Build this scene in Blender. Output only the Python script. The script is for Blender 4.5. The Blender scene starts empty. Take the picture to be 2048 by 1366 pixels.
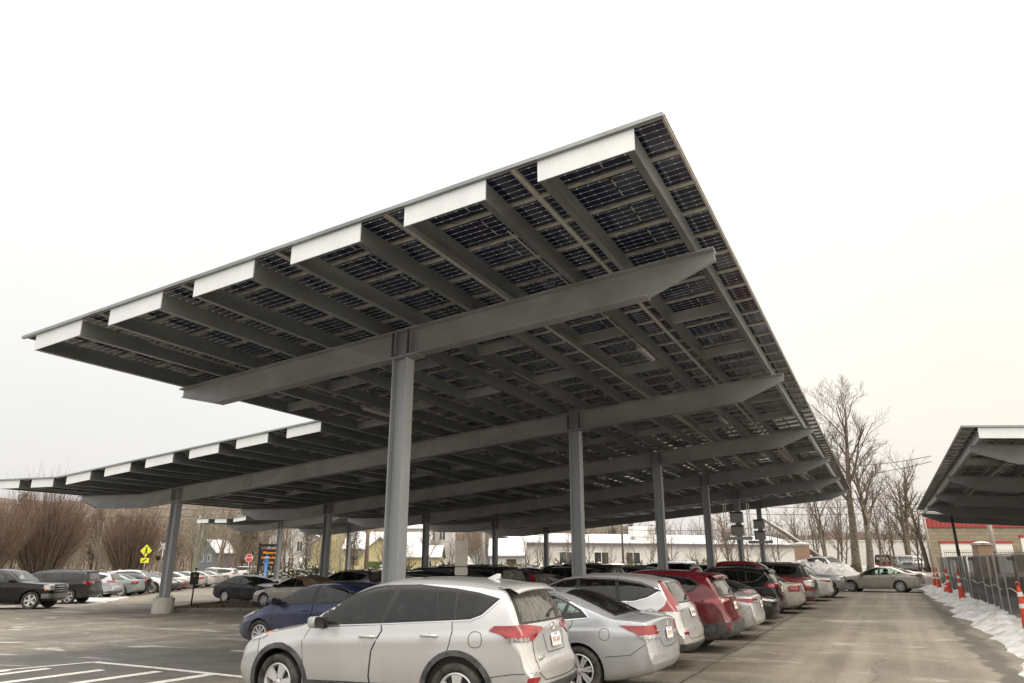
import bpy, bmesh, math, random
from mathutils import Vector, Matrix
from mathutils.bvhtree import BVHTree
from mathutils import noise as mnoise
random.seed(7)
PI = math.pi
R = math.radians
scene = bpy.context.scene
col = scene.collection
YAW = R(26.5)
LS = Vector((math.sin(YAW), math.cos(YAW)))      # along the rows
TS = Vector((math.cos(YAW), -math.sin(YAW)))     # across, towards the drive lane

def W(s, t):
    p = LS * s + TS * t
    return p.x, p.y

def ST(x, y):
    v = Vector((x, y))
    return v.dot(LS), v.dot(TS)

def smooth(a):
    a = max(0.0, min(1.0, a))
    return a * a * (3 - 2 * a)

def g(x, y):
    s, t = ST(x, y)
    z = 0.0075 * max(-60, min(40, x))
    z += smooth((s - 55) / 16) * smooth((t + 16) / 11) * 0.55
    z += 0.10 * smooth((t + 24) / 12)
    return z

# ------------------------------------------------------------------ materials
def new_mat(name):
    m = bpy.data.materials.new(name)
    m.use_nodes = True
    nt = m.node_tree
    b = nt.nodes['Principled BSDF']
    return m, nt, b

def mat(name, c, rough=0.6, metal=0.0, var=0.0, scale=3.0, bump=0.0, bscale=40.0, coat=0.0, spec=0.5, c2=None, detail=6, coords='Object', stretch=None, emit=None, es=1.0):
    m, nt, b = new_mat(name)
    N, Lk = nt.nodes, nt.links
    b.inputs['Roughness'].default_value = rough
    b.inputs['Metallic'].default_value = metal
    b.inputs['Specular IOR Level'].default_value = spec
    b.inputs['Coat Weight'].default_value = coat
    b.inputs['Coat Roughness'].default_value = 0.04
    b.inputs['Base Color'].default_value = (*c, 1)
    if emit:
        b.inputs['Emission Color'].default_value = (*emit, 1)
        b.inputs['Emission Strength'].default_value = es
    tc = None
    if var > 0 or c2 or bump > 0:
        tc = N.new('ShaderNodeTexCoord')
        out = tc.outputs[coords]
        if stretch:
            mp = N.new('ShaderNodeMapping')
            mp.inputs['Scale'].default_value = stretch
            Lk.new(out, mp.inputs['Vector'])
            out = mp.outputs[0]
    if var > 0 or c2:
        n = N.new('ShaderNodeTexNoise')
        n.inputs['Scale'].default_value = scale
        n.inputs['Detail'].default_value = detail
        n.inputs['Roughness'].default_value = 0.62
        Lk.new(out, n.inputs['Vector'])
        r = N.new('ShaderNodeValToRGB')
        a = tuple(x * (1 - var) for x in c)
        bb = c2 if c2 else tuple(min(1, x * (1 + var)) for x in c)
        r.color_ramp.elements[0].position = 0.36
        r.color_ramp.elements[1].position = 0.64
        r.color_ramp.elements[0].color = (*a, 1)
        r.color_ramp.elements[1].color = (*bb, 1)
        Lk.new(n.outputs['Fac'], r.inputs[0])
        Lk.new(r.outputs[0], b.inputs['Base Color'])
    if bump > 0:
        n2 = N.new('ShaderNodeTexNoise')
        n2.inputs['Scale'].default_value = bscale
        n2.inputs['Detail'].default_value = 5
        Lk.new(out, n2.inputs['Vector'])
        bp = N.new('ShaderNodeBump')
        bp.inputs['Strength'].default_value = bump
        bp.inputs['Distance'].default_value = 0.02
        Lk.new(n2.outputs['Fac'], bp.inputs['Height'])
        Lk.new(bp.outputs[0], b.inputs['Normal'])
    return m

# ------------------------------------------------------------------ mesh helpers
class MB:
    """collects verts / faces and links them as one mesh object"""
    def __init__(self):
        self.v = []; self.f = []; self.mi = []; self.uv = None
    def add(self, vs, fs, mi=0):
        o = len(self.v)
        self.v += [tuple(p) for p in vs]
        self.f += [tuple(i + o for i in q) for q in fs]
        self.mi += [mi] * len(fs)
    def box(self, x0, x1, y0, y1, z0, z1, mi=0, M=None):
        vs = [Vector((x, y, z)) for x in (x0, x1) for y in (y0, y1) for z in (z0, z1)]
        if M is not None: vs = [M @ p for p in vs]
        self.add(vs, [(0, 1, 3, 2), (4, 6, 7, 5), (0, 4, 5, 1), (2, 3, 7, 6), (0, 2, 6, 4), (1, 5, 7, 3)], mi)
    def prism(self, pts, d0, d1, axis='x', mi=0, M=None):
        """pts in the plane across axis, extruded d0..d1. axis x: (y,z); y: (x,z); z: (x,y)"""
        def P(a, b, d):
            if axis == 'x': p = Vector((d, a, b))
            elif axis == 'y': p = Vector((a, d, b))
            else: p = Vector((a, b, d))
            return M @ p if M is not None else p
        n = len(pts)
        vs = [P(a, b, d0) for a, b in pts] + [P(a, b, d1) for a, b in pts]
        fs = [tuple(range(n)), tuple(range(2 * n - 1, n - 1, -1))]
        fs += [(i, n + i, n + (i + 1) % n, (i + 1) % n) for i in range(n)]
        self.add(vs, fs, mi)
    def tube(self, pts, rads, n=8, mi=0, cap=True):
        pts = [Vector(p) for p in pts]
        if not isinstance(rads, (list, tuple)): rads = [rads] * len(pts)
        vs = []; fs = []
        up = Vector((0, 0, 1))
        for i, p in enumerate(pts):
            d = (pts[min(i + 1, len(pts) - 1)] - pts[max(i - 1, 0)])
            if d.length < 1e-9: d = Vector((0, 0, 1))
            d.normalize()
            a = d.cross(up) if abs(d.z) < 0.95 else d.cross(Vector((1, 0, 0)))
            a.normalize(); b = d.cross(a)
            for k in range(n):
                th = 2 * PI * k / n
                vs.append(p + (a * math.cos(th) + b * math.sin(th)) * rads[i])
        for i in range(len(pts) - 1):
            for k in range(n):
                k2 = (k + 1) % n
                fs.append((i * n + k, i * n + k2, (i + 1) * n + k2, (i + 1) * n + k))
        if cap and n > 2:
            fs.append(tuple(range(n - 1, -1, -1))); fs.append(tuple((len(pts) - 1) * n + k for k in range(n)))
        self.add(vs, fs, mi)
    def lathe(self, prof, n=32, axis='z', c=(0, 0, 0), mi=0):
        """prof: list of (r, h)"""
        vs = []; fs = []
        c = Vector(c)
        for r, h in prof:
            for k in range(n):
                th = 2 * PI * k / n
                a, b = r * math.cos(th), r * math.sin(th)
                if axis == 'z': p = Vector((a, b, h))
                elif axis == 'y': p = Vector((a, h, b))
                else: p = Vector((h, a, b))
                vs.append(p + c)
        m = len(prof)
        for i in range(m - 1):
            for k in range(n):
                k2 = (k + 1) % n
                fs.append((i * n + k, i * n + k2, (i + 1) * n + k2, (i + 1) * n + k))
        self.add(vs, fs, mi)
    def blob(self, c, r, sub=2, amp=0.2, fs=1.0, mi=0, sq=(1, 1, 1)):
        bm = bmesh.new()
        bmesh.ops.create_icosphere(bm, subdivisions=sub, radius=1)
        c = Vector(c)
        vs = []
        for v in bm.verts:
            p = v.co.copy()
            k = 1 + amp * mnoise.noise(p * fs + c)
            vs.append(Vector((p.x * sq[0], p.y * sq[1], p.z * sq[2])) * r * k + c)
        self.add(vs, [tuple(v.index for v in f.verts) for f in bm.faces], mi)
        bm.free()
    def mesh(self, name, mats, smooth_=False, angle=None, fixn=False):
        me = bpy.data.meshes.new(name)
        me.from_pydata(self.v, [], self.f)
        if not isinstance(mats, (list, tuple)): mats = [mats]
        for m in mats: me.materials.append(m)
        me.polygons.foreach_set('material_index', self.mi)
        if fixn:
            bm = bmesh.new(); bm.from_mesh(me)
            bmesh.ops.recalc_face_normals(bm, faces=bm.faces)
            bm.to_mesh(me); bm.free()
        if smooth_ or angle:
            me.polygons.foreach_set('use_smooth', [True] * len(me.polygons))
            if angle: me.set_sharp_from_angle(angle=R(angle))
        me.update()
        return me
    def build(self, name, mats, parent=None, smooth_=False, angle=None, fixn=True, **tags):
        o = bpy.data.objects.new(name, self.mesh(name, mats, smooth_, angle, fixn))
        col.objects.link(o)
        if parent is not None: o.parent = parent
        tag(o, **tags)
        return o

def tag(o, label=None, cat=None, group=None, kind=None):
    if label: o['label'] = label
    if cat: o['category'] = cat
    if group: o['group'] = group
    if kind: o['kind'] = kind
    return o

def empty(name, loc=(0, 0, 0), rz=0.0, label=None, cat=None, group=None):
    o = bpy.data.objects.new(name, None)
    col.objects.link(o)
    o.location = loc
    o.rotation_euler = (0, 0, rz)
    tag(o, label, cat, group)
    return o

def part(name, me, parent, loc=None, rot=None, scale=None, label=None):
    o = bpy.data.objects.new(name, me)
    col.objects.link(o)
    o.parent = parent
    if loc: o.location = loc
    if rot: o.rotation_euler = rot
    if scale: o.scale = scale
    if label: o['label'] = label
    return o

def copy_tree(o, parent=None):
    c = o.copy(); col.objects.link(c)
    c.parent = parent
    for ch in o.children: copy_tree(ch, c)
    return c

def text_mesh(s, size, m, depth=0.004, name='lettering', align='CENTER'):
    cu = bpy.data.curves.new(name, 'FONT')
    cu.body = s; cu.size = size; cu.extrude = depth; cu.align_x = align; cu.align_y = 'CENTER'
    o = bpy.data.objects.new(name, cu)
    col.objects.link(o)
    dg = bpy.context.evaluated_depsgraph_get()
    me = bpy.data.meshes.new_from_object(o.evaluated_get(dg))
    me.name = name
    bpy.data.objects.remove(o)
    bpy.data.curves.remove(cu)
    me.materials.clear(); me.materials.append(m)
    return me

# ------------------------------------------------------------------ camera, sky, sun
cam = bpy.data.cameras.new('camera')
cam_o = bpy.data.objects.new('camera', cam)
col.objects.link(cam_o)
scene.camera = cam_o
cam.sensor_width = 36
cam.lens = 1440 * 36 / 2048
cam.clip_end = 3000
cam_o.location = (0, 0, 1.95)
cam_o.rotation_euler = (R(90 + 17.1), 0, 0)

world = bpy.data.worlds.new('World')
scene.world = world
world.use_nodes = True
nt = world.node_tree; N = nt.nodes; Lk = nt.links
bg = N['Background']
sky = N.new('ShaderNodeTexSky')
sky.sky_type = 'NISHITA'
sky.sun_disc = False
SUN_EL, SUN_AZ = R(38), R(128)          # azimuth clockwise from +Y
sky.sun_elevation = SUN_EL
sky.sun_rotation = SUN_AZ
sky.dust_density = 6.0
sky.air_density = 1.5
tcw = N.new('ShaderNodeTexCoord')
sep = N.new('ShaderNodeSeparateXYZ')
Lk.new(tcw.outputs['Generated'], sep.inputs[0])
rmp = N.new('ShaderNodeValToRGB')        # cloud deck: dim at the horizon, bright overhead
els = rmp.color_ramp.elements
els[0].position = 0.0; els[0].color = (4.4, 4.36, 4.34, 1)
els[1].position = 1.0; els[1].color = (22, 22, 22.4, 1)
e = els.new(0.2); e.color = (4.9, 4.86, 4.8, 1)
e = els.new(0.45); e.color = (5.5, 5.47, 5.38, 1)
e = els.new(0.68); e.color = (6.1, 6.05, 5.95, 1)
e = els.new(0.85); e.color = (13, 13, 13, 1)
Lk.new(sep.outputs['Z'], rmp.inputs[0])
# warm side towards the hidden sun
dot = N.new('ShaderNodeVectorMath'); dot.operation = 'DOT_PRODUCT'
Lk.new(tcw.outputs['Generated'], dot.inputs[0])
dot.inputs[1].default_value = (0.90, -0.25, 0.35)
mr = N.new('ShaderNodeMapRange')
mr.inputs['From Min'].default_value = -0.35; mr.inputs['From Max'].default_value = 0.85
mr.inputs['To Min'].default_value = 0.0; mr.inputs['To Max'].default_value = 1.0
Lk.new(dot.outputs['Value'], mr.inputs['Value'])
wr = N.new('ShaderNodeMix'); wr.data_type = 'RGBA'; wr.blend_type = 'MIX'
wr.inputs[6].default_value = (1.0, 0.99, 0.98, 1)
wr.inputs[7].default_value = (1.22, 1.11, 0.95, 1)
Lk.new(mr.outputs[0], wr.inputs[0])
mul = N.new('ShaderNodeMix'); mul.data_type = 'RGBA'; mul.blend_type = 'MULTIPLY'
mul.inputs[0].default_value = 1.0
Lk.new(rmp.outputs[0], mul.inputs[6]); Lk.new(wr.outputs[2], mul.inputs[7])
cn = N.new('ShaderNodeTexNoise'); cn.inputs['Scale'].default_value = 1.6; cn.inputs['Detail'].default_value = 4
Lk.new(tcw.outputs['Generated'], cn.inputs['Vector'])
cr = N.new('ShaderNodeMapRange')
cr.inputs['From Min'].default_value = 0.3; cr.inputs['From Max'].default_value = 0.7
cr.inputs['To Min'].default_value = 0.93; cr.inputs['To Max'].default_value = 1.07
Lk.new(cn.outputs['Fac'], cr.inputs['Value'])
mul2 = N.new('ShaderNodeMix'); mul2.data_type = 'RGBA'; mul2.blend_type = 'MULTIPLY'
mul2.inputs[0].default_value = 1.0
Lk.new(mul.outputs[2], mul2.inputs[6]); Lk.new(cr.outputs[0], mul2.inputs[7])
bk = N.new('ShaderNodeMapRange'); bk.interpolation_type = 'SMOOTHSTEP'      # brighter cloud where the sun hides, behind the viewer
bk.inputs['From Min'].default_value = 0.05; bk.inputs['From Max'].default_value = 0.75; bk.inputs['To Min'].default_value = 1.0; bk.inputs['To Max'].default_value = 1.7
dt2 = N.new('ShaderNodeVectorMath'); dt2.operation = 'DOT_PRODUCT'; dt2.inputs[1].default_value = (0.45, -0.80, 0.40)
Lk.new(tcw.outputs['Generated'], dt2.inputs[0]); Lk.new(dt2.outputs['Value'], bk.inputs['Value'])
m3 = N.new('ShaderNodeVectorMath'); m3.operation = 'SCALE'; Lk.new(mul2.outputs[2], m3.inputs[0]); Lk.new(bk.outputs[0], m3.inputs['Scale'])
mx = N.new('ShaderNodeMix'); mx.data_type = 'RGBA'
mx.inputs[0].default_value = 0.94        # overcast: the clouds cover nearly all of the blue
Lk.new(sky.outputs[0], mx.inputs[6]); Lk.new(m3.outputs[0], mx.inputs[7])
Lk.new(mx.outputs[2], bg.inputs['Color'])
bg.inputs['Strength'].default_value = 0.15

sun = bpy.data.lights.new('sun', 'SUN')
sun.energy = 0.55; sun.angle = R(25); sun.color = (1, 0.97, 0.93)
sun_o = bpy.data.objects.new('sun', sun); col.objects.link(sun_o)
d = Vector((math.sin(SUN_AZ) * math.cos(SUN_EL), math.cos(SUN_AZ) * math.cos(SUN_EL), math.sin(SUN_EL)))
sun_o.rotation_euler = d.to_track_quat('Z', 'Y').to_euler()
scene.view_settings.view_transform = 'Standard'
scene.view_settings.look = 'None'
scene.view_settings.exposure = 0.38
scene.view_settings.gamma = 1
# ------------------------------------------------------------------ steel canopy with solar panels
def galv(name, c=(0.30, 0.305, 0.30), rough=0.42, metal=0.55, stretch=(1, 1, 1), edge=.1, lo=.84):
    """galvanised steel: large run-off stains plus fine spangle"""
    m, nt, b = new_mat(name)
    N, Lk = nt.nodes, nt.links
    tc = N.new('ShaderNodeTexCoord')
    mp = N.new('ShaderNodeMapping'); mp.inputs['Scale'].default_value = stretch
    Lk.new(tc.outputs['Object'], mp.inputs['Vector'])
    n1 = N.new('ShaderNodeTexNoise'); n1.inputs['Scale'].default_value = 0.55; n1.inputs['Detail'].default_value = 7; n1.inputs['Distortion'].default_value = 1.2
    n2 = N.new('ShaderNodeTexNoise'); n2.inputs['Scale'].default_value = 60; n2.inputs['Detail'].default_value = 2
    Lk.new(mp.outputs[0], n1.inputs['Vector']); Lk.new(mp.outputs[0], n2.inputs['Vector'])
    r = N.new('ShaderNodeValToRGB')
    r.color_ramp.elements[0].position = 0.5 - edge; r.color_ramp.elements[0].color = (*[x * lo for x in c], 1)
    r.color_ramp.elements[1].position = 0.5 + edge; r.color_ramp.elements[1].color = (*[x * 1.10 for x in c], 1)
    Lk.new(n1.outputs['Fac'], r.inputs[0])
    mxx = N.new('ShaderNodeMix'); mxx.data_type = 'RGBA'; mxx.blend_type = 'MULTIPLY'; mxx.inputs[0].default_value = 0.35
    Lk.new(r.outputs[0], mxx.inputs[6]); Lk.new(n2.outputs['Color'], mxx.inputs[7])
    Lk.new(mxx.outputs[2], b.inputs['Base Color'])
    b.inputs['Metallic'].default_value = metal
    rr = N.new('ShaderNodeMapRange'); rr.inputs['To Min'].default_value = rough - 0.08; rr.inputs['To Max'].default_value = rough + 0.14
    Lk.new(n1.outputs['Fac'], rr.inputs['Value']); Lk.new(rr.outputs[0], b.inputs['Roughness'])
    return m

M_beam = galv('galvanised_beam', (0.37, 0.38, 0.385), 0.45, 0.35, (1, 1, 1.6), .11, .87)
M_col = galv('galvanised_column', (0.42, 0.445, 0.47), 0.48, 0.3, (1, 1, 0.35))
M_purlin = galv('galvanised_purlin', (0.36, 0.385, 0.385), 0.28, 0.65, (1, 0.25, 1))
M_cross = galv('galvanised_channel', (0.56, 0.59, 0.58), 0.32, 0.5)
M_fascia = mat('bright_fascia', (0.72, 0.76, 0.76), 0.42, 0.2, var=0.04, scale=1.2, stretch=(1.5, 1, 0.8))
M_frame = mat('anodised_frame', (0.44, 0.43, 0.39), 0.5, 0.3, var=0.15, scale=5)
M_black = mat('black_plastic', (0.012, 0.012, 0.012), 0.5)
M_conc = mat('concrete', (0.40, 0.385, 0.35), 0.85, var=0.15, scale=4, bump=0.3, bscale=60)
M_boxgrey = mat('grey_cabinet', (0.42, 0.425, 0.42), 0.5, 0.2, var=0.05)
M_white = mat('white_metal', (0.7, 0.7, 0.68), 0.4)
M_fitting = mat('grey_white_plastic', (0.34, 0.34, 0.33), 0.5)
M_steel = mat('steel_conduit', (0.45, 0.45, 0.44), 0.35, 0.8)

def panel_mat():
    m, nt, b = new_mat('solar_cells')
    N, Lk = nt.nodes, nt.links
    uv = N.new('ShaderNodeUVMap')
    sp = N.new('ShaderNodeSeparateXYZ'); Lk.new(uv.outputs[0], sp.inputs[0])
    def fr(sock, mulv, lo, off=0.0):
        a = N.new('ShaderNodeMath'); a.operation = 'MULTIPLY_ADD'; a.inputs[1].default_value = mulv; a.inputs[2].default_value = off; Lk.new(sock, a.inputs[0])
        f = N.new('ShaderNodeMath'); f.operation = 'FRACT'; Lk.new(a.outputs[0], f.inputs[0])
        c = N.new('ShaderNodeMath'); c.operation = 'LESS_THAN'; c.inputs[1].default_value = lo; Lk.new(f.outputs[0], c.inputs[0])
        return c.outputs[0]
    row = fr(sp.outputs['Y'], 6.0, 0.045, 0.0225)           # gaps between the cells (six rows in a module)
    dots = fr(sp.outputs['X'], 12.0, 0.12)
    rw = fr(sp.outputs['Y'], 6.0, 0.12, 0.06)
    dd = N.new('ShaderNodeMath'); dd.operation = 'MULTIPLY'; Lk.new(dots, dd.inputs[0]); Lk.new(rw, dd.inputs[1])
    colr = fr(sp.outputs['X'], 12.0, 0.02)
    # x columns are faint
    mx1 = N.new('ShaderNodeMath'); mx1.operation = 'MULTIPLY'; mx1.inputs[1].default_value = 0.85; Lk.new(row, mx1.inputs[0])
    mx2 = N.new('ShaderNodeMath'); mx2.operation = 'MAXIMUM'; Lk.new(mx1.outputs[0], mx2.inputs[0]); Lk.new(dd.outputs[0], mx2.inputs[1])
    c3 = N.new('ShaderNodeMath'); c3.operation = 'MULTIPLY'; c3.inputs[1].default_value = 0.1; Lk.new(colr, c3.inputs[0])
    mx3 = N.new('ShaderNodeMath'); mx3.operation = 'MAXIMUM'; Lk.new(mx2.outputs[0], mx3.inputs[0]); Lk.new(c3.outputs[0], mx3.inputs[1])
    no = N.new('ShaderNodeTexNoise'); no.inputs['Scale'].default_value = 0.35; no.inputs['Detail'].default_value = 5
    tc = N.new('ShaderNodeTexCoord'); Lk.new(tc.outputs['Object'], no.inputs['Vector'])
    rp = N.new('ShaderNodeValToRGB')
    rp.color_ramp.elements[0].color = (0.007, 0.013, 0.036, 1); rp.color_ramp.elements[1].color = (0.020, 0.030, 0.066, 1)
    rp.color_ramp.elements[0].position = 0.35; rp.color_ramp.elements[1].position = 0.65
    Lk.new(no.outputs['Fac'], rp.inputs[0])
    mc = N.new('ShaderNodeMix'); mc.data_type = 'RGBA'; Lk.new(mx3.outputs[0], mc.inputs[0])
    Lk.new(rp.outputs[0], mc.inputs[6]); mc.inputs[7].default_value = (0.75, 0.76, 0.74, 1)
    Lk.new(mc.outputs[2], b.inputs['Base Color'])
    b.inputs['Roughness'].default_value = 0.10
    b.inputs['Specular IOR Level'].default_value = 0.6
    tl = N.new('ShaderNodeBsdfTranslucent'); tl.inputs[0].default_value = (0.9, 0.9, 0.86, 1)      # daylight passes between the cells
    ms = N.new('ShaderNodeMixShader'); f_ = N.new('ShaderNodeMath'); f_.operation = 'MULTIPLY'; f_.inputs[1].default_value = 0.38
    Lk.new(mx3.outputs[0], f_.inputs[0]); Lk.new(f_.outputs[0], ms.inputs[0]); Lk.new(b.outputs[0], ms.inputs[1]); Lk.new(tl.outputs[0], ms.inputs[2])
    Lk.new(ms.outputs[0], N['Material Output'].inputs[0])
    return m
M_cells = panel_mat()

PER = 2.366          # one purlin pair plus one gap
def ztop(t): return 7.67 + 0.088 * t      # top of the sloping beams
BEND = -30.5
def zprof(t):
    if t >= BEND: return ztop(t)
    return ztop(BEND) - 0.022 * (t - BEND)

def to_world(dt=0.0, dz=0.0, mirror=False):
    """matrix: local x = t, y = s, z up"""
    sx = -1 if mirror else 1
    return Matrix(((TS.x * sx, LS.x, 0, TS.x * dt), (TS.y * sx, LS.y, 0, TS.y * dt), (0, 0, 1, dz), (0, 0, 0, 1)))

def beam_mesh(t0, t1, zf, d=0.62, tapL=1.3, tapR=1.3, knots=(), cols=(), name='beam'):
    """web as a polygon in (t,z), flanges along it; local y is across the web"""
    mb = MB()
    top = [t0] + [k for k in knots if t0 < k < t1] + [t1]
    bot = [t0 + 0.0, t0 + tapL] + [k for k in knots if t0 + tapL < k < t1 - tapR] + [t1 - tapR, t1]
    def zb(t):
        z = zf(t)
        if t < t0 + tapL: return z - (0.22 + (d - 0.22) * (t - t0) / tapL)
        if t > t1 - tapR: return z - (0.22 + (d - 0.22) * (t1 - t) / tapR)
        return z - d
    web = [(t, zf(t) - 0.02) for t in top] + [(t, zb(t) + 0.02) for t in reversed(bot)]
    # web in xz extruded along y
    mb.prism(web, -0.012, 0.012, 'y')
    for a, b_ in zip(top[:-1], top[1:]):
        mb.prism([(a, zf(a)), (b_, zf(b_)), (b_, zf(b_) - 0.03), (a, zf(a) - 0.03)], -0.16, 0.16, 'y')
    for a, b_ in zip(bot[:-1], bot[1:]):
        w = 0.16 if (a >= t0 + tapL - 0.01 and b_ <= t1 - tapR + 0.01) else 0.06
        mb.prism([(a, zb(a) + 0.03), (b_, zb(b_) + 0.03), (b_, zb(b_)), (a, zb(a))], -w, w, 'y')
    for c in cols:                      # stiffener plates over the column
        for dx in (-0.25, -0.15, 0.15, 0.25):
            mb.box(c + dx - 0.009, c + dx + 0.009, -0.15, 0.15, zf(c) - d + 0.035, zf(c) - 0.035)
        mb.prism([(c - 0.42, zb(c - 0.42) - 0.005), (c + 0.42, zb(c + 0.42) - 0.005), (c + 0.42, zb(c + 0.42) - 0.03), (c - 0.42, zb(c - 0.42) - 0.03)], -0.2, 0.2, 'y')
    return mb

def column_mb(h):
    mb = MB()
    D, Wf = 0.185, 0.15
    mb.box(-D, -D + 0.03, -Wf, Wf, 0, h)
    mb.box(D - 0.03, D, -Wf, Wf, 0, h)
    mb.box(-D + 0.03, D - 0.03, -0.014, 0.014, 0, h)
    mb.box(-D - 0.08, D + 0.08, -Wf - 0.06, Wf + 0.06, -0.03, 0.0)
    for sx in (-1, 1):
        for sy in (-1, 1):
            mb.lathe([(0.0, 0.07), (0.035, 0.07), (0.035, 0.0)], 6, 'z', (sx * (D + 0.04), sy * 0.2, 0.0))
    return mb

def make_canopy(name, label, Mw, spans, frames, modules_near=0):
    """spans: list of (t_left, t_right, s0, s1, pair_centres); frames: list of (s, t0, t1, cols, base?)"""
    root = empty(name, label=label, cat='solar canopy', group='solar panel canopies over the parking lot')
    root.matrix_world = Mw
    inv = Mw.inverted()
    for (s, t0, t1, cols, zf, knots) in frames:
        bo = beam_mesh(t0, t1, zf, knots=knots, cols=cols).build('beam', M_beam, root)
        bo.location = (0, s, 0)
        for c in cols:
            gw = Mw @ Vector((c, s, 0)); gz = g(gw.x, gw.y) - Mw.translation.z
            hb = 0.66
            cz = zf(c) - 0.62 - 0.03
            co = column_mb(cz - (gz + hb)).build('column', M_col, root)
            co.location = (c, s, gz + hb)
            fb = MB()
            fb.lathe([(0, 0.0), (0.42, 0.0), (0.44, -0.03), (0.44, -hb - 0.3), (0, -hb - 0.3)], 40)
            f = fb.build('footing', M_conc, co, angle=40)
            f.location = (0, 0, -0.03)
    # purlins, fascias, cross channels
    NCH = [0]; CHM = [MB()]
    for (tl, tr, s0, s1, centres, zf) in spans:
        for c in centres:
            for k, tp in enumerate((c - 0.73, c + 0.73)):
                mb = MB()
                z0 = zf(tp) + 0.004; h = 0.31
                sg = 1 if k == 0 else -1
                # C channel, open towards the middle of the pair
                mb.box(tp - 0.004, tp + 0.004, s0 + 0.012, s1, z0, z0 + h)
                mb.box(min(tp, tp + sg * 0.11), max(tp, tp + sg * 0.11), s0 + 0.012, s1, z0 - 0.004, z0 + 0.006)
                mb.box(min(tp, tp + sg * 0.11), max(tp, tp + sg * 0.11), s0 + 0.012, s1, z0 + h - 0.006, z0 + h + 0.002)
                mb.build('purlin', M_purlin, root)
            for s in (s0, s1):
                mb = MB()
                a, b_ = c - 0.745, c + 0.745
                mb.prism([(a, zf(a)), (b_, zf(b_)), (b_, zf(b_) + 0.335), (a, zf(a) + 0.335)], s - 0.012, s + 0.008, 'y')
                mb.build('fascia', M_fascia, root)
            s = s0 + 6.6 + (0.9 if int(c * 10) % 2 else 0)
            while s < s1 - 1:
                mbc = MB() if NCH[0] < 100 else CHM[0]
                if min(abs(s - f[0]) for f in frames) > 1.2:
                    a, b_ = c - 0.72, c + 0.72
                    mbc.prism([(a, zf(a) + 0.03), (b_, zf(b_) + 0.03), (b_, zf(b_) + 0.28), (a, zf(a) + 0.28)], s - 0.005, s + 0.005, 'y')
                    mbc.prism([(a, zf(a) + 0.03), (b_, zf(b_) + 0.03), (b_, zf(b_) + 0.038), (a, zf(a) + 0.038)], s, s + 0.07, 'y')
                    if NCH[0] < 100: mbc.build('cross_channel', M_cross, root)
                    NCH[0] += 1
                s += 3.4
        # edge trim
        for (a, b_) in ((tl, tr),):
            kn = [a] + [k for k in (BEND,) if a < k < b_ and zf is zprof] + [b_]
            mb = MB()
            for q, r_ in zip(kn[:-1], kn[1:]):
                for ss in (s0 - 0.07,):
                    mb.prism([(q, zf(q) + 0.345), (r_, zf(r_) + 0.345), (r_, zf(r_) + 0.405), (q, zf(q) + 0.405)], ss, ss + 0.06, 'y')
            mb.build('edge_trim', M_purlin, root)
    if CHM[0].v: CHM[0].build('cross_channels', M_cross, root, kind='stuff')
    return root

def module_mesh(n_boxes=3):
    """one bifacial module, 2.33 across x 1.0 along, seen from below: cells, frame, clips, junction boxes"""
    mb = MB()
    a, b_ = PER / 2 - 0.012, 0.5 - 0.006
    mb.box(-a, a, -b_, b_, 0, 0.006, 0)
    for y in (-b_, b_ - 0.045):
        mb.box(-a, a, y, y + 0.045, -0.035, 0.0, 1)
    mb.box(a + 0.003, a + 0.021, -0.5, 0.5, -0.004, 0.0, 1)
    for x in (-a, a - 0.035):
        mb.box(x, x + 0.035, -b_ + 0.06, b_ - 0.06, -0.035, 0.0, 1)
    mb.box(-0.012, 0.012, -b_ + 0.06, b_ - 0.06, -0.003, -0.0005, 1)
    for k in range(n_boxes):
        y = -0.36 + 0.36 * k
        mb.box(-0.022, 0.022, y - 0.035, y + 0.035, -0.028, -0.004, 2)
    # drooping cable lead
    pts = [(-0.02 - 0.5 * q, 0.36 + 0.05 * math.sin(q * PI), -0.03 - 0.05 * math.sin(q * PI)) for q in [i / 6 for i in range(7)]]
    mb.tube(pts, 0.005, 4, 2)
    return mb

def add_uv(me):
    uv = me.uv_layers.new(name='uv')
    for lp in me.loops:
        co = me.vertices[lp.vertex_index].co
        uv.data[lp.index].uv = ((co.x + PER / 2) / PER, co.y + 0.5)

MOD = module_mesh().mesh('solar_panel', [M_cells, M_frame, M_black], fixn=True)
add_uv(MOD)

def lay_modules(root, centres, s0, s1, zf, near, slope_of):
    """near: callable(t,s) -> bool for the individually placed ones"""
    n = int(round((s1 - s0)))
    far = MB(); uvs = []
    bm = bmesh.new(); bm.from_mesh(MOD)
    base_v = [v.co.copy() for v in bm.verts]; base_f = [[v.index for v in f.verts] for f in bm.faces]; base_m = [f.material_index for f in bm.faces]
    bm.free()
    rng = random.Random(3)
    for c in centres:
        sl = slope_of(c)
        for i in range(n):
            s = s0 + i + 0.5
            z = zf(c) + 0.372 + 0.035
            M = Matrix.Translation((c, s, z)) @ Matrix.Rotation(-math.atan(sl) + rng.uniform(-.002, .002), 4, 'Y')
            if near(c, s):
                o = part('solar_panel', MOD, root)
                o.matrix_local = M
            else:
                off = len(far.v)
                far.v += [tuple(M @ p) for p in base_v]
                far.f += [tuple(q + off for q in f) for f in base_f]
                far.mi += base_m
                for f in base_f:
                    for q in f:
                        uvs.append(((base_v[q].x + PER / 2) / PER, base_v[q].y + 0.5))
    if far.f:
        me = far.mesh('solar_panels', [M_cells, M_frame, M_black])
        uv = me.uv_layers.new(name='uv')
        flat = [x for p in uvs for x in p]
        uv.data.foreach_set('uv', flat)
        o = bpy.data.objects.new('solar_panels', me); col.objects.link(o); o.parent = root
        o['kind'] = 'stuff'
        return o

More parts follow.
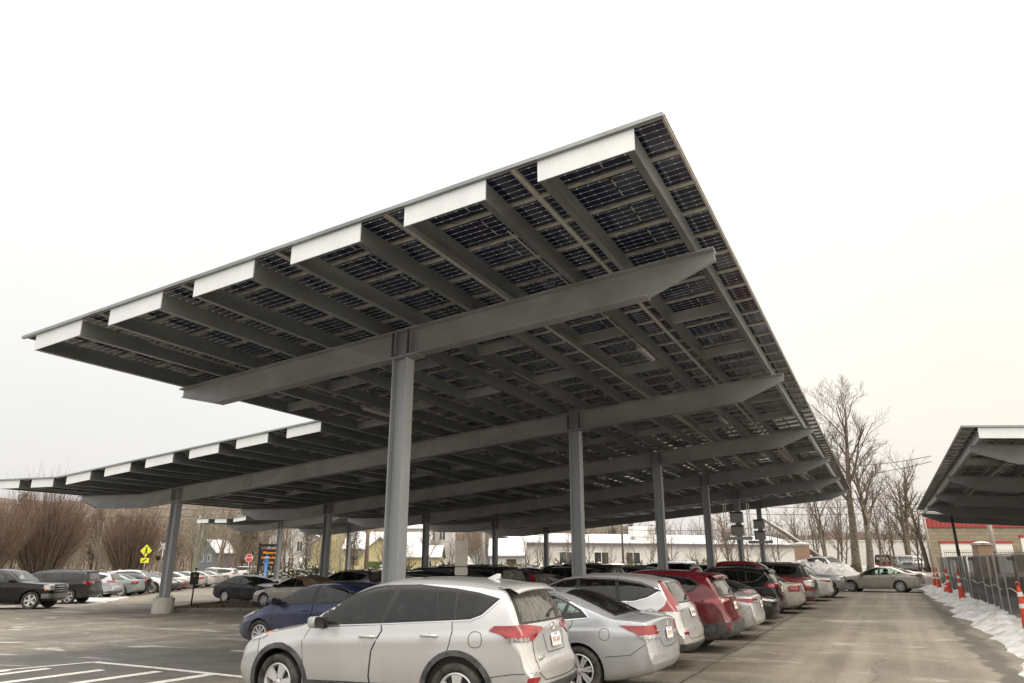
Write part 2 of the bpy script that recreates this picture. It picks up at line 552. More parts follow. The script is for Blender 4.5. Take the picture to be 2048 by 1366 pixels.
FR = [12.6 + 10.2 * i for i in range(6)]
cA = [-3.14 - PER * i for i in range(6)]
cB = [-3.14 - PER * i for i in range(6, 14)]
frames = [(FR[0], -15.85, -2.1, (-8.95,), ztop, ())]
for s in FR[1:]:
    frames.append((s, -34.95, -2.1, (-8.95, -28.15), zprof, (BEND,)))
cBr = [c for c in cB if c > BEND]; cBl = [c for c in cB if c < BEND]
spans = [(-16.15, -1.96, 8.65, 67.6, cA, ztop), (cBr[-1] - PER / 2 - 0.0, cBr[0] + PER / 2, 18.75, 67.6, cBr, ztop),
         (cBl[-1] - PER / 2, cBl[0] + PER / 2, 18.75, 67.6, cBl, zprof)]
can1 = make_canopy('solar_canopy', 'large grey steel solar canopy rising towards the drive lane, over the silver cars', to_world(), spans, frames)
lay_modules(can1, cA, 8.65, 67.6, ztop, lambda c, s: s < 8.65 + 16, lambda c: 0.088)
lay_modules(can1, cB, 18.75, 67.6, zprof, lambda c, s: False, lambda c: 0.088 if c > BEND else -0.022)
# field splices on the beams, light fittings, conduit
for s in FR[1:]:
    mb = MB()
    for t in (-24.0, -12.9):
        z = ztop(t)
        mb.box(t - 0.24, t + 0.24, s - 0.028, s - 0.0125, z - 0.56, z - 0.07)
        for a in (-0.15, -0.05, 0.05, 0.15):
            for b_ in (-0.5, -0.4, -0.3, -0.2, -0.12):
                mb.box(t + a - 0.014, t + a + 0.014, s - 0.045, s - 0.026, z + b_ - 0.014, z + b_ + 0.014)
    mb.build('splice_plate', M_beam, can1)
for (s, t) in [(17.7, -4.92), (17.7, -13.5), (24.8, -8.4), (28.0, -18.4), (28.0, -4.92), (38.1, -13.5), (38.1, -4.92), (48.3, -8.4), (38.1, -23.2), (28.0, -25.5)]:
    z = ztop(t)
    mb = MB()
    mb.prism([(-0.06, 0.0), (0.06, 0.0), (0.085, -0.05), (0.05, -0.10), (-0.05, -0.10), (-0.085, -0.05)], -0.6, 0.6, 'y')
    o = mb.build('light_fitting', M_fitting, can1); o.location = (t, s, z - 0.03)
    mc = MB(); mc.tube([(0, -8, 0.01), (0, -0.6, 0.01)], 0.014, 6); mc.box(-0.05, 0.05, -0.72, -0.6, -0.05, 0.02)
    mc.build('conduit', M_steel, o)
# inverter cabinets hung on the last two lane-side columns
for s in (FR[4], FR[5]):
    o = bpy.data.objects.new('inverter_rack', None)
    col.objects.link(o); o.parent = can1; o.location = (-8.95, s, 0)
    mb = MB()
    mb.box(-0.95, 0.95, -0.75, -0.2, 3.55, 3.63); mb.box(-0.95, 0.95, -0.77, -0.75, 3.45, 3.68)
    for x in (-0.85, -0.7, 0.72, 0.86):
        mb.tube([(x, -0.6, 3.6), (x, -0.6, 5.9), (x * 0.75, -0.5, 6.35)], 0.03, 6)
    for x in (-0.12, 0.12): mb.tube([(x, -0.28, 0.4), (x, -0.28, 3.6)], 0.04, 6)
    mb.build('rack_frame', M_steel, o)
    mb = MB()
    for z0, z1 in ((3.75, 4.45), (4.62, 5.35)):
        mb.box(-0.42, 0.42, -0.72, -0.32, z0, z1)
        mb.box(-0.36, 0.36, -0.735, -0.72, z0 + 0.06, z1 - 0.16)
    mb.build('inverter', M_boxgrey, o)
    mb = MB(); mb.box(-0.38, 0.38, -0.745, -0.736, 4.34, 4.43); mb.box(-0.38, 0.38, -0.745, -0.736, 5.24, 5.33)
    mb.build('display', M_black, o)
# second, farther canopy on the left
DT, DZ = -23.2, 0.5
fr2 = [(s, -34.95, -20.4, (-28.0,), zprof, (BEND,)) for s in (FR[4], FR[5])]
cE = [c for c in cB if c < -20]
cEr = [c for c in cE if c > BEND]; cEl = [c for c in cE if c < BEND]
sp2 = [(cEr[-1] - PER / 2, cEr[0] + PER / 2, 49.35, 67.6, cEr, ztop), (cEl[-1] - PER / 2, cEl[0] + PER / 2, 49.35, 67.6, cEl, zprof)]
can2 = make_canopy('solar_canopy', 'smaller solar canopy far behind the left columns, in front of the lit board', to_world(DT, DZ), sp2, fr2)
lay_modules(can2, cE, 49.35, 67.6, zprof, lambda c, s: False, lambda c: 0.088 if c > BEND else -0.022)
# right-hand canopy across the drive lane (mirrored), near edge high
def zr(t): return 5.78 + 0.075 * t        # local t is negative away from the lane
cR = [-0.9 - PER * i for i in range(7)]
frR = [(s, -16.2, 0.0, (-7.6,), zr, ()) for s in (28.9, 39.0, 49.1, 59.2, 68.6)]
sp3 = [(cR[-1] - PER / 2, cR[0] + PER / 2, 27.2, 70.4, cR, zr)]
can3 = make_canopy('solar_canopy', 'solar canopy on the right behind the mesh fence, seen from underneath', to_world(3.0, 0, True), sp3, frR)
lay_modules(can3, cR, 27.2, 70.4, zr, lambda c, s: False, lambda c: 0.075)
# ------------------------------------------------------------------ cars
def paint(name, c, metal=0.5, rough=0.3, dirt=0.35, dirtc=(0.25, 0.232, 0.205), coat=0.8):
    """car paint with winter road salt on the lower half and the tail"""
    m, nt, b = new_mat(name)
    N, Lk = nt.nodes, nt.links
    tc = N.new('ShaderNodeTexCoord')
    sp = N.new('ShaderNodeSeparateXYZ'); Lk.new(tc.outputs['Object'], sp.inputs[0])
    n = N.new('ShaderNodeTexNoise'); n.inputs['Scale'].default_value = 1.6; n.inputs['Detail'].default_value = 4; n.inputs['Roughness'].default_value = 0.5
    mps = N.new('ShaderNodeMapping'); mps.inputs['Scale'].default_value = (1.6, 2.2, .6); Lk.new(tc.outputs['Object'], mps.inputs['Vector']); Lk.new(mps.outputs[0], n.inputs['Vector'])
    h = N.new('ShaderNodeMapRange'); h.interpolation_type = 'SMOOTHERSTEP'; h.inputs['From Min'].default_value = 1.3; h.inputs['From Max'].default_value = 0.1; h.inputs['To Max'].default_value = 1.3
    Lk.new(sp.outputs['Z'], h.inputs['Value'])
    x = N.new('ShaderNodeMapRange'); x.inputs['From Min'].default_value = -1.9; x.inputs['From Max'].default_value = -2.35; x.inputs['To Max'].default_value = 0.5
    Lk.new(sp.outputs['X'], x.inputs['Value'])
    a = N.new('ShaderNodeMath'); a.operation = 'ADD'; Lk.new(h.outputs[0], a.inputs[0]); Lk.new(x.outputs[0], a.inputs[1])
    nn = N.new('ShaderNodeMapRange'); nn.interpolation_type = 'SMOOTHERSTEP'; nn.inputs['From Min'].default_value = 0.2; nn.inputs['From Max'].default_value = 0.75; Lk.new(n.outputs['Fac'], nn.inputs['Value'])
    q = N.new('ShaderNodeMath'); q.operation = 'MULTIPLY'; Lk.new(a.outputs[0], q.inputs[0]); Lk.new(nn.outputs[0], q.inputs[1])
    w = N.new('ShaderNodeMath'); w.operation = 'MULTIPLY'; w.use_clamp = True; w.inputs[1].default_value = dirt; Lk.new(q.outputs[0], w.inputs[0])
    mc = N.new('ShaderNodeMix'); mc.data_type = 'RGBA'; Lk.new(w.outputs[0], mc.inputs[0])
    mc.inputs[6].default_value = (*c, 1); mc.inputs[7].default_value = (*dirtc, 1)
    Lk.new(mc.outputs[2], b.inputs['Base Color'])
    mm = N.new('ShaderNodeMapRange'); mm.inputs['To Min'].default_value = metal; mm.inputs['To Max'].default_value = 0.0; Lk.new(w.outputs[0], mm.inputs['Value'])
    b.inputs['Metallic'].default_value = metal * .85
    rr = N.new('ShaderNodeMapRange'); rr.inputs['To Min'].default_value = rough; rr.inputs['To Max'].default_value = 0.75; Lk.new(w.outputs[0], rr.inputs['Value'])
    Lk.new(rr.outputs[0], b.inputs['Roughness'])
    cc = N.new('ShaderNodeMapRange'); cc.inputs['To Min'].default_value = coat; cc.inputs['To Max'].default_value = 0.0; Lk.new(w.outputs[0], cc.inputs['Value'])
    b.inputs['Coat Weight'].default_value = coat * .8
    b.inputs['Coat Roughness'].default_value = 0.05
    if coat < .5: b.inputs['Specular IOR Level'].default_value = .25
    return m

P_silver = paint('paint_silver', (0.52, 0.52, 0.525), 0.55, 0.24)
P_silver2 = paint('paint_bluish_silver', (0.43, 0.45, 0.48), 0.55, 0.24)
P_white = paint('paint_white', (0.6, 0.6, 0.585), 0.0, 0.3)
P_black = paint('paint_black', (0.008, 0.008, 0.009), 0.0, 0.12, 0.05, coat=0.3)
P_dgrey = paint('paint_dark_grey', (0.03, 0.031, 0.033), 0.4, 0.3, 0.15, coat=0.35)
P_grey = paint('paint_grey', (0.17, 0.175, 0.18), 0.5, 0.32)
P_red = paint('paint_dark_red', (0.11, 0.004, 0.011), 0.3, 0.26, 0.22)
P_red2 = paint('paint_bright_red', (0.17, 0.006, 0.010), 0.3, 0.26, 0.2)
P_blue = paint('paint_navy_blue', (0.010, 0.018, 0.075), 0.4, 0.26, 0.2)
P_gold = paint('paint_champagne', (0.46, 0.44, 0.39), 0.5, 0.35)
P_green = paint('paint_grey_green', (0.20, 0.25, 0.24), 0.4, 0.35)
P_steelblue = paint('paint_slate', (0.22, 0.25, 0.28), 0.5, 0.32)

def glass_mat(name, c, rough=0.03, spec=0.8, dirty=0.0):
    m, nt, b = new_mat(name)
    b.inputs['Base Color'].default_value = (*c, 1)
    b.inputs['Roughness'].default_value = rough
    b.inputs['Specular IOR Level'].default_value = spec
    b.inputs['IOR'].default_value = 1.6
    if dirty:
        N, Lk = nt.nodes, nt.links
        tc = N.new('ShaderNodeTexCoord')
        mp = N.new('ShaderNodeMapping'); mp.inputs['Scale'].default_value = (5, 9, 1.6); Lk.new(tc.outputs['Object'], mp.inputs['Vector'])
        n = N.new('ShaderNodeTexNoise'); n.inputs['Scale'].default_value = 2.5; n.inputs['Detail'].default_value = 10; n.inputs['Roughness'].default_value = 0.75
        Lk.new(mp.outputs[0], n.inputs['Vector'])
        r = N.new('ShaderNodeMapRange'); r.inputs['From Min'].default_value = 0.48; r.inputs['From Max'].default_value = 0.7; r.inputs['To Max'].default_value = dirty
        Lk.new(n.outputs['Fac'], r.inputs['Value'])
        mc = N.new('ShaderNodeMix'); mc.data_type = 'RGBA'; mc.inputs[6].default_value = (*c, 1); mc.inputs[7].default_value = (0.4, 0.38, 0.34, 1)
        Lk.new(r.outputs[0], mc.inputs[0]); Lk.new(mc.outputs[2], b.inputs['Base Color'])
        rr = N.new('ShaderNodeMapRange'); rr.inputs['To Min'].default_value = rough; rr.inputs['To Max'].default_value = 0.8
        Lk.new(r.outputs[0], rr.inputs['Value']); Lk.new(rr.outputs[0], b.inputs['Roughness'])
    return m
def car_glass(name, tint, dirty=0.0):
    """thin tinted pane: see-through plus a mirror reflection that grows at grazing angles"""
    m = bpy.data.materials.new(name); m.use_nodes = True
    nt = m.node_tree; N, Lk = nt.nodes, nt.links
    N.remove(N['Principled BSDF'])
    tr = N.new('ShaderNodeBsdfTransparent'); tr.inputs[0].default_value = (*tint, 1)
    gl = N.new('ShaderNodeBsdfGlossy'); gl.inputs['Roughness'].default_value = 0.02; gl.inputs['Color'].default_value = (1, 1, 1, 1)
    fr = N.new('ShaderNodeFresnel'); fr.inputs['IOR'].default_value = 1.6
    mx = N.new('ShaderNodeMixShader'); Lk.new(fr.outputs[0], mx.inputs[0]); Lk.new(tr.outputs[0], mx.inputs[1]); Lk.new(gl.outputs[0], mx.inputs[2])
    out = mx.outputs[0]
    tc = N.new('ShaderNodeTexCoord')
    mp = N.new('ShaderNodeMapping'); mp.inputs['Scale'].default_value = (5, 9, 1.6) if dirty > .5 else (2, 2, 2); Lk.new(tc.outputs['Object'], mp.inputs['Vector'])
    n = N.new('ShaderNodeTexNoise'); n.inputs['Scale'].default_value = 2.5; n.inputs['Detail'].default_value = 10; n.inputs['Roughness'].default_value = 0.75
    Lk.new(mp.outputs[0], n.inputs['Vector'])
    r = N.new('ShaderNodeMapRange'); r.inputs['From Min'].default_value = 0.42; r.inputs['From Max'].default_value = 0.72; r.inputs['To Min'].default_value = dirty * .12; r.inputs['To Max'].default_value = dirty
    Lk.new(n.outputs['Fac'], r.inputs['Value'])
    df = N.new('ShaderNodeBsdfDiffuse'); df.inputs[0].default_value = (0.33, 0.31, 0.28, 1)
    m2 = N.new('ShaderNodeMixShader'); Lk.new(r.outputs[0], m2.inputs[0]); Lk.new(out, m2.inputs[1]); Lk.new(df.outputs[0], m2.inputs[2])
    Lk.new(m2.outputs[0], N['Material Output'].inputs[0])
    return m
G_front = car_glass('window_glass', (0.66, 0.80, 0.72), 0.05)
G_tint = car_glass('tinted_glass', (0.10, 0.105, 0.11), 0.04)
G_rear = car_glass('dirty_rear_glass', (0.16, 0.17, 0.17), 0.75)
G_wind = car_glass('windscreen_glass', (0.62, 0.74, 0.68), 0.12)
M_cabin = mat('cabin_dark_cloth', (0.035, 0.034, 0.033), 0.9)
M_seat = mat('seat_cloth', (0.085, 0.082, 0.078), 0.9, var=.2, scale=4)
def in_poly(x, y, poly):
    c = False; n = len(poly)
    for i in range(n):
        x1, y1 = poly[i]; x2, y2 = poly[(i + 1) % n]
        if (y1 > y) != (y2 > y) and x < (x2 - x1) * (y - y1) / (y2 - y1) + x1: c = not c
    return c
M_trim = mat('black_trim', (0.018, 0.018, 0.019), 0.45)
M_clad = mat('cladding_plastic', (0.045, 0.047, 0.052), 0.62, var=0.35, scale=9, c2=(0.085, 0.085, 0.085))
M_seam = mat('seam_shadow_gap', (0.006, 0.006, 0.006), 0.8)
M_chrome = mat('chrome', (0.75, 0.75, 0.76), 0.12, 1.0)
M_rim = mat('alloy_rim', (0.6, 0.6, 0.61), 0.32, 0.4, var=0.1, scale=8)
M_rimdark = mat('dark_rim', (0.03, 0.03, 0.032), 0.4, 0.4)
M_tyre = mat('tyre_rubber', (0.022, 0.021, 0.020), 0.8, var=0.5, scale=6, c2=(0.075, 0.07, 0.062), bump=0.4, bscale=60)
M_redl = mat('red_lens', (0.22, 0.004, 0.008), 0.10, 0.0, coat=0.8, var=0.3, scale=14)
M_redl2 = mat('pale_red_lens', (0.24, 0.016, 0.022), 0.14, 0.0, coat=0.6, var=0.45, scale=14)
M_clear = mat('clear_lens', (0.38, 0.39, 0.39), 0.1, 0.3, coat=0.8, var=0.35, scale=25)
M_smoke = mat('smoked_lens', (0.06, 0.055, 0.05), 0.15, 0.0, coat=0.6, var=.6, scale=25, c2=(.3, .3, .28))
M_amber = mat('amber_lens', (0.65, 0.2, 0.03), 0.15, 0.0, coat=0.8)
M_amberlit = mat('amber_lens_lit', (0.7, 0.3, 0.05), 0.2, emit=(1, 0.45, 0.08), es=1.2)
M_plate = mat('plate_white', (0.72, 0.70, 0.68), 0.5, var=0.12, scale=12)
M_platered = mat('plate_red_letters', (0.42, 0.07, 0.05), 0.5)
M_plateblue = mat('plate_blue', (0.12, 0.25, 0.55), 0.5)
M_tan = mat('tan_soft_top', (0.16, 0.10, 0.065), 0.9, bump=0.2, bscale=30)
M_exh = mat('exhaust_pipe', (0.3, 0.3, 0.3), 0.3, 0.9)
M_snowd = mat('dirty_snow', (0.38, 0.36, 0.33), 0.75, var=0.25, scale=2.2, c2=(0.53, 0.53, 0.54), bump=1.0, bscale=12, detail=10)
M_snow = mat('snow', (0.50, 0.50, 0.505), 0.7, var=0.14, scale=2.5, bump=1.0, bscale=9)

def interp(pts, x):
    """piecewise cubic (Catmull) through (x, v) points sorted by descending or ascending x"""
    if pts[0][0] > pts[-1][0]: pts = pts[::-1]
    if x <= pts[0][0]: return pts[0][1]
    if x >= pts[-1][0]: return pts[-1][1]
    for i in range(len(pts) - 1):
        if pts[i][0] <= x <= pts[i + 1][0]:
            x0, y0 = pts[i]; x1, y1 = pts[i + 1]
            h = x1 - x0
            def sl(j):
                if j <= 0 or j >= len(pts) - 1:
                    return None
                a, b_, c = pts[j - 1], pts[j], pts[j + 1]
                d1 = (b_[1] - a[1]) / max(1e-6, b_[0] - a[0]); d2 = (c[1] - b_[1]) / max(1e-6, c[0] - b_[0])
                if d1 * d2 <= 0: return 0.0
                return 2 * d1 * d2 / (d1 + d2)
            d = (y1 - y0) / h
            m0 = sl(i); m1 = sl(i + 1)
            if m0 is None: m0 = d
            if m1 is None: m1 = d
            t = (x - x0) / h
            return (2*t**3 - 3*t*t + 1) * y0 + (t**3 - 2*t*t + t) * h * m0 + (-2*t**3 + 3*t*t) * y1 + (t**3 - t*t) * h * m1

class Car:
    def __init__(s, sp):
        s.sp = sp
        s.L = sp['L']; s.Wd = sp['W']; s.hw = sp['W'] / 2
        s.xf = s.L / 2; s.xr = -s.L / 2
        s.build_shell()
    def section(s, x):
        sp = s.sp
        zt = interp(sp['top'], x); zb = interp(sp['bot'], x)
        w = s.hw * interp(sp['plan'], x)
        belt = interp(sp['belt'], x)
        gap = sp.get('edge', 0.07)
        zbelt = min(belt, zt - gap)
        zbelt = max(zbelt, zb + 0.02)
        gh = max(0.01, zt - zbelt)
        H = zbelt - zb
        lowest = zb
        cab = smooth((gh - gap) / 0.25)
        # lower body
        pts = [(0, zb), (w * 0.5, zb), (w * 0.86, zb), (w * 0.93, zb + 0.03 * min(1, H / .3))]
        prof = sp.get('side', [(0.12, 0.958), (0.22, 0.975), (0.36, 0.988), (0.5, 0.995), (0.62, 0.996), (0.74, 0.999), (0.82, 1.003), (0.855, 0.984), (0.92, 0.970)])
        for f, k in prof:
            z = zb + H * f
            b = 0.0
            for xw in sp['wx']:
                b += 0.022 * math.exp(-((x - xw) / 0.42) ** 2) * math.exp(-((z - 0.62) / 0.28) ** 2)
            pts.append((w * k + b, z))
        wa = w * sp.get('beltw', 0.955)
        pts.append((wa, zbelt))
        crown = min(0.045, gh * 0.55)
        tum = sp.get('tumble', 0.36)
        cx = wa - tum * gh * (0.4 + 0.6 * cab) ; cz = zt - crown
        for f in (0.12, 0.3, 0.48, 0.66, 0.78):
            ff = f
            bow = 0.018 * math.sin(f * PI) * cab
            pts.append((wa + (cx - wa) * ff + bow, zbelt + (cz - zbelt) * ff))
        P0 = pts[-1]; P1 = (cx, cz); P2 = (cx * 0.78, zt - crown * 0.60)
        for t in (0.2, 0.4, 0.6, 0.8, 1.0):
            pts.append(((1-t)**2 * P0[0] + 2*t*(1-t) * P1[0] + t*t * P2[0], (1-t)**2 * P0[1] + 2*t*(1-t) * P1[1] + t*t * P2[1]))
        for f in (0.58, 0.39, 0.2, 0.0):
            pts.append((cx * f, zt - crown * (f ** 2)))
        return pts
    def deform(s, x, y, z):
        """plan rounding of nose and tail"""
        sp = s.sp
        f = abs(y) / s.hw
        if x > 0:
            k = smooth((x / s.xf - 0.35) / 0.65)
            x -= k * sp.get('nose', 0.22) * (0.35 * f ** 2 + 0.65 * f ** 5)
        else:
            k = smooth((x / s.xr - 0.35) / 0.65)
            x += k * sp.get('tail', 0.15) * (0.35 * f ** 2 + 0.65 * f ** 6)
        return Vector((x, y, z))
    def build_shell(s):
        sp = s.sp
        xs = []
        n = sp.get('n', 92)
        for i in range(n + 1):
            u = i / n
            v = 0.5 - 0.5 * math.cos(PI * u)
            v = 0.45 * v + 0.55 * u
            xs.append(s.xf + (s.xr - s.xf) * v)
        # extra stations very close to the ends
        e = [0.006, 0.014, 0.026]
        xs = [xs[0]] + [s.xf - q for q in e] + [x for x in xs[1:-1] if s.xr + 0.035 < x < s.xf - 0.035] + [s.xr + q for q in reversed(e)] + [xs[-1]]
        mb = MB(); rings = []
        for x in xs:
            half = s.section(x)
            ring = [(y, z) for y, z in half] + [(-y, z) for y, z in reversed(half[1:-1])]
            rings.append([(x, y, z) for y, z in ring])
        m = len(rings[0])
        def caps(ring, x):
            cz = sum(p[2] for p in ring) / m
            out = []
            for k in (0.75, 0.45):
                out.append([(x, p[1] * k, cz + (p[2] - cz) * k) for p in ring])
            return out, (x, 0, cz)
        fc, fcen = caps(rings[0], xs[0]); bc, bcen = caps(rings[-1], xs[-1])
        allr = list(reversed(fc)) + rings + bc
        vs = [fcen] + [p for r_ in allr for p in r_] + [bcen]
        fs = []
        for i in range(len(allr) - 1):
            for k in range(m):
                k2 = (k + 1) % m
                fs.append((1 + i * m + k, 1 + i * m + k2, 1 + (i + 1) * m + k2, 1 + (i + 1) * m + k))
        last = 1 + len(allr) * m
        for k in range(m):
            k2 = (k + 1) % m
            fs.append((0, 1 + k2, 1 + k)); fs.append((last, last - m + k, last - m + k2))
        vs = [s.deform(*p) for p in vs]
        s.v, s.f = vs, fs
        s.bvh = BVHTree.FromPolygons(vs, fs)
        s.vn = [Vector() for _ in vs]
        for f in fs:
            a, b_, c_ = vs[f[0]], vs[f[1]], vs[f[2]]
            nn = (b_ - a).cross(c_ - a)
            if len(f) == 4: nn += (vs[f[2]] - a).cross(vs[f[3]] - a)
            for i in f: s.vn[i] += nn
        for q in s.vn:
            if q.length > 1e-12: q.normalize()
        t_ = s.bvh.ray_cast(Vector((0, 3, .6 * sp['H'] / 1.6)), Vector((0, -1, 0)))
        i_ = s.f[t_[2]][0]
        if s.vn[i_].y < 0: s.vn = [-q for q in s.vn]
    def smooth_n(s, p, fi):
        n = Vector(); 
        for i in s.f[fi]:
            n += s.vn[i] / ((s.v[i] - p).length_squared + 1e-5)
        return n.normalized() if n.length > 1e-9 else Vector((0, 0, 1))
    def set_normals(s, me, mats_ok=None):
        out = []
        cache = {}
        me.polygons.foreach_set('use_smooth', [True] * len(me.polygons))
        for p in me.polygons:
            pn = p.normal
            for vi in p.vertices:
                if vi not in cache:
                    h = s.bvh.find_nearest(me.vertices[vi].co)
                    cache[vi] = s.smooth_n(h[0], h[2])
                n = cache[vi]
                out.append(n if (p.material_index == 0 or mats_ok) and n.dot(pn) > .75 else pn.copy())
        me.normals_split_custom_set(out)
    def body(s, mats):
        """shell with wheel wells cut out"""
        sp = s.sp
        mb = MB(); mb.add(s.v, s.f)
        me = mb.mesh('body_tmp', mats, fixn=True)
        o = bpy.data.objects.new('tmp', me); col.objects.link(o)
        cb = MB()
        ra = sp['arch']
        for xw in sp['wx']:
            for sd in (-1, 1):
                n = 40
                vs = []
                for yy in (s.hw * 0.60, s.hw * 1.4):
                    for k in range(n):
                        th = 2 * PI * k / n
                        vs.append((xw + ra * math.cos(th), sd * yy, sp['wr'] + ra * math.sin(th)))
                fs = [tuple(range(n)), tuple(range(2 * n - 1, n - 1, -1))] + [(i, n + i, n + (i + 1) % n, (i + 1) % n) for i in range(n)]
                cb.add(vs, fs)
        cme = cb.mesh('cut', mats, fixn=True)
        c = bpy.data.objects.new('cut', cme); col.objects.link(c)
        md = o.modifiers.new('b', 'BOOLEAN'); md.operation = 'DIFFERENCE'; md.object = c; md.solver = 'EXACT'
        dg = bpy.context.evaluated_depsgraph_get(); dg.update()
        res = bpy.data.meshes.new_from_object(o.evaluated_get(dg))
        res.name = 'body'
        bpy.data.objects.remove(o); bpy.data.objects.remove(c)
        s.cut_openings(res)
        for p in res.polygons:
            cc = p.center
            for xw in sp['wx']:
                dd = math.hypot(cc.x - xw, cc.z - sp['wr'])
                if dd < ra + 0.002 and abs(cc.y) > s.hw * 0.595 and (dd > ra - 0.03 and abs(p.normal.y) < 0.3 or abs(abs(cc.y) - s.hw * 0.60) < 0.004):
                    p.material_index = 1
            if cc.z < interp(sp['bot'], cc.x) + 0.012: p.material_index = 1
        res.polygons.foreach_set('use_smooth', [True] * len(res.polygons))
        s.set_normals(res)
        return res
    def cut_openings(s, me):
        """window openings in the shell, cut exactly along the glass outlines"""
        sp = s.sp
        bm = bmesh.new(); bm.from_mesh(me)
        todo = [('side', [(p[0], p[1]) for p in poly], sd) for sd in (1, -1) for poly in sp['glass']]
        todo.append(('top', sp['windscreen'], 0))
        if sp.get('rear'): todo.append((sp['rear'][0], sp['rear'][1], 0))
        for mode, poly, sd in todo:
            c = (sum(p[0] for p in poly) / len(poly), sum(p[1] for p in poly) / len(poly))
            poly = [(c[0] + (a - c[0]) * .985, c[1] + (b - c[1]) * .985) for a, b in poly]
            a0, a1 = min(p[0] for p in poly) - .12, max(p[0] for p in poly) + .12
            b0, b1 = min(p[1] for p in poly) - .12, max(p[1] for p in poly) + .12
            def uvc(v):
                return (v.x, v.z) if mode == 'side' else ((v.x, v.y) if mode == 'top' else (v.y, v.z))
            zmin = .5 * s.sp['H']
            def ok(f):
                q = f.calc_center_median(); u, w = uvc(q)
                if not (a0 < u < a1 and b0 < w < b1) or q.z < zmin: return False
                if mode == 'side': return q.y * sd > .3 * s.hw and f.normal.y * sd > .12
                if mode == 'top': return f.normal.z > .1
                return q.x < -.2 * s.sp['L'] and f.normal.x < -.05
            n = len(poly)
            for i in range(n):
                p, q = poly[i], poly[(i + 1) % n]
                dx, dy = q[0] - p[0], q[1] - p[1]
                if mode == 'side': co, no = (p[0], 0, p[1]), (-dy, 0, dx)
                elif mode == 'top': co, no = (p[0], p[1], 0), (-dy, dx, 0)
                else: co, no = (0, p[0], p[1]), (0, -dy, dx)
                fs = [f for f in bm.faces if ok(f)]
                es = set(e for f in fs for e in f.edges); vs_ = set(v for f in fs for v in f.verts)
                if fs: bmesh.ops.bisect_plane(bm, geom=list(vs_) + list(es) + fs, plane_co=co, plane_no=no, dist=1e-6)
            dl = [f for f in bm.faces if ok(f) and in_poly(*uvc(f.calc_center_median()), poly)]
            if dl: bmesh.ops.delete(bm, geom=dl, context='FACES')
        bm.to_mesh(me); bm.free()
    # ---- projection of outlines onto the shell
    def hit(s, a, b, mode, sd=1):
        if mode == 'side':
            o = Vector((a, sd * 3, b)); d = Vector((0, -sd, 0))
        elif mode == 'rear':
            o = Vector((-5, a, b)); d = Vector((1, 0, 0))
        elif mode == 'front':
            o = Vector((5, a, b)); d = Vector((-1, 0, 0))
        elif mode == 'top':
            o = Vector((a, b, 4)); d = Vector((0, 0, -1))
        elif mode == 'wrapr':
            px = s.xr + 1.0
            th = R(a); dr = Vector((math.cos(th), sd * math.sin(th), 0))
            o = Vector((px, 0, b)) + dr * 4; d = -dr
        elif mode == 'wrapf':
            px = s.xf - 1.0
            th = R(a); dr = Vector((-math.cos(th), sd * math.sin(th), 0))
            o = Vector((px, 0, b)) + dr * 4; d = -dr
        h = s.bvh.ray_cast(o, d)
        if h[0] is None:
            h = s.bvh.find_nearest(o + d * (o.length - 0.5))
        n = h[1].copy()
        if n.dot(d) > 0: n = -n
        return h[0], n
    def S(s, x, end='r'):            # side position -> wrap angle
        px = s.xr + 1.0 if end == 'r' else s.xf - 1.0
        dx = (x - px) if end == 'r' else -(x - px)
        return math.degrees(math.atan2(s.hw * 0.96, dx))
    def Rr(s, y):                    # rear (or front) position -> wrap angle
        return math.degrees(math.atan2(y, -0.97))
    def decal(s, poly, mode, off=0.004, sd=1, grid=0.08, lo=-0.006, mb=None, mi=0, holes=()):
        if mb is None: mb = MB()
        deg = mode.startswith('wrap')
        k = 0.014 if deg else 1.0       # keep the grid square enough
        bm = bmesh.new()
        vs = [bm.verts.new((a * k, b, 0)) for a, b in poly]
        bm.faces.new(vs)
        xs = [p[0] * k for p in poly]; zs = [p[1] for p in poly]
        for lo_, hi_, nrm in ((min(xs), max(xs), (1, 0, 0)), (min(zs), max(zs), (0, 1, 0))):
            n = int((hi_ - lo_) / grid)
            for i in range(1, n + 1):
                q = lo_ + (hi_ - lo_) * i / (n + 1)
                geom = list(bm.verts) + list(bm.edges) + list(bm.faces)
                bmesh.ops.bisect_plane(bm, geom=geom, plane_co=(q, 0, 0) if nrm[0] else (0, q, 0), plane_no=nrm, dist=1e-6)
        for hp in holes:
            for i in range(len(hp)):
                p, q = hp[i], hp[(i + 1) % len(hp)]
                bmesh.ops.bisect_plane(bm, geom=list(bm.verts) + list(bm.edges) + list(bm.faces), plane_co=(p[0] * k, p[1], 0), plane_no=(-(q[1] - p[1]), (q[0] - p[0]) * k, 0), dist=1e-6)
            dl = [f for f in bm.faces if in_poly(f.calc_center_median().x / k, f.calc_center_median().y, hp)]
            bmesh.ops.delete(bm, geom=dl, context='FACES')
        bm.verts.ensure_lookup_table(); bm.verts.index_update()
        bmesh.ops.triangulate(bm, faces=[f for f in bm.faces if len(f.verts) > 4])
        bm.verts.index_update()
        outv = []; inn = {}
        for v in bm.verts:
            p, n = s.hit(v.co.x / k, v.co.y, mode, sd)
            outv.append((p + n * off, p + n * lo))
        base = [q[0] for q in outv]
        fs = [tuple(v.index for v in f.verts) for f in bm.faces]
        nb = len(base)
        bnd = [e_ for e_ in bm.edges if len(e_.link_faces) == 1]
        for e_ in bnd:
            for v in e_.verts:
                if v.index not in inn:
                    inn[v.index] = nb + len(inn)
        low = [None] * len(inn)
        for k_, i_ in inn.items(): low[i_ - nb] = outv[k_][1]
        for e_ in bnd:
            a, b_ = e_.verts[0].index, e_.verts[1].index
            fs.append((a, b_, inn[b_], inn[a]))
        mb.add(base + low, fs, mi)
        bm.free()
        return mb
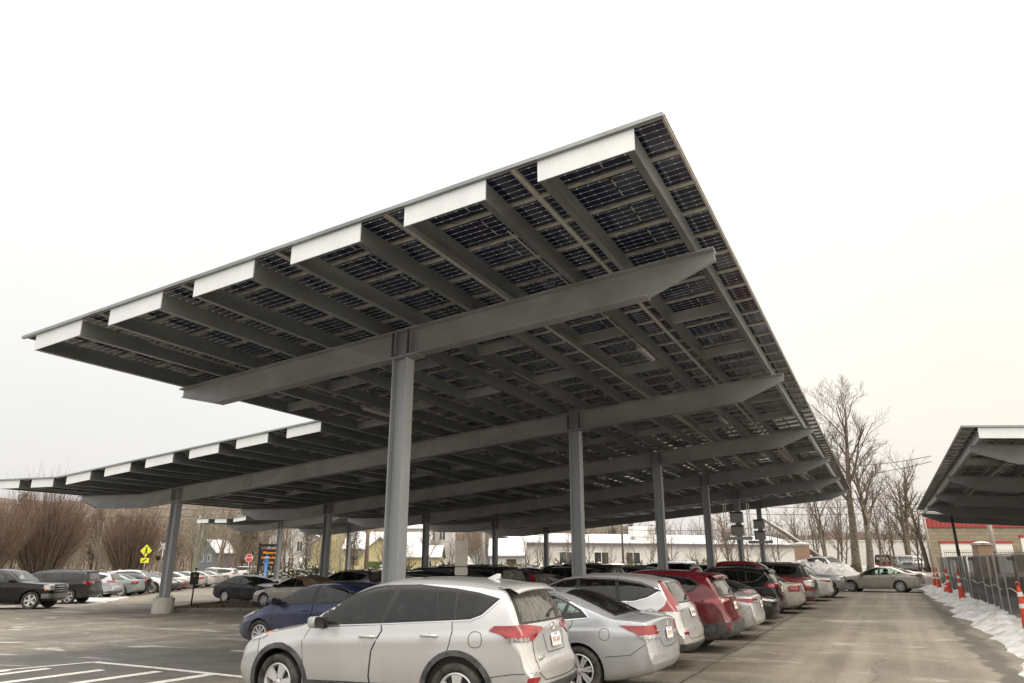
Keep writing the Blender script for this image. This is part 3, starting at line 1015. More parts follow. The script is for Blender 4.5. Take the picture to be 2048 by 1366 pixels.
    def ribbon(s, pts, mode, w=0.007, off=0.0025, sd=1, mb=None, mi=0, step=0.05, closed=False):
        if mb is None: mb = MB()
        if closed: pts = list(pts) + [pts[0]]
        kx = 0.0175 if mode.startswith('wrap') else 1.0
        dense = []
        for (a0, b0), (a1, b1) in zip(pts[:-1], pts[1:]):
            n = max(1, int(math.hypot((a1 - a0) * kx, b1 - b0) / step))
            for i in range(n): dense.append((a0 + (a1 - a0) * i / n, b0 + (b1 - b0) * i / n))
        dense.append(pts[-1])
        P = [s.hit(a, b, mode, sd) for a, b in dense]
        vs = []
        for i, (p, n) in enumerate(P):
            q0 = P[max(0, i - 1)][0]; q1 = P[min(len(P) - 1, i + 1)][0]
            if closed and i in (0, len(P) - 1): q0, q1 = P[-2][0], P[1][0]
            t = (q1 - q0)
            if t.length < 1e-6: t = Vector((1, 0, 0))
            t.normalize()
            sdv = t.cross(n); sdv.normalize()
            vs += [p + n * off + sdv * w / 2, p + n * off - sdv * w / 2, p - n * 0.004 + sdv * w / 2, p - n * 0.004 - sdv * w / 2]
        fs = []
        for i in range(len(P) - 1):
            a = i * 4; b_ = a + 4
            fs += [(a, a + 1, b_ + 1, b_), (a + 2, a, b_, b_ + 2), (a + 1, a + 3, b_ + 3, b_ + 1)]
        mb.add(vs, fs, mi)
        return mb

def arch_poly(xw, zc, r0, r1, a0, a1, n=22):
    o = [(xw + r1 * math.cos(R(a0 + (a1 - a0) * i / n)), zc + r1 * math.sin(R(a0 + (a1 - a0) * i / n))) for i in range(n + 1)]
    i_ = [(xw + r0 * math.cos(R(a0 + (a1 - a0) * i / n)), zc + r0 * math.sin(R(a0 + (a1 - a0) * i / n))) for i in range(n, -1, -1)]
    return o + i_

def tyre_mesh(r=0.35, w=0.225, rr=0.235):
    mb = MB()
    h = w / 2
    prof = [(rr, -h * 0.72), (rr + 0.012, -h * 0.86), (r * 0.80, -h * 0.985), (r * 0.9, -h), (r * 0.955, -h * 0.93), (r * 0.985, -h * 0.80), (r * 0.993, -h * 0.5)]
    prof += [(r * 0.993, -h * .46), (r * 0.972, -h * .44), (r * .972, -h * .36), (r, -h * .34), (r, -h * .05), (r * .972, -h * .03)]
    prof = prof + [(a, -b) for a, b in reversed(prof)]
    prof += [(rr - 0.01, h * .6), (rr - 0.01, -h * .6), (rr, -h * .72)]
    mb.lathe(prof, 44, 'y')
    # tread lugs
    for k in range(60):
        th = 2 * PI * k / 60
        for y0, y1 in ((-h * .78, -h * .5), (h * .5, h * .78)):
            M = Matrix.Rotation(-th, 4, 'Y')
            mb.box(r * 0.965, r * 0.998, y0, y1, -0.007, 0.007, 0, M)
    me = mb.mesh('tyre', [M_tyre], angle=40, fixn=True)
    return me

def rim_mesh(style, r=0.235, w=0.2):
    """alloy wheel facing +y"""
    mb = MB()
    h = w / 2 - 0.015
    mb.lathe([(r, -h), (r + 0.004, h), (r - 0.012, h + 0.008), (r - 0.022, h - 0.004), (r - 0.03, 0.0), (r - 0.035, -h)], 40, 'y')
    mb.lathe([(0.0, h - 0.085), (r - 0.028, h - 0.10)], 32, 'y', mi=1)          # dark well / brake
    mb.lathe([(0.0, h - 0.06), (r * 0.62, h - 0.06), (r * 0.62, h - 0.075)], 32, 'y', mi=2)
    mb.lathe([(0.0, h + 0.0), (0.028, h), (0.033, h - 0.008), (0.062, h - 0.014), (0.07, h - 0.05)], 24, 'y')
    def spoke(th, w0, w1, mi=0, r0=0.045, r1=None, lift=0.0):
        r1 = r1 or r - 0.014
        M = Matrix.Rotation(th, 4, 'Y')
        vs = []
        for rr_, ww, yy in ((r0, w0, h - 0.012), ((r0 + r1) / 2, (w0 + w1) / 2, h - 0.002 + lift), (r1, w1, h - 0.006)):
            vs += [(rr_, yy, -ww / 2), (rr_, yy, ww / 2), (rr_, yy - 0.03, ww / 2 + 0.004), (rr_, yy - 0.03, -ww / 2 - 0.004)]
        vs = [M @ Vector(v) for v in vs]
        fs = []
        for i in (0, 4):
            for k in range(4):
                fs.append((i + k, i + (k + 1) % 4, i + 4 + (k + 1) % 4, i + 4 + k))
        mb.add(vs, fs, mi)
    if style == 'rav':      # five broad split spokes with dark pockets
        for k in range(5):
            th = 2 * PI * k / 5 + PI / 2
            for s_ in (-1, 1):
                spoke(th + s_ * 0.155, 0.05, 0.075)
    elif style == 'five':
        for k in range(5):
            spoke(2 * PI * k / 5 + PI / 2, 0.06, 0.085)
    elif style == 'seven':
        for k in range(7):
            th = 2 * PI * k / 7
            spoke(th - 0.13, 0.03, 0.034); spoke(th + 0.13, 0.03, 0.034)
    elif style == 'ten':
        for k in range(10):
            spoke(2 * PI * k / 10, 0.028, 0.034)
    elif style == 'cover':
        for k in range(8):
            spoke(2 * PI * k / 8, 0.05, 0.10)
    for k in range(5):
        th = 2 * PI * k / 5 + 0.3
        mb.lathe([(0.0, h - 0.008), (0.011, h - 0.008), (0.011, h - 0.04)], 8, 'y', (0.05 * math.cos(th), 0, 0.05 * math.sin(th)), 1)
    return mb.mesh('rim', [M_rim, M_rimdark, M_exh], angle=35, fixn=True)

TYRE = tyre_mesh()
RIMS = {k: rim_mesh(k) for k in ('rav', 'five', 'seven', 'ten', 'cover')}

def handle_mesh():
    mb = MB()
    mb.tube([(-0.125, 0.0, 0), (-0.105, 0.026, 0), (-0.04, 0.036, 0.002), (0.05, 0.035, 0.002), (0.105, 0.026, 0), (0.125, 0.0, 0)], [0.012, 0.016, 0.017, 0.016, 0.015, 0.011], 8)
    mb.blob((0, -0.028, 0.0), 0.05, 2, 0.0, sq=(1.0, 0.6, 0.72), mi=1)
    return mb
def mirror_mesh(mi0=0):
    """left mirror, root at the door corner; y outward, x forward"""
    mb = MB()
    vs = []; n = 12
    secs = [(0.09, 0.5), (0.06, 0.85), (0.02, 1.0), (-0.04, 1.0), (-0.055, 0.93)]
    for x, k in secs:
        for i in range(n):
            th = 2 * PI * i / n
            cy, cz = math.cos(th), math.sin(th)
            # rounded rectangle
            ex = 0.55
            yy = math.copysign(abs(cy) ** ex, cy) * 0.115 * k; zz = math.copysign(abs(cz) ** ex, cz) * 0.075 * k
            vs.append((x + 0.02, 0.17 + yy, 0.075 + zz + yy * 0.08))
    fs = []
    for i in range(len(secs) - 1):
        for k in range(n):
            fs.append((i * n + k, i * n + (k + 1) % n, (i + 1) * n + (k + 1) % n, (i + 1) * n + k))
    fs.append(tuple(range(n)))
    mb.add(vs, fs, 0)
    # glass
    mb.add([(v[0] + 0.004, 0.17 + (v[1] - 0.17) * 0.9, 0.075 + (v[2] - 0.075) * 0.9) for v in vs[-n:]], [tuple(range(n - 1, -1, -1))], 2)
    mb.add([(v[0] + 0.0, v[1], v[2]) for v in vs[-n:]], [tuple(range(n - 1, -1, -1))], 1)
    mb.tube([(0.03, -0.02, 0.01), (0.02, 0.06, 0.015), (0.01, 0.12, 0.04)], [0.03, 0.026, 0.022], 8, 1)
    mb.prism([(0.10, -0.03), (0.0, 0.13), (-0.07, -0.03)], -0.03, 0.008, 'y', 1)
    return mb
M_mirror = mat('mirror_glass', (0.55, 0.6, 0.58), 0.03, 1.0)

def plate_parts(parent, loc, rz, txt='8TG 669', tilt=0.0, colour=True):
    mb = MB()
    mb.box(-0.006, 0.0, -0.152, 0.152, -0.076, 0.076)
    mb.box(-0.0065, -0.006, -0.06, 0.06, 0.05, 0.068, 1)
    p = mb.build('license_plate', [M_plate, M_plateblue], parent)
    p.location = loc; p.rotation_euler = (0, tilt, rz)
    t = part('lettering', text_mesh(txt, 0.078, M_platered, 0.0006), p, (-0.0078, 0, -0.008), (PI / 2, 0, -PI / 2), (0.86, 1.1, 1))
    return p
# ------------------------------------------------------------------ car shapes
SUV = dict(L=4.60, W=1.845, H=1.70, wx=(1.40, -1.26), wr=0.355, arch=0.43, tumble=0.36, nose=0.26, tail=0.16, edge=0.09,
    top=[(2.30, .62), (2.28, .74), (2.22, .84), (2.08, .92), (1.85, .985), (1.5, 1.045), (1.2, 1.09), (1.02, 1.14), (.72, 1.335), (.45, 1.49), (.15, 1.605), (-.2, 1.665), (-.7, 1.68), (-1.2, 1.662), (-1.65, 1.615), (-1.84, 1.58), (-1.97, 1.42), (-2.10, 1.19), (-2.17, 1.08), (-2.20, .98), (-2.22, .82), (-2.27, .74), (-2.30, .66)],
    bot=[(2.30, .42), (2.25, .30), (2.1, .24), (1.8, .22), (-1.6, .24), (-2.1, .30), (-2.28, .40), (-2.30, .45)],
    belt=[(1.2, 1.03), (.5, 1.055), (-.5, 1.11), (-1.5, 1.17), (-2.3, 1.2)],
    plan=[(2.30, .80), (2.15, .90), (1.9, .96), (1.5, .985), (0, 1), (-1.5, .985), (-2.1, .93), (-2.30, .88)],
    glass=[[(.80, 1.085), (-.13, 1.135), (-.27, 1.545), (.02, 1.535), (.34, 1.44), (.60, 1.28)],
           [(-.22, 1.14), (-.97, 1.18), (-.89, 1.54), (-.60, 1.565), (-.38, 1.56)],
           [(-1.0, 1.18), (-1.19, 1.19), (-1.18, 1.515), (-.92, 1.54)],
           [(-1.24, 1.195), (-1.42, 1.21), (-1.56, 1.26), (-1.76, 1.42), (-1.50, 1.475), (-1.23, 1.51)]],
    surround=[(.90, 1.07), (-.17, 1.12), (-1.20, 1.178), (-1.43, 1.195), (-1.575, 1.245), (-1.80, 1.43), (-1.50, 1.50), (-1.18, 1.545), (-.62, 1.59), (-.1, 1.578), (.12, 1.545), (.42, 1.45), (.70, 1.28)],
    sill_line=[(.93, 1.062), (-.17, 1.112), (-1.20, 1.170), (-1.44, 1.185), (-1.59, 1.238), (-1.81, 1.43)],
    doors=[[(1.0, .36), (.985, .62), (1.02, .88), (.93, 1.045), (-.17, 1.105), (-.19, 1.04), (-.06, .8), (-.03, .5), (-.06, .36)],
           [(-.075, .36), (-.045, .5), (-.075, .8), (-.205, 1.04), (-.185, 1.105), (-1.19, 1.165), (-1.205, 1.05), (-1.18, .92), (-1.14, .80), (-.996, .732), (-.883, .62), (-.81, .45), (-.80, .36)]],
    handles=[(.20 - .2, .965), (-.90, 1.0)], fuel=(-1.52, .97, .085),
    windscreen=[(1.00, .66), (.30, .56), (.24, .3), (.24, -.3), (.30, -.56), (1.00, -.66)],
    rear=('rear', [(-.70, 1.16), (.70, 1.16), (.60, 1.535), (-.60, 1.535)]),
    mirror=(.70, .90, 1.05), plate=(-2.215, 0.0, .93), plate_f=(2.31, 0, .50),
    taillight=[(114, 1.07), (118, 1.125), (136, 1.135), (158, 1.09), (160, 1.06), (151, 1.03), (144, .955), (128, .955), (123, 1.02)],
    tailclear=[(127, .95), (126, .995), (140, .995), (140, .95)],
    headlight=[(113, .93), (117, .90), (150, .78), (156, .82), (140, .90), (120, .985)],
    grille=[(-.5, .66), (.5, .66), (.56, .80), (-.56, .80)], lower=[(-.6, .34), (.6, .34), (.5, .56), (-.5, .56)],
    clad=True, spoiler=True, fin=True, rim='rav', tint=1, wiper=True, rails=False)

SEDAN = dict(L=4.93, W=1.85, H=1.475, wx=(1.495, -1.305), wr=0.335, arch=0.385, tumble=0.46, nose=0.28, tail=0.17, edge=0.085, sedan=True,
    top=[(2.465, .55), (2.45, .66), (2.38, .74), (2.2, .80), (1.9, .87), (1.5, .925), (1.2, .965), (1.05, 1.0), (.75, 1.165), (.45, 1.305), (.1, 1.415), (-.3, 1.465), (-.7, 1.46), (-1.05, 1.41), (-1.45, 1.275), (-1.80, 1.13), (-1.92, 1.095), (-2.2, 1.075), (-2.38, 1.045), (-2.415, .97), (-2.43, .76), (-2.45, .68), (-2.465, .60)],
    bot=[(2.465, .40), (2.42, .26), (2.2, .2), (1.8, .18), (-1.7, .2), (-2.2, .27), (-2.42, .36), (-2.465, .45)],
    belt=[(2.4, .8), (1.2, .91), (0, .955), (-1.2, 1.0), (-1.9, 1.02), (-2.46, 1.02)],
    plan=[(2.465, .78), (2.3, .90), (2, .96), (1.4, .99), (0, 1), (-1.5, .985), (-2.2, .93), (-2.465, .86)],
    glass=[[(.80, .975), (-.15, 1.0), (-.18, 1.365), (.15, 1.32), (.45, 1.205), (.68, 1.07)],
           [(-.24, 1.0), (-1.02, 1.035), (-1.10, 1.25), (-.85, 1.335), (-.27, 1.37)],
           [(-1.07, 1.04), (-1.40, 1.075), (-1.30, 1.15), (-1.14, 1.235)]],
    surround=[(.90, .955), (-.2, .985), (-1.05, 1.02), (-1.46, 1.06), (-1.34, 1.165), (-1.12, 1.265), (-.85, 1.36), (-.27, 1.395), (-.05, 1.385), (.18, 1.34), (.50, 1.22), (.75, 1.07)],
    chrome=[(.90, .95), (-.2, .98), (-1.05, 1.015), (-1.48, 1.055), (-1.35, 1.175), (-1.12, 1.28), (-.85, 1.375), (-.27, 1.41), (-.05, 1.40), (.18, 1.355)],
    doors=[[(1.02, .30), (1.0, .6), (1.0, .85), (.92, .945), (-.21, .975), (-.2, .8), (-.12, .5), (-.15, .30)],
           [(-.165, .30), (-.135, .5), (-.215, .8), (-.225, .975), (-1.22, 1.02), (-1.2, .93), (-1.0, .78), (-.84, .66), (-.80, .30)]],
    handles=[(.02, .85), (-.95, .885)], fuel=(-1.72, .84, .075),
    windscreen=[(1.00, .66), (.30, .55), (.24, .3), (.24, -.3), (.30, -.55), (1.00, -.66)],
    rear=('top', [(-1.02, .50), (-1.80, .60), (-1.84, .3), (-1.84, -.3), (-1.80, -.60), (-1.02, -.50), (-.98, -.2), (-.98, .2)]),
    mirror=(.72, .90, .96), plate=(-2.445, 0.0, .83), plate_f=(2.48, 0, .45),
    taillight=[(119, .965), (150, .965), (155, .80), (137, .795)],
    tailclear=[(136, .79), (131, .84), (154, .84), (156, .79)],
    headlight=[(112, .80), (117, .76), (150, .66), (156, .70), (138, .78), (118, .845)],
    grille=[(-.45, .58), (.45, .58), (.5, .70), (-.5, .70)], lower=[(-.55, .26), (.55, .26), (.5, .42), (-.5, .42)],
    clad=False, rim='seven', tint=0)

HATCH = dict(SEDAN, L=4.57, W=1.76, H=1.48, wx=(1.38, -1.32), wr=.32, arch=.36, sedan=False, tumble=.42,
    top=[(2.285, .50), (2.26, .62), (2.18, .70), (1.95, .80), (1.6, .90), (1.35, .965), (1.2, 1.01), (.8, 1.20), (.4, 1.37), (.0, 1.465), (-.4, 1.48), (-.9, 1.44), (-1.4, 1.34), (-1.8, 1.22), (-2.0, 1.14), (-2.12, 1.05), (-2.2, .9), (-2.25, .7), (-2.285, .6)],
    bot=[(2.285, .40), (2.24, .26), (2.0, .19), (1.8, .17), (-1.7, .2), (-2.1, .27), (-2.25, .36), (-2.285, .45)],
    belt=[(2.2, .8), (1.2, .92), (0, .99), (-1.2, 1.06), (-2.28, 1.1)],
    plan=[(2.285, .74), (2.1, .88), (1.8, .96), (1.4, .99), (0, 1), (-1.4, .985), (-2.0, .94), (-2.285, .86)],
    glass=[[(.98, .985), (-.10, 1.03), (-.16, 1.375), (.15, 1.33), (.48, 1.22), (.78, 1.08)],
           [(-.20, 1.035), (-1.0, 1.08), (-1.1, 1.26), (-.9, 1.325), (-.25, 1.38)],
           [(-1.05, 1.085), (-1.5, 1.15), (-1.3, 1.22), (-1.15, 1.26)]],
    surround=[(1.08, .965), (-.15, 1.012), (-1.03, 1.062), (-1.58, 1.14), (-1.3, 1.245), (-.9, 1.35), (-.22, 1.405), (.15, 1.36), (.50, 1.245), (.86, 1.075)], chrome=None,
    doors=[[(1.0, .30), (.98, .6), (1.0, .85), (.95, .95), (-.16, .995), (-.15, .8), (-.08, .5), (-.1, .30)],
           [(-.115, .30), (-.095, .5), (-.165, .8), (-.175, .995), (-1.2, 1.06), (-1.2, .95), (-1.0, .78), (-.86, .66), (-.84, .30)]],
    handles=[(.05, .87), (-.92, .92)], windscreen=[(1.12, .62), (.30, .54), (.24, .3), (.24, -.3), (.30, -.54), (1.12, -.62)],
    rear=('top', [(-1.25, .50), (-1.95, .55), (-1.95, -.55), (-1.25, -.50)]), mirror=(.86, .86, .98), plate=(-2.25, 0, .78), plate_f=(2.30, 0, .45),
    taillight=[(120, .95), (122, 1.05), (148, 1.06), (148, .92)], tailclear=None,
    headlight=[(110, .80), (114, .76), (148, .60), (152, .64), (134, .76), (116, .845)], rim='ten')

PICKUP = dict(SUV, L=5.84, W=2.0, H=1.88, wx=(1.98, -1.66), wr=.40, arch=.49, tumble=.22, nose=.16, edge=.06, clad=False, spoiler=False, fin=False,
    n=130, top=[(2.92, .72), (2.91, 1.02), (2.86, 1.12), (2.7, 1.17), (2.2, 1.21), (1.6, 1.25), (1.42, 1.29), (1.1, 1.53), (.82, 1.73), (.55, 1.82), (.2, 1.865), (-.5, 1.87), (-.82, 1.84), (-.92, 1.60), (-.98, 1.36), (-1.05, 1.33), (-1.3, 1.325), (-2.84, 1.325), (-2.90, 1.28), (-2.91, .9), (-2.92, .7)],
    bot=[(2.92, .48), (2.85, .36), (2.6, .32), (-2.6, .42), (-2.92, .48)],
    belt=[(2.9, 1.05), (1.4, 1.2), (0, 1.22), (-2.9, 1.26)],
    plan=[(2.92, .90), (2.7, .97), (2.2, 1), (-2.6, 1), (-2.92, .97)], beltw=.965,
    glass=[[(1.15, 1.25), (.34, 1.27), (.34, 1.70), (.62, 1.69), (.85, 1.55), (1.0, 1.42)],
           [(.24, 1.27), (-.58, 1.27), (-.66, 1.45), (-.6, 1.69), (.24, 1.71)]],
    surround=[(1.2, 1.235), (-.62, 1.245), (-.72, 1.45), (-.64, 1.72), (.4, 1.74), (.66, 1.71), (.9, 1.56), (1.05, 1.43)], sill_line=None,
    doors=[[(1.3, .46), (1.3, 1.1), (1.2, 1.225), (.29, 1.235), (.29, .46)], [(.275, .46), (.275, 1.235), (-.66, 1.24), (-.72, 1.0), (-.72, .46)]],
    handles=[(.45, 1.10), (-.5, 1.11)], fuel=(-1.2, 1.1, .08), windscreen=[(1.36, .74), (.74, .64), (.70, .3), (.70, -.3), (.74, -.64), (1.36, -.74)],
    rear=None, mirror=(1.02, 1.0, 1.24), plate=(-2.93, 0, .62), plate_f=(2.93, 0, .58),
    taillight=[(133, 1.26), (140, 1.26), (140, .92), (133, .92)], tailclear=None,
    headlight=[(122, .98), (122, 1.10), (146, 1.12), (146, .86), (130, .86)], grille=[(-.62, .72), (.62, .72), (.62, 1.10), (-.62, 1.10)], lower=None,
    bumper=True, rim='five', wiper=False)

BIGSUV = dict(SUV, L=5.0, W=1.93, H=1.80, wx=(1.55, -1.40), wr=.375, arch=.45, tumble=.26, nose=.2, n=100, clad=False,
    top=[(2.50, .62), (2.48, .86), (2.42, .98), (2.25, 1.06), (1.9, 1.12), (1.5, 1.17), (1.3, 1.21), (.95, 1.45), (.65, 1.63), (.35, 1.73), (0, 1.775), (-.6, 1.785), (-1.4, 1.77), (-2.0, 1.73), (-2.14, 1.69), (-2.28, 1.40), (-2.36, 1.22), (-2.42, 1.1), (-2.44, .85), (-2.48, .78), (-2.50, .66)],
    bot=[(2.50, .45), (2.45, .32), (2.1, .26), (1.8, .24), (-1.7, .26), (-2.3, .32), (-2.48, .42), (-2.50, .46)],
    belt=[(2.4, .9), (1.4, 1.12), (0, 1.15), (-1.5, 1.19), (-2.5, 1.22)], plan=[(2.50, .82), (2.35, .92), (2.0, .97), (1.5, .99), (0, 1), (-1.6, .99), (-2.3, .95), (-2.50, .9)],
    glass=[[(1.05, 1.18), (.06, 1.20), (.0, 1.66), (.35, 1.64), (.62, 1.53), (.85, 1.37)], [(-.03, 1.20), (-.95, 1.225), (-.95, 1.66), (-.09, 1.675)], [(-1.03, 1.23), (-1.75, 1.27), (-1.95, 1.40), (-1.9, 1.60), (-1.03, 1.655)]],
    surround=[(1.12, 1.165), (0, 1.185), (-1.0, 1.21), (-1.78, 1.25), (-2.0, 1.39), (-1.94, 1.63), (-1.0, 1.69), (0, 1.70), (.38, 1.665), (.68, 1.54), (.93, 1.37)], sill_line=None,
    doors=[[(1.1, .38), (1.08, .9), (1.05, 1.15), (0.02, 1.18), (.05, .38)], [(.03, .38), (0.0, 1.18), (-.98, 1.205), (-1.02, 1.0), (-.92, .82), (-.86, .38)]],
    handles=[(.2, 1.04), (-.75, 1.07)], fuel=(-1.8, 1.05, .08), windscreen=[(1.24, .70), (.52, .62), (.46, .3), (.46, -.3), (.52, -.62), (1.24, -.70)],
    rear=('rear', [(-.68, 1.25), (.68, 1.25), (.6, 1.64), (-.6, 1.64)]), mirror=(.95, .95, 1.14), plate=(-2.44, 0, .98), plate_f=(2.51, 0, .5),
    taillight=[(122, 1.0), (122, 1.16), (160, 1.16), (160, 1.04), (140, .98)], tailclear=None,
    headlight=[(115, 1.0), (118, .96), (150, .90), (152, .98), (135, 1.03), (118, 1.05)], grille=[(-.5, .72), (.5, .72), (.52, .96), (-.52, .96)], rails=True, rim='five', fin=False)

CRV = dict(SUV, L=4.53, W=1.82, H=1.65, wx=(1.36, -1.26), wr=.345, arch=.41, clad=False, clad_low=True, tumble=.38, chrome_dlo=True,
    top=[(2.265, .60), (2.24, .74), (2.16, .84), (2.0, .92), (1.75, .98), (1.5, 1.03), (1.25, 1.08), (1.1, 1.12), (.8, 1.31), (.5, 1.47), (.2, 1.57), (-.2, 1.63), (-.7, 1.645), (-1.2, 1.62), (-1.6, 1.565), (-1.78, 1.53), (-1.92, 1.36), (-2.05, 1.14), (-2.13, 1.03), (-2.17, .93), (-2.19, .80), (-2.24, .72), (-2.265, .62)],
    bot=[(2.265, .42), (2.2, .30), (2.0, .24), (-1.7, .24), (-2.1, .30), (-2.24, .38), (-2.265, .45)],
    plan=[(2.265, .80), (2.1, .90), (1.9, .96), (1.5, .985), (0, 1), (-1.5, .985), (-2.05, .93), (-2.265, .88)],
    glass=[[(.92, 1.075), (-.08, 1.115), (-.14, 1.52), (.15, 1.49), (.45, 1.38), (.72, 1.23)], [(-.16, 1.12), (-.98, 1.16), (-.92, 1.51), (-.22, 1.53)],
           [(-1.06, 1.165), (-1.30, 1.18), (-1.52, 1.24), (-1.72, 1.34), (-1.42, 1.44), (-.99, 1.50)]],
    surround=[(1.0, 1.055), (-.12, 1.098), (-1.0, 1.143), (-1.32, 1.16), (-1.55, 1.22), (-1.80, 1.345), (-1.42, 1.465), (-.95, 1.535), (-.18, 1.558), (.18, 1.515), (.5, 1.395), (.8, 1.23)], sill_line=None,
    chrome=[(1.0, 1.05), (-.12, 1.09), (-1.0, 1.135), (-1.32, 1.152), (-1.56, 1.212), (-1.82, 1.345), (-1.42, 1.478), (-.95, 1.548), (-.18, 1.57)],
    rear=('rear', [(-.56, 1.13), (.56, 1.13), (.46, 1.46), (-.46, 1.46)]), plate=(-2.19, 0, .95), plate_f=(2.27, 0, .5), fuel=(-1.62, .95, .075),
    taillight=[(119, .99), (126, 1.08), (130, 1.22), (126, 1.50), (131, 1.50), (142, 1.22), (147, 1.08), (149, .985)], tailclear=[(138, .99), (137, 1.07), (147, 1.07), (148, .99)],
    taillow=True, spoiler=False, fin=False, rim='five', handles=[(.05, .97), (-.88, 1.01)])

def scaled(base, L, W_, H, **kw):
    """same body type in another size"""
    kx = L / base['L']; kz = H / base['H']; ky = W_ / base['W']
    d = dict(base); d.update(L=L, W=W_, H=H)
    for k in ('top', 'bot', 'belt'): d[k] = [(x * kx, z * kz) for x, z in base[k]]
    d['plan'] = [(x * kx, z) for x, z in base['plan']]
    d['wx'] = tuple(x * kx for x in base['wx'])
    for k in ('surround', 'chrome', 'sill_line'):
        if base.get(k): d[k] = [(x * kx, z * kz) for x, z in base[k]]
    for k in ('glass', 'doors'): d[k] = [[(x * kx, z * kz) for x, z in p] for p in base[k]]
    d['handles'] = [(x * kx, z * kz) for x, z in base['handles']]
    d['fuel'] = (base['fuel'][0] * kx, base['fuel'][1] * kz, base['fuel'][2])
    d['windscreen'] = [(x * kx, y * ky) for x, y in base['windscreen']]
    if base.get('rear'):
        m, p = base['rear']
        d['rear'] = (m, [(a * (ky if m == 'rear' else kx), b * (kz if m == 'rear' else ky)) for a, b in p])
    for k in ('mirror', 'plate', 'plate_f'): d[k] = (base[k][0] * kx, base[k][1] * ky, base[k][2] * kz)
    for k in ('taillight', 'tailclear', 'headlight'):
        if base.get(k): d[k] = [(a, z * kz) for a, z in base[k]]
    for k in ('grille', 'lower'):
        if base.get(k): d[k] = [(y * ky, z * kz) for y, z in base[k]]
    d.update(kw)
    return d

RAVNEW = scaled(SUV, 4.60, 1.86, 1.70, wr=.365, arch=.45, tumble=.33, rim='ten',
    taillight=[(112, 1.03), (124, 1.10), (158, 1.10), (158, 1.05), (146, 1.0), (124, .97)], tailclear=[(134, 1.02), (134, 1.075), (156, 1.085), (156, 1.05)], bigclad=True, fuel=None,
    glass=SUV['glass'][:2] + [[(-1.0, 1.18), (-1.28, 1.19), (-1.48, 1.26), (-1.60, 1.38), (-1.45, 1.47), (-.93, 1.54)]],
    surround=[(.90, 1.07), (-.17, 1.12), (-1.30, 1.178), (-1.52, 1.25), (-1.66, 1.38), (-1.50, 1.50), (-1.18, 1.545), (-.62, 1.59), (-.1, 1.578), (.12, 1.545), (.42, 1.45), (.70, 1.28)], sill_line=None)
WAGON = scaled(SUV, 4.78, 1.82, 1.62, clad=False, clad_low=True, rails=True, spoiler=False, rim='seven', wr=.34, arch=.41,
    taillight=[(116, .99), (120, 1.06), (145, 1.08), (150, .98), (135, .94)], tailclear=None)
XOVER = scaled(SUV, 4.66, 1.84, 1.69, rim='seven', taillight=[(116, 1.06), (128, 1.12), (156, 1.12), (150, 1.03), (130, 1.0)], tailclear=None, rails=True)
COROLLA = scaled(SEDAN, 4.58, 1.77, 1.46, rim='cover', chrome=None, taillight=[(119, .93), (124, .965), (160, .955), (156, .86), (135, .87)], tailclear=[(140, .87), (141, .91), (158, .92), (156, .87)])
OLDSEDAN = scaled(SEDAN, 4.53, 1.70, 1.47, rim='cover', chrome=None, taillight=[(124, .78), (122, .90), (128, .99), (144, .99), (148, .90), (143, .78)], tailclear=None)
LUX = scaled(SEDAN, 4.8, 1.82, 1.45, rim='ten', taillight=[(118, .92), (125, .96), (160, .93), (158, .86), (140, .87)], tailclear=None)
MAZDA = scaled(HATCH, 4.46, 1.8, 1.47, rim='ten')
TACOMA = scaled(PICKUP, 5.39, 1.89, 1.79)
DURANGO = scaled(BIGSUV, 5.1, 1.93, 1.80, rim='five')
BOXY = scaled(BIGSUV, 4.2, 1.87, 1.84, tumble=.12, nose=.06, rails=False, rim='five', spoiler=False,
    top=[(2.10, .70), (2.09, 1.02), (2.05, 1.12), (1.9, 1.15), (.95, 1.21), (.86, 1.27), (.68, 1.62), (.6, 1.76), (.45, 1.82), (-.3, 1.84), (-1.8, 1.83), (-1.98, 1.80), (-2.04, 1.6), (-2.08, 1.2), (-2.10, .8)],
    plan=[(2.10, .80), (1.95, .84), (.9, .92), (.6, 1), (-2.1, .99)], windscreen=[(.90, .66), (.66, .62), (.66, -.62), (.90, -.66)],
    headlight=[(146, .92), (146, 1.04), (157, 1.04), (157, .92)], grille=[(-.42, .78), (.42, .78), (.42, 1.06), (-.42, 1.06)],
    glass=[[(.66, 1.2), (-.1, 1.2), (-.1, 1.68), (.55, 1.68)], [(-.2, 1.2), (-.95, 1.2), (-.95, 1.68), (-.2, 1.68)], [(-1.1, 1.2), (-1.9, 1.2), (-1.88, 1.68), (-1.1, 1.68)]],
    surround=[(.72, 1.18), (-1.95, 1.18), (-1.93, 1.71), (.58, 1.71)])
VAN = scaled(BIGSUV, 5.0, 1.95, 1.98, tumble=.14, nose=.2, rails=False, spoiler=False, rim='cover',
    top=[(2.50, .60), (2.47, .90), (2.38, 1.02), (2.1, 1.13), (1.8, 1.22), (1.65, 1.30), (1.2, 1.66), (.95, 1.84), (.6, 1.93), (0, 1.96), (-2.2, 1.97), (-2.40, 1.93), (-2.46, 1.6), (-2.49, 1.2), (-2.50, .7)],
    windscreen=[(1.66, .72), (1.06, .66), (1.06, -.66), (1.66, -.72)],
    glass=[[(1.35, 1.28), (.5, 1.28), (.5, 1.72), (.85, 1.72)], [(.35, 1.28), (-.8, 1.28), (-.8, 1.72), (.35, 1.72)], [(-.95, 1.28), (-2.2, 1.28), (-2.15, 1.72), (-.95, 1.72)]],
    surround=[(1.42, 1.26), (-2.26, 1.26), (-2.2, 1.75), (.8, 1.75)],
    rear=('rear', [(-.72, 1.25), (.72, 1.25), (.68, 1.75), (-.68, 1.75)]), taillight=[(131, .95), (131, 1.25), (137, 1.25), (137, .95)])
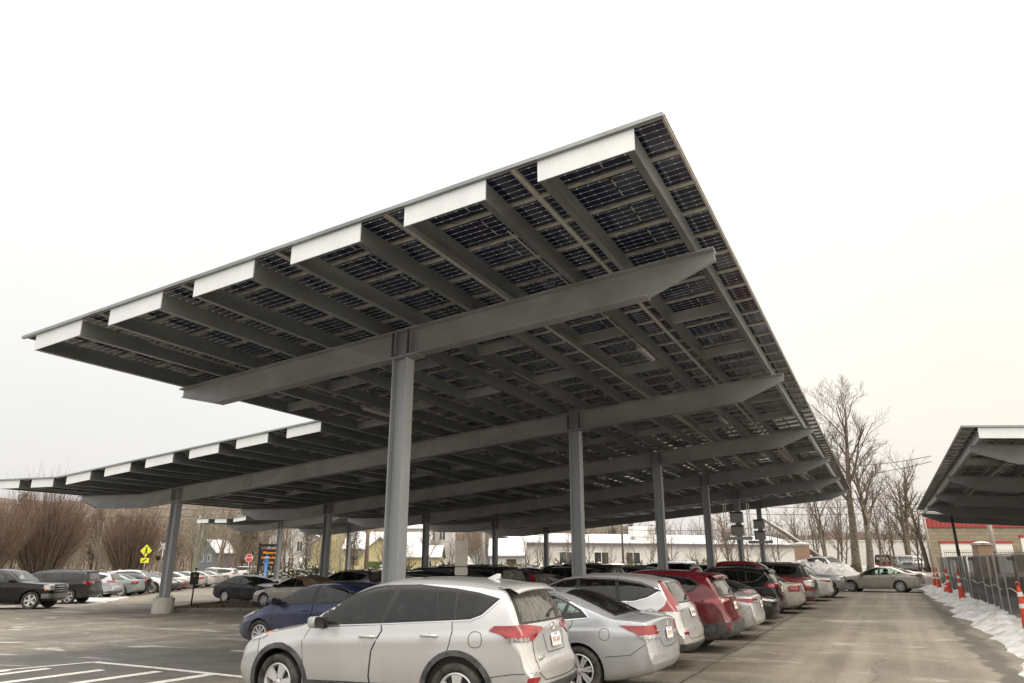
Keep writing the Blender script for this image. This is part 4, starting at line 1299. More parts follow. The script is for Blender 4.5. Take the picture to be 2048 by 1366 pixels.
CONV = scaled(SEDAN, 4.89, 1.815, 1.42, rim='seven', softtop=True, chrome=None,
    glass=[[(.85, .94), (-.30, .96), (-.36, 1.26), (.15, 1.29), (.45, 1.18), (.70, 1.03)], [(-.42, .96), (-.95, .98), (-.75, 1.2), (-.45, 1.25)]])

TYPES = {}
def interior_mesh(c):
    sp = c.sp; mb = MB(); hw = c.hw; H = sp['H']
    xw = sp['windscreen'][0][0]; belt = interp(sp['belt'], xw - .6); tall = H > 1.6
    zs = H - 1.10 if tall else H - 1.02
    xe = min(sp['wx'][1] - .25, sp['glass'][-1][0][0]) if tall else sp['wx'][1] + .2
    mb.box(xe, xw - .15, -hw * .84, hw * .84, .26, zs + .02)
    for k in (-1, 1): mb.box(xe, xw - .2, min(k * hw * .84, k * hw * .90), max(k * hw * .84, k * hw * .90), .4, belt - .10)
    mb.prism([(xw - .62, .5), (xw - .52, belt - .10), (xw - .36, belt - .01), (xw + .02, belt - .03), (xw + .02, .5)], -hw * .82, hw * .82, 'y')
    def seat(x, y, w):
        mb.prism([(x + .45, zs), (x + .47, zs + .14), (x + .05, zs + .12), (x - .19, zs + .66), (x - .31, zs + .64), (x - .14, zs)], y - w, y + w, 'y', 1)
        for yy in ((y,) if w < .4 else (y - w * .55, y + w * .55)):
            mb.blob((x - .30, yy, zs + .76), .13, 2, 0, sq=(.5, .95, .72), mi=1)
    seat(xw - 1.08, hw * .42, .23); seat(xw - 1.08, -hw * .42, .23)
    seat(xw - 1.98 if xw - 1.98 > sp['wx'][1] - .35 else sp['wx'][1] - .1, 0, hw * .74)
    cx, cy, cz = xw - .68, hw * .42, belt - .03
    mb.tube([(cx + .06 * math.sin(a), cy + .185 * math.cos(a), cz + .175 * math.sin(a)) for a in [2 * PI * i / 20 for i in range(21)]], .016, 6, 0, cap=False)
    mb.tube([(cx + .12, cy, cz - .05), (cx, cy, cz)], .04, 6)
    return mb.mesh('interior', [M_cabin, M_seat], angle=40, fixn=True)
def get_type(key, sp):
    """build (once) every mesh of a car type; list of (name, mesh, own-paint?, children)"""
    if key in TYPES: return TYPES[key]
    c = Car(sp)
    P = []          # entries: dict(name, me, loc, rot, scale, label, kids)
    def add(name, me, kids=None, **kw):
        d = dict(name=name, me=me, kids=kids or [], **kw); P.append(d); return d
    def shr(p, k=.97):
        q = (sum(a[0] for a in p) / len(p), sum(a[1] for a in p) / len(p)); return [(q[0] + (a - q[0]) * k, q[1] + (b - q[1]) * k) for a, b in p]
    add_int = interior_mesh(c)
    def ent(name, me, **kw): return dict(name=name, me=me, kids=[], **kw)
    add('body', c.body([P_silver, M_trim]))
    add('interior', add_int)
    # under-window cabin glass
    for sd in (1, -1):
        mb = c.decal(sp['surround'], 'side', 0.004, sd, 0.05, holes=[shr(q) for q in sp['glass']])
        add('window_frame', mb.mesh('window_frame', [M_trim], angle=30, fixn=True))
        for i, poly in enumerate(sp['glass']):
            m = G_front if (i == 0 or not sp['tint']) else G_tint
            mb = c.decal(poly, 'side', 0.008, sd, 0.035)
            wm = mb.mesh('window', [m], fixn=True); c.set_normals(wm)
            add('window', wm)
        if sp.get('chrome'):
            add('window_moulding', c.ribbon(sp['chrome'], 'side', 0.016, 0.009, sd).mesh('window_moulding', [M_chrome], fixn=True))
        if sp.get('sill_line'):
            add('window_moulding', c.ribbon(sp['sill_line'], 'side', 0.014, 0.009, sd).mesh('window_moulding', [M_chrome], fixn=True))
        for i, poly in enumerate(sp['doors']):
            mb = c.decal(poly, 'side', 0.0065, sd, 0.03, lo=0.0)
            c.ribbon(poly, 'side', 0.006, 0.0078, sd, mb=mb, mi=1, closed=True)
            kids = []
            hx, hz = sp['handles'][i]
            p, n = c.hit(hx, hz, 'side', sd)
            hm = handle_mesh().mesh('handle', [P_silver, M_clad] , smooth_=True, fixn=True)
            kids.append(ent('handle', hm, loc=p + Vector((0, sd * 0.006, 0)), scale=(1, sd, 1)))
            dm = mb.mesh('door', [P_silver, M_seam], fixn=True); c.set_normals(dm)
            add('door', dm, kids)
        if sp.get('fuel'):
            fx, fz, fr = sp['fuel']
            ring = [(fx + fr * (math.copysign(abs(math.cos(2 * PI * k / 28)) ** .8, math.cos(2 * PI * k / 28))), fz + fr * 1.05 * math.copysign(abs(math.sin(2 * PI * k / 28)) ** .8, math.sin(2 * PI * k / 28))) for k in range(28)]
            if sd == 1 :
                add('fuel_door', c.ribbon(ring, 'side', 0.006, 0.0035, sd, closed=True).mesh('fuel_door', [M_seam], fixn=True))
        # shoulder crease and sills
        if sp['clad'] or sp.get('clad_low'):
            rc = sp['wr']
            mb = MB()
            if sp['clad']:
                for xw in sp['wx']:
                    r0 = sp['arch'] - 0.002
                    c.decal(arch_poly(xw, rc, r0, r0 + 0.065, -8, 188), 'side', 0.016, sd, 0.06, mb=mb)
            x1, x0 = sp['wx'][0] - sp['arch'] - 0.03, sp['wx'][1] + sp['arch'] + 0.03
            c.decal([(x1, .27), (x1 + .02, .42), (x0 - .02, .44), (x0, .27)], 'side', 0.014, sd, 0.08, mb=mb)
            add('side_cladding', mb.mesh('side_cladding', [M_clad], angle=40, fixn=True))
        mb = c.decal(sp['taillight'], 'wrapr', 0.014, sd, 0.025)
        d = add('taillight', mb.mesh('taillight', [M_redl if key != 'rav' else M_redl2], angle=40, fixn=True))
        if sp.get('tailclear'):
            d['kids'].append(ent('reverse_light', c.decal(sp['tailclear'], 'wrapr', 0.020, sd, 0.025).mesh('reverse_light', [M_smoke if key == 'rav' else M_clear], angle=40, fixn=True)))
        mb = c.decal(sp['headlight'], 'wrapf', 0.011, sd, 0.03)
        d = add('headlight', mb.mesh('headlight', [M_clear], angle=40, fixn=True))
        ip = sp['headlight']
        am = [(ip[0][0], ip[0][1]), (ip[0][0] + 2.5, ip[0][1] + 0.0), (ip[0][0] + 7, ip[-1][1] - .012), (ip[0][0] + 3, ip[-1][1] - .015)]
        d['kids'].append(ent('indicator', c.decal(am, 'wrapf', 0.013, sd, 0.05).mesh('indicator', [M_amber], angle=40, fixn=True)))
        # bumper corner seams
        rear_z = sp['taillight'][-1][1]
        x_a = sp['wx'][1] - sp['arch'] - 0.02
        mb = c.ribbon([(c.S(x_a), .58 * sp['H'] / 1.6), (126, .62 * sp['H'] / 1.6), (140, rear_z - .02)] if sp.get('sedan') else [(c.S(x_a), .56), (128, .60), (142, .62)], 'wrapr', .007, .003, sd)
        if sp.get('sedan'):
            zt = interp(sp['top'], c.xr + .09)
            c.ribbon([(148, zt - .02), (150, sp['taillight'][0][1]), (155, sp['taillight'][2][1]), (161, .66 * sp['H'] / 1.475), (180, .645 * sp['H'] / 1.475)], 'wrapr', .008, .003, sd, mb=mb)
        elif key not in ('pickup', 'tacoma'):
            zt = sp['rear'][1][0][1]
            c.ribbon([(140, zt + .02), (143, zt - .12), (144, .75), (146, .60), (152, .52), (180, .51)], 'wrapr', .009, .003, sd, mb=mb)
        xf_ = sp['wx'][0] + sp['arch'] + 0.02
        c.ribbon([(c.S(xf_, 'f'), .60), (118, .70), (122, sp['headlight'][0][1] - .03)], 'wrapf', .006, .003, sd, mb=mb)
        add('panel_gap', mb.mesh('panel_gap', [M_seam], fixn=True))
        mm = mirror_mesh().mesh('mirror', [P_silver, M_trim, M_mirror], angle=40, fixn=True)
        mx_, my_, mz_ = sp['mirror']
        p, n = c.hit(mx_, mz_, 'side', sd)
        add('mirror', mm, loc=(mx_, sd * (abs(p.y) - 0.0), mz_), scale=(1, sd, 1))
    # glass front and back
    fr = MB(); a = sp['windscreen']
    cx = sum(p[0] for p in a) / len(a)
    c.decal([(cx + (x - cx) * 1.07, y * 1.06) for x, y in a], 'top', 0.004, 1, 0.06, mb=fr, holes=[shr(a)])
    wf = add('windscreen', c.decal(a, 'top', 0.009, 1, 0.045).mesh('windscreen', [G_wind], angle=30, fixn=True))
    wf['kids'].append(ent('windscreen_frame', fr.mesh('windscreen_frame', [M_trim], angle=30, fixn=True)))
    if sp.get('rear'):
        md, poly = sp['rear']
        ctr = (sum(p[0] for p in poly) / len(poly), sum(p[1] for p in poly) / len(poly))
        fr = c.decal([(ctr[0] + (x - ctr[0]) * 1.08, ctr[1] + (y - ctr[1]) * 1.10) for x, y in poly], md, 0.004, 1, 0.06, holes=[shr(poly)])
        wr_ = add('rear_window', c.decal(poly, md, 0.009, 1, 0.04).mesh('rear_window', [G_rear if md == 'rear' else G_tint], angle=30, fixn=True))
        wr_['kids'].append(ent('rear_window_frame', fr.mesh('rear_window_frame', [M_trim], angle=30, fixn=True)))
        if sp.get('wiper') and md == 'rear':
            zb_ = poly[0][1] + 0.04
            q = [c.hit(y, z, 'rear')[0] + Vector((-0.03, 0, 0)) for y, z in ((0.0, zb_), (-.12, zb_ + .035), (-.30, zb_ + .075), (-.42, zb_ + .07))]
            mb = MB(); mb.tube(q, [.02, .013, .011, .006], 6); 
            wr_['kids'].append(ent('wiper', mb.mesh('wiper', [M_trim], smooth_=True, fixn=True)))
    # grille, lower intake
    mb = c.decal(sp['grille'], 'front', 0.006, 1, 0.08)
    gz0 = min(p[1] for p in sp['grille']); gz1 = max(p[1] for p in sp['grille']); gy = max(p[0] for p in sp['grille'])
    for k in range(3):
        z = gz0 + (gz1 - gz0) * (k + .7) / 3.4
        c.ribbon([(-gy * .93, z), (0, z), (gy * .93, z)], 'front', 0.02, 0.018, mb=mb, mi=1)
    add('grille', mb.mesh('grille', [M_trim, M_chrome], angle=40, fixn=True))
    if sp.get('lower'):
        add('intake', c.decal(sp['lower'], 'front', 0.006, 1, 0.08).mesh('intake', [M_trim], angle=40, fixn=True))
    # rear bumper lower skirt
    if sp['clad'] or sp.get('clad_low') or sp.get('bumper'):
        mb = MB()
        for sd in (1, -1):
            hi_ = .62 if sp.get('bigclad') else (.47 if sp['clad'] else .44)
            c.decal([(c.S(sp['wx'][1] - sp['arch'] - .01), .36), (c.S(sp['wx'][1] - sp['arch'] - .01), hi_ - .06), (128, hi_), (150, hi_ + .005), (180.2, hi_ + .005), (180.2, .29), (140, .29)], 'wrapr', 0.02, sd, 0.06, mb=mb)
        add('rear_bumper', mb.mesh('rear_bumper', [M_clad if not sp.get('bumper') else M_chrome], angle=50, fixn=True))
        if sp.get('bumper'):
            mb = MB()
            for sd in (1, -1):
                c.decal([(120, .50), (120, .70), (180.2, .70), (180.2, .50)], 'wrapf', 0.05, sd, 0.06, mb=mb)
            add('front_bumper', mb.mesh('front_bumper', [M_exh], angle=50, fixn=True))
        for sd in (1, -1):
            if sp['clad']:
                add('reflector', c.decal([(136, .505), (137, .57), (146, .565), (143, .505)], 'wrapr', 0.014, sd, .02).mesh('reflector', [M_redl2], angle=40, fixn=True))
    if sp.get('taillow'):
        for sd in (1, -1):
            add('reflector', c.decal([(141, .60), (141, .64), (148, .64), (148, .60)], 'wrapr', 0.014, sd, .02).mesh('reflector', [M_redl], angle=40, fixn=True))
    if sp.get('spoiler'):
        x0 = c.xr + .62 * sp['L'] / 4.6; x1 = c.xr + .26; zt = interp(sp['top'], c.xr + .50)
        mb = MB()
        n = 14; rows = []
        for (x, dz, k) in ((x0, 0.004, 1.0), (x0 - .12, 0.012, 1.03), (x0 - .25, 0.0, 1.04), (x1, -0.055, 1.02), (x1 + .004, -.075, 1.01), (x1 + .14, -.085, .98)):
            r_ = []
            for i in range(n + 1):
                f = -1 + 2 * i / n
                y = f * .655 * sp['W'] / 1.845 * k
                zz = c.hit(max(x, c.xr + .52), y, 'top')[0].z if x >= c.xr + .5 else interp(sp['top'], c.xr + .52) - .045 * abs(f) ** 3
                r_.append((x + .05 * f * f, y, zz + dz))
            rows.append(r_)
        vs = [p for r_ in rows for p in r_]
        fs = []
        for i in range(len(rows) - 1):
            for k in range(n):
                fs.append((i * (n + 1) + k, i * (n + 1) + k + 1, (i + 1) * (n + 1) + k + 1, (i + 1) * (n + 1) + k))
        mb.add(vs, fs)
        add('spoiler', mb.mesh('spoiler', [P_silver], smooth_=True, fixn=True), paint=True)
    if sp.get('fin'):
        p, n_ = c.hit(c.xr + .95, 0, 'top')
        mb = MB()
        mb.add([(p.x + .12, 0, p.z - .005), (p.x - .1, .035, p.z - .005), (p.x - .1, -.035, p.z - .005), (p.x - .06, .008, p.z + .065), (p.x - .06, -.008, p.z + .065), (p.x - .11, 0, p.z + .06)],
               [(0, 1, 3), (0, 4, 2), (0, 3, 4), (1, 5, 3), (2, 4, 5), (3, 5, 4), (1, 2, 5)])
        add('aerial', mb.mesh('aerial', [P_silver], angle=60, fixn=True), paint=True)
    if sp.get('rails'):
        for sd in (1, -1):
            ry = sd * sp['W'] * .305
            x0, x1 = .02 * sp['L'], -.36 * sp['L']
            pts = []
            for i in range(9):
                x = x0 + (x1 - x0) * i / 8
                z = c.hit(x, ry, 'top')[0].z
                pts.append((x, ry, z + (.045 if 0 < i < 8 else .0)))
            mb = MB(); mb.tube(pts, .016, 6)
            add('roof_rail', mb.mesh('roof_rail', [M_trim], smooth_=True, fixn=True))
    if sp.get('softtop'):
        mb = c.decal([(.22, .52), (-.3, .56), (-1.0, .57), (-1.65, .60), (-1.70, 0), (-1.65, -.60), (-1.0, -.57), (-.3, -.56), (.22, -.52)], 'top', .022, 1, .07)
        for sd in (1, -1): c.decal([(-.98, .985), (-1.62, 1.04), (-1.35, 1.17), (-.8, 1.36), (.1, 1.385), (.1, 1.30), (-.4, 1.30), (-.72, 1.24)], 'side', .022, sd, .06, mb=mb)
        add('soft_top', mb.mesh('soft_top', [M_tan], angle=50, fixn=True))
    # exhaust
    if key in ('accord', 'ravnew', 'rav'):
        mb = MB(); mb.tube([(c.xr + .35, -.52, .30), (c.xr + .13, -.54, .29)], .035, 12, cap=False)
        mb.lathe([(0.0, 0), (.033, 0)], 12, 'x', (c.xr + .2, -.53, .295))
        add('exhaust', mb.mesh('exhaust', [M_exh], smooth_=True))
    TYPES[key] = (c, P)
    return TYPES[key]

def put_paint(o, pm):
    for sl in o.material_slots:
        if sl.material is P_silver:
            sl.link = 'OBJECT'; sl.material = pm

def make_car(key, sp, pm, label, x, y, heading, cat='car', steer=0.0, plate='4KZ 218', z=None, name='parked_car', group=None, detail=True):
    """heading: world angle of the car's nose"""
    c, P = get_type(key, sp)
    root = empty(name, (x, y, g(x, y) if z is None else z), heading, label, cat, group)
    fx, fy = math.cos(heading), math.sin(heading)
    # follow the ground
    d = 1.3
    pitch = (g(x + fx * d, y + fy * d) - g(x - fx * d, y - fy * d)) / (2 * d)
    root.rotation_euler = (0, -math.atan(pitch), heading)
    skip = () if detail else ('panel_gap', 'fuel_door', 'window_moulding', 'reflector', 'intake', 'exhaust')
    for d_ in P:
        if d_['name'] in skip: continue
        o = part(d_['name'], d_['me'], root, d_.get('loc'), d_.get('rot'), d_.get('scale'))
        put_paint(o, pm)
        for k in d_['kids']:
            if not detail and k['name'] in ('handle', 'wiper', 'indicator'): continue
            q = part(k['name'], k['me'], o, k.get('loc'), k.get('rot'), k.get('scale'))
            put_paint(q, pm)
    kr = sp['wr'] / 0.35
    for i, xw in enumerate(sp['wx']):
        for sd in (1, -1):
            w = part('wheel', TYRE, root, (xw, sd * (sp['W'] / 2 - 0.125), sp['wr']), (0, 0.3 * (i + sd), (steer if i == 0 else 0) + (0 if sd > 0 else PI)), (kr, 1.0, kr))
            part('rim', RIMS[sp['rim']], w)
    if plate:
        px, py, pz = sp['plate']
        h = c.hit(0, pz, 'rear')[0]
        nrm = c.hit(0, pz, 'rear')[1]
        plate_parts(root, (h.x - 0.022, 0, pz), 0.0, plate, math.atan2(nrm.z, -nrm.x) if abs(nrm.x) > .3 else 0)
    return root

HN = PI - YAW           # nose away from the drive lane (towards -T)
HP = -YAW               # nose towards the drive lane
def by_pixel_anchor(ax, ay, heading, L, rear=True):
    return ax, ay
# ------------------------------------------------------------------ the parked cars
LANE = 'cars parked in the covered row beside the drive lane'
def at_st(s, t): return W(s, t)
def car_st(key, sp, pm, label, s, t, h, **kw):
    x, y = W(s, t)
    return make_car(key, sp, pm, label, x, y, h, **kw)

rav = make_car('rav', SUV, P_silver, 'large silver suv nearest the camera with red tail lamps and white plate', -1.48, 10.74, R(156.8), plate='8TG 669', group=LANE, steer=-0.1)
acc = car_st('accord', SEDAN, P_silver2, 'silver four-door sedan between the two silver suvs', 11.6, -5.55, HN, plate='2LV 39', group=LANE)
car_st('crv', CRV, P_silver, 'silver suv with tall vertical red tail lamps', 14.5, -5.59, HN, plate='6RK 480', group=LANE)
car_st('ravnew', RAVNEW, P_red, 'dark red suv with grey plastic bumper', 17.3, -5.34, HN, plate='1HX 792', group=LANE)
car_st('corolla', COROLLA, P_silver, 'silver sedan just past the dark red suv', 20.2, -5.27, HN, plate='5DN 316', group=LANE)
car_st('mazda', MAZDA, P_black, 'black hatchback set back past the silver sedan', 22.7, -5.6, HN, group=LANE)
car_st('civic', COROLLA, P_black, 'black sedan parked nose-out towards the drive lane', 24.9, -5.47, HP, plate=None, group=LANE)
car_st('xover', XOVER, P_black, 'black suv with roof rails, tail towards the lane', 27.4, -5.59, HN, group=LANE)
car_st('oldsedan', OLDSEDAN, P_gold, 'older pale sedan with round red tail lamps', 30.1, -5.16, HN, group=LANE)
car_st('pickup', PICKUP, P_red2, 'bright red pickup truck with chrome bumper, nose-out', 33.0, -5.58, HP, plate=None, group=LANE, cat='pickup truck')
car_st('durango', DURANGO, P_dgrey, 'dark grey suv between red pickup and white sedan', 36.2, -5.6, HN, group=LANE)
car_st('lux', LUX, P_white, 'white sedan next to the slate pickup at the row end', 39.7, -4.9, HN, group=LANE)
car_st('tacoma', TACOMA, P_steelblue, 'slate grey pickup truck nose-out at the far row end', 43.5, -4.75, HP, plate=None, group=LANE, cat='pickup truck')
# second row, noses away from the lane
ROWB = 'cars parked nose to tail behind the covered lane row'
car_st('hatch', HATCH, P_blue, 'navy blue hatchback in front of the big silver suv', 14.15, -11.75, HN, group=ROWB)
rb = [('xover', XOVER, P_black, 'black suv behind the navy hatchback', 18.3, -12.4), ('durango', DURANGO, P_black, 'long black suv over the silver suv roof', 20.9, -12.6),
      ('crv', CRV, P_dgrey, 'dark grey suv just behind the long black suv', 23.5, -12.5), ('mazda', MAZDA, P_silver, 'silver hatchback seen over the silver sedan roof', 26.1, -12.3),
      ('ravnew', RAVNEW, P_black, 'black suv beyond the silver hatchback', 28.8, -12.5), ('durango', DURANGO, P_dgrey, 'dark long suv beside the second lane column', 31.3, -12.7),
      ('lux', LUX, P_grey, 'grey sedan over the silver crossover roof', 34.4, -12.2), ('xover', XOVER, P_grey, 'grey suv over the dark red suv roof', 37.2, -12.4),
      ('corolla', COROLLA, P_white, 'white sedan between two dark suvs in the middle row', 40.0, -12.2), ('durango', DURANGO, P_black, 'black roof-railed suv beside the fourth lane column', 44.6, -12.5),
      ('crv', CRV, P_silver, 'silver suv in the middle row under the inverters', 47.4, -12.4), ('lux', LUX, P_black, 'black sedan in the middle row near its far end', 50.2, -12.4),
      ('xover', XOVER, P_white, 'white suv at the far end of the middle row', 55.0, -12.4)]
for k, sp, pm, lb, s, t in rb:
    car_st(k, sp, pm, lb, s, t, HN, group=ROWB, plate=None, detail=s < 30)
ROWC = 'cars parked along the planted island'
car_st('conv', CONV, P_gold, 'champagne convertible with brown soft top beside the island', 28.1, -25.3, HN, group=ROWC, plate=None)
car_st('corolla', COROLLA, P_dgrey, 'matt dark grey sedan at the end of the mulch island', 30.9, -31.2, HP, group=ROWC, plate=None)
rc = [('xover', XOVER, P_grey, 'grey suv behind the champagne convertible', 31.0, -24.9), ('durango', DURANGO, P_white, 'white suv with roof rails past the convertible', 39.6, -25.6),
      ('xover', XOVER, P_steelblue, 'slate suv left of the railed white suv', 43.8, -27.4), ('ravnew', RAVNEW, P_black, 'black suv in the island row behind the white one', 45.6, -23.8),
      ('crv', CRV, P_black, 'black suv in the island row beside the third left column', 48.6, -23.8), ('lux', LUX, P_black, 'black sedan in the island row, mid length', 51.4, -23.8),
      ('durango', DURANGO, P_black, 'long black suv in the island row', 55.6, -23.8), ('xover', XOVER, P_dgrey, 'dark grey suv in the island row far end', 58.4, -23.8),
      ('corolla', COROLLA, P_silver, 'silver sedan in the island row far end', 61.2, -23.8), ('ravnew', RAVNEW, P_red, 'dark red suv in the island row far end', 66.0, -23.8)]
for k, sp, pm, lb, s, t in rc:
    car_st(k, sp, pm, lb, s, t, HN, group=ROWC, plate=None, detail=False)
# open-air row on the left
ROWD = 'cars parked in the open row at the left'
ld = [('pickup', PICKUP, P_black, 'black pickup truck with chrome wheels at the left edge', -25.22, 37.44, R(6)), ('durango', DURANGO, P_dgrey, 'dark grey suv behind the black pickup', -25.75, 42.39, R(186)),
      ('wagon', WAGON, P_silver2, 'silver station wagon with roof rails beside the snow strip', -27.79, 49.11, R(186)), ('oldsedan', OLDSEDAN, P_green, 'grey green sedan between wagon and black hatchback', -27.6, 51.9, R(186)),
      ('mazda', MAZDA, P_black, 'small black hatchback with silver wheels in the open row', -28.13, 54.36, R(186)), ('ravnew', RAVNEW, P_white, 'white suv facing the left concrete-based column', -28.08, 56.94, R(6)),
      ('lux', LUX, P_dgrey, 'dark sedan facing out behind the white suv', -28.6, 59.8, R(6)), ('lux', LUX, P_red, 'maroon sedan beyond the dark sedan facing out', -29.2, 62.6, R(6)),
      ('lux', LUX, P_white, 'white sedan just right of the near left column', -30.0, 66.0, R(186)), ('oldsedan', OLDSEDAN, P_silver, 'small silver sedan between two white sedans', -30.1, 68.9, R(186)),
      ('corolla', COROLLA, P_white, 'white sedan past the black post sign', -30.14, 71.6, R(186)), ('lux', LUX, P_gold, 'tan sedan beside the white crossover', -30.9, 75.71, R(186)),
      ('xover', XOVER, P_white, 'white crossover at the far end of the open row', -32.49, 83.28, R(186))]
for k, sp, pm, lb, x, y, h in ld:
    make_car(k, sp, pm, lb, x, y, h, group=ROWD, plate=None, cat='pickup truck' if k == 'pickup' else 'car', detail=y < 58)
leg = make_car('legacy', scaled(LUX, 4.8, 1.84, 1.50, rim='seven', chrome=None), P_gold, 'pale sedan turning across the drive lane with its tail lamps on', 22.6, 46.6, R(141), name='moving_car', plate='9BE 204', steer=-.25)

def at(u, depth):
    """ground point at an azimuth and distance"""
    return (u - 1024) / 1440 * depth, (depth + .55) / .956
def far_car(key, sp, pm, label, u, depth, h, **kw):
    x, y = at(u, depth)
    return make_car(key, sp, pm, label, x, y, h, plate=None, detail=False, **kw)
far_car('xover', XOVER, P_white, 'white suv on the road beyond the open row, seen from behind', 434, 112, R(80), group='vehicles on the far road')
far_car('durango', DURANGO, P_white, 'boxy white suv side-on near the stop sign', 480, 112, R(172), group='vehicles on the far road')
far_car('crv', CRV, P_steelblue, 'blue suv far behind the two white road suvs', 412, 150, R(20), group='vehicles on the far road')
far_car('oldsedan', OLDSEDAN, P_white, 'small white car behind the left bush hedge', 152, 98, R(5), group='vehicles on the far road')
far_car('oldsedan', OLDSEDAN, P_green, 'green car behind the hedge beside the leaning dark pole', 176, 97, R(8), group='vehicles on the far road')
far_car('boxy', BOXY, P_white, 'boxy pale jeep-like car by the junipers', 1210, 74, R(190), group='vehicles by the juniper hedge')
far_car('van', VAN, P_steelblue, 'pale blue van by the junipers behind third lane column', 1346, 74, R(185), group='vehicles by the juniper hedge')
far_car('oldsedan', OLDSEDAN, P_white, 'white car beside the junipers between jeep and van', 1290, 66, R(188), group='vehicles by the juniper hedge')
far_car('xover', XOVER, P_silver, 'silver suv half buried behind the snow pile', 1662, 66, R(-70), group='vehicles by the juniper hedge')
jeep = far_car('boxy', BOXY, P_grey, 'boxy grey off-road car facing the camera at the lane end', 1816, 76, R(-112), group='vehicles at the end of the drive lane')
far_car('van', VAN, P_white, 'white van parked beyond the grey off-road car', 1838, 100, R(-115), group='vehicles at the end of the drive lane', cat='van')
sv = far_car('van', VAN, P_red2, 'red and black glass repair van with white lettering', 1776, 85, R(58), group='vehicles at the end of the drive lane', cat='van')
far_car('pickup', PICKUP, P_black, 'black truck between the lettered van and the off-road car', 1805, 92, R(60), group='vehicles at the end of the drive lane', cat='pickup truck')
M_lett = mat('white_letters', (0.8, 0.8, 0.78), 0.5)
cV = TYPES['van'][0]
mb = cV.decal([(-.86, 1.06), (.86, 1.06), (.80, 1.90), (-.80, 1.90)], 'rear', .018, 1, .1)
rp = mb.build('rear_panel', M_trim, sv, angle=40)
part('lettering', text_mesh('Safelite.', .42, M_lett, .004), rp, (-2.56, 0.0, 1.52), (PI / 2, 0, -PI / 2))
part('lettering', text_mesh('AutoGlass', .2, M_lett, .004), rp, (-2.56, -.35, 1.24), (PI / 2, 0, -PI / 2))
# badges on the two nearest tails
def emblem_ravs(root):
    c = TYPES['rav'][0]
    p, n = c.hit(0, 1.075, 'rear')
    mb = MB()
    def ell(a, b, cz=0.0, r=.006):
        mb.tube([(p.x - .014, a * math.cos(2 * PI * k / 28), 1.075 + cz + b * math.sin(2 * PI * k / 28)) for k in range(29)], r, 6, cap=False)
    ell(.062, .044); ell(.022, .040, .0, .005); ell(.044, .018, .020, .005)
    mb.build('emblem', M_chrome, root, smooth_=True)
    p2, n2 = c.hit(.52, .76, 'rear')
    part('lettering', text_mesh('RAV4', .075, M_chrome, .003), root, (p2.x - .016, .52, .76), (PI / 2, 0, -PI / 2 + .05), (1.3, 1, 1))
    # plate recess, tailgate swage, fog lamp and dirt streaked lower tailgate
    q = MB(); c.ribbon([(-.34, 1.015), (-.30, .80), (.30, .80), (.34, 1.015)], 'rear', .010, .004, mb=q)
    q.build('plate_recess', M_clad, root)
emblem_ravs(rav)
c_ = TYPES['accord'][0]
p2, n2 = c_.hit(.46, .885, 'rear')
part('lettering', text_mesh('ACCORD', .042, M_chrome, .003), acc, (p2.x - .012, .44, .885), (PI / 2, 0, -PI / 2 + .06), (1.3, 1, 1))
mb = MB()
pz, _ = c_.hit(0, .96, 'rear')
mb.tube([(pz.x - .01, .04, .985), (pz.x - .01, .028, .925)], .005, 6); mb.tube([(pz.x - .01, -.04, .985), (pz.x - .01, -.028, .925)], .005, 6); mb.tube([(pz.x - .01, .033, .955), (pz.x - .01, -.033, .955)], .005, 6)
mb.build('emblem', M_chrome, acc)
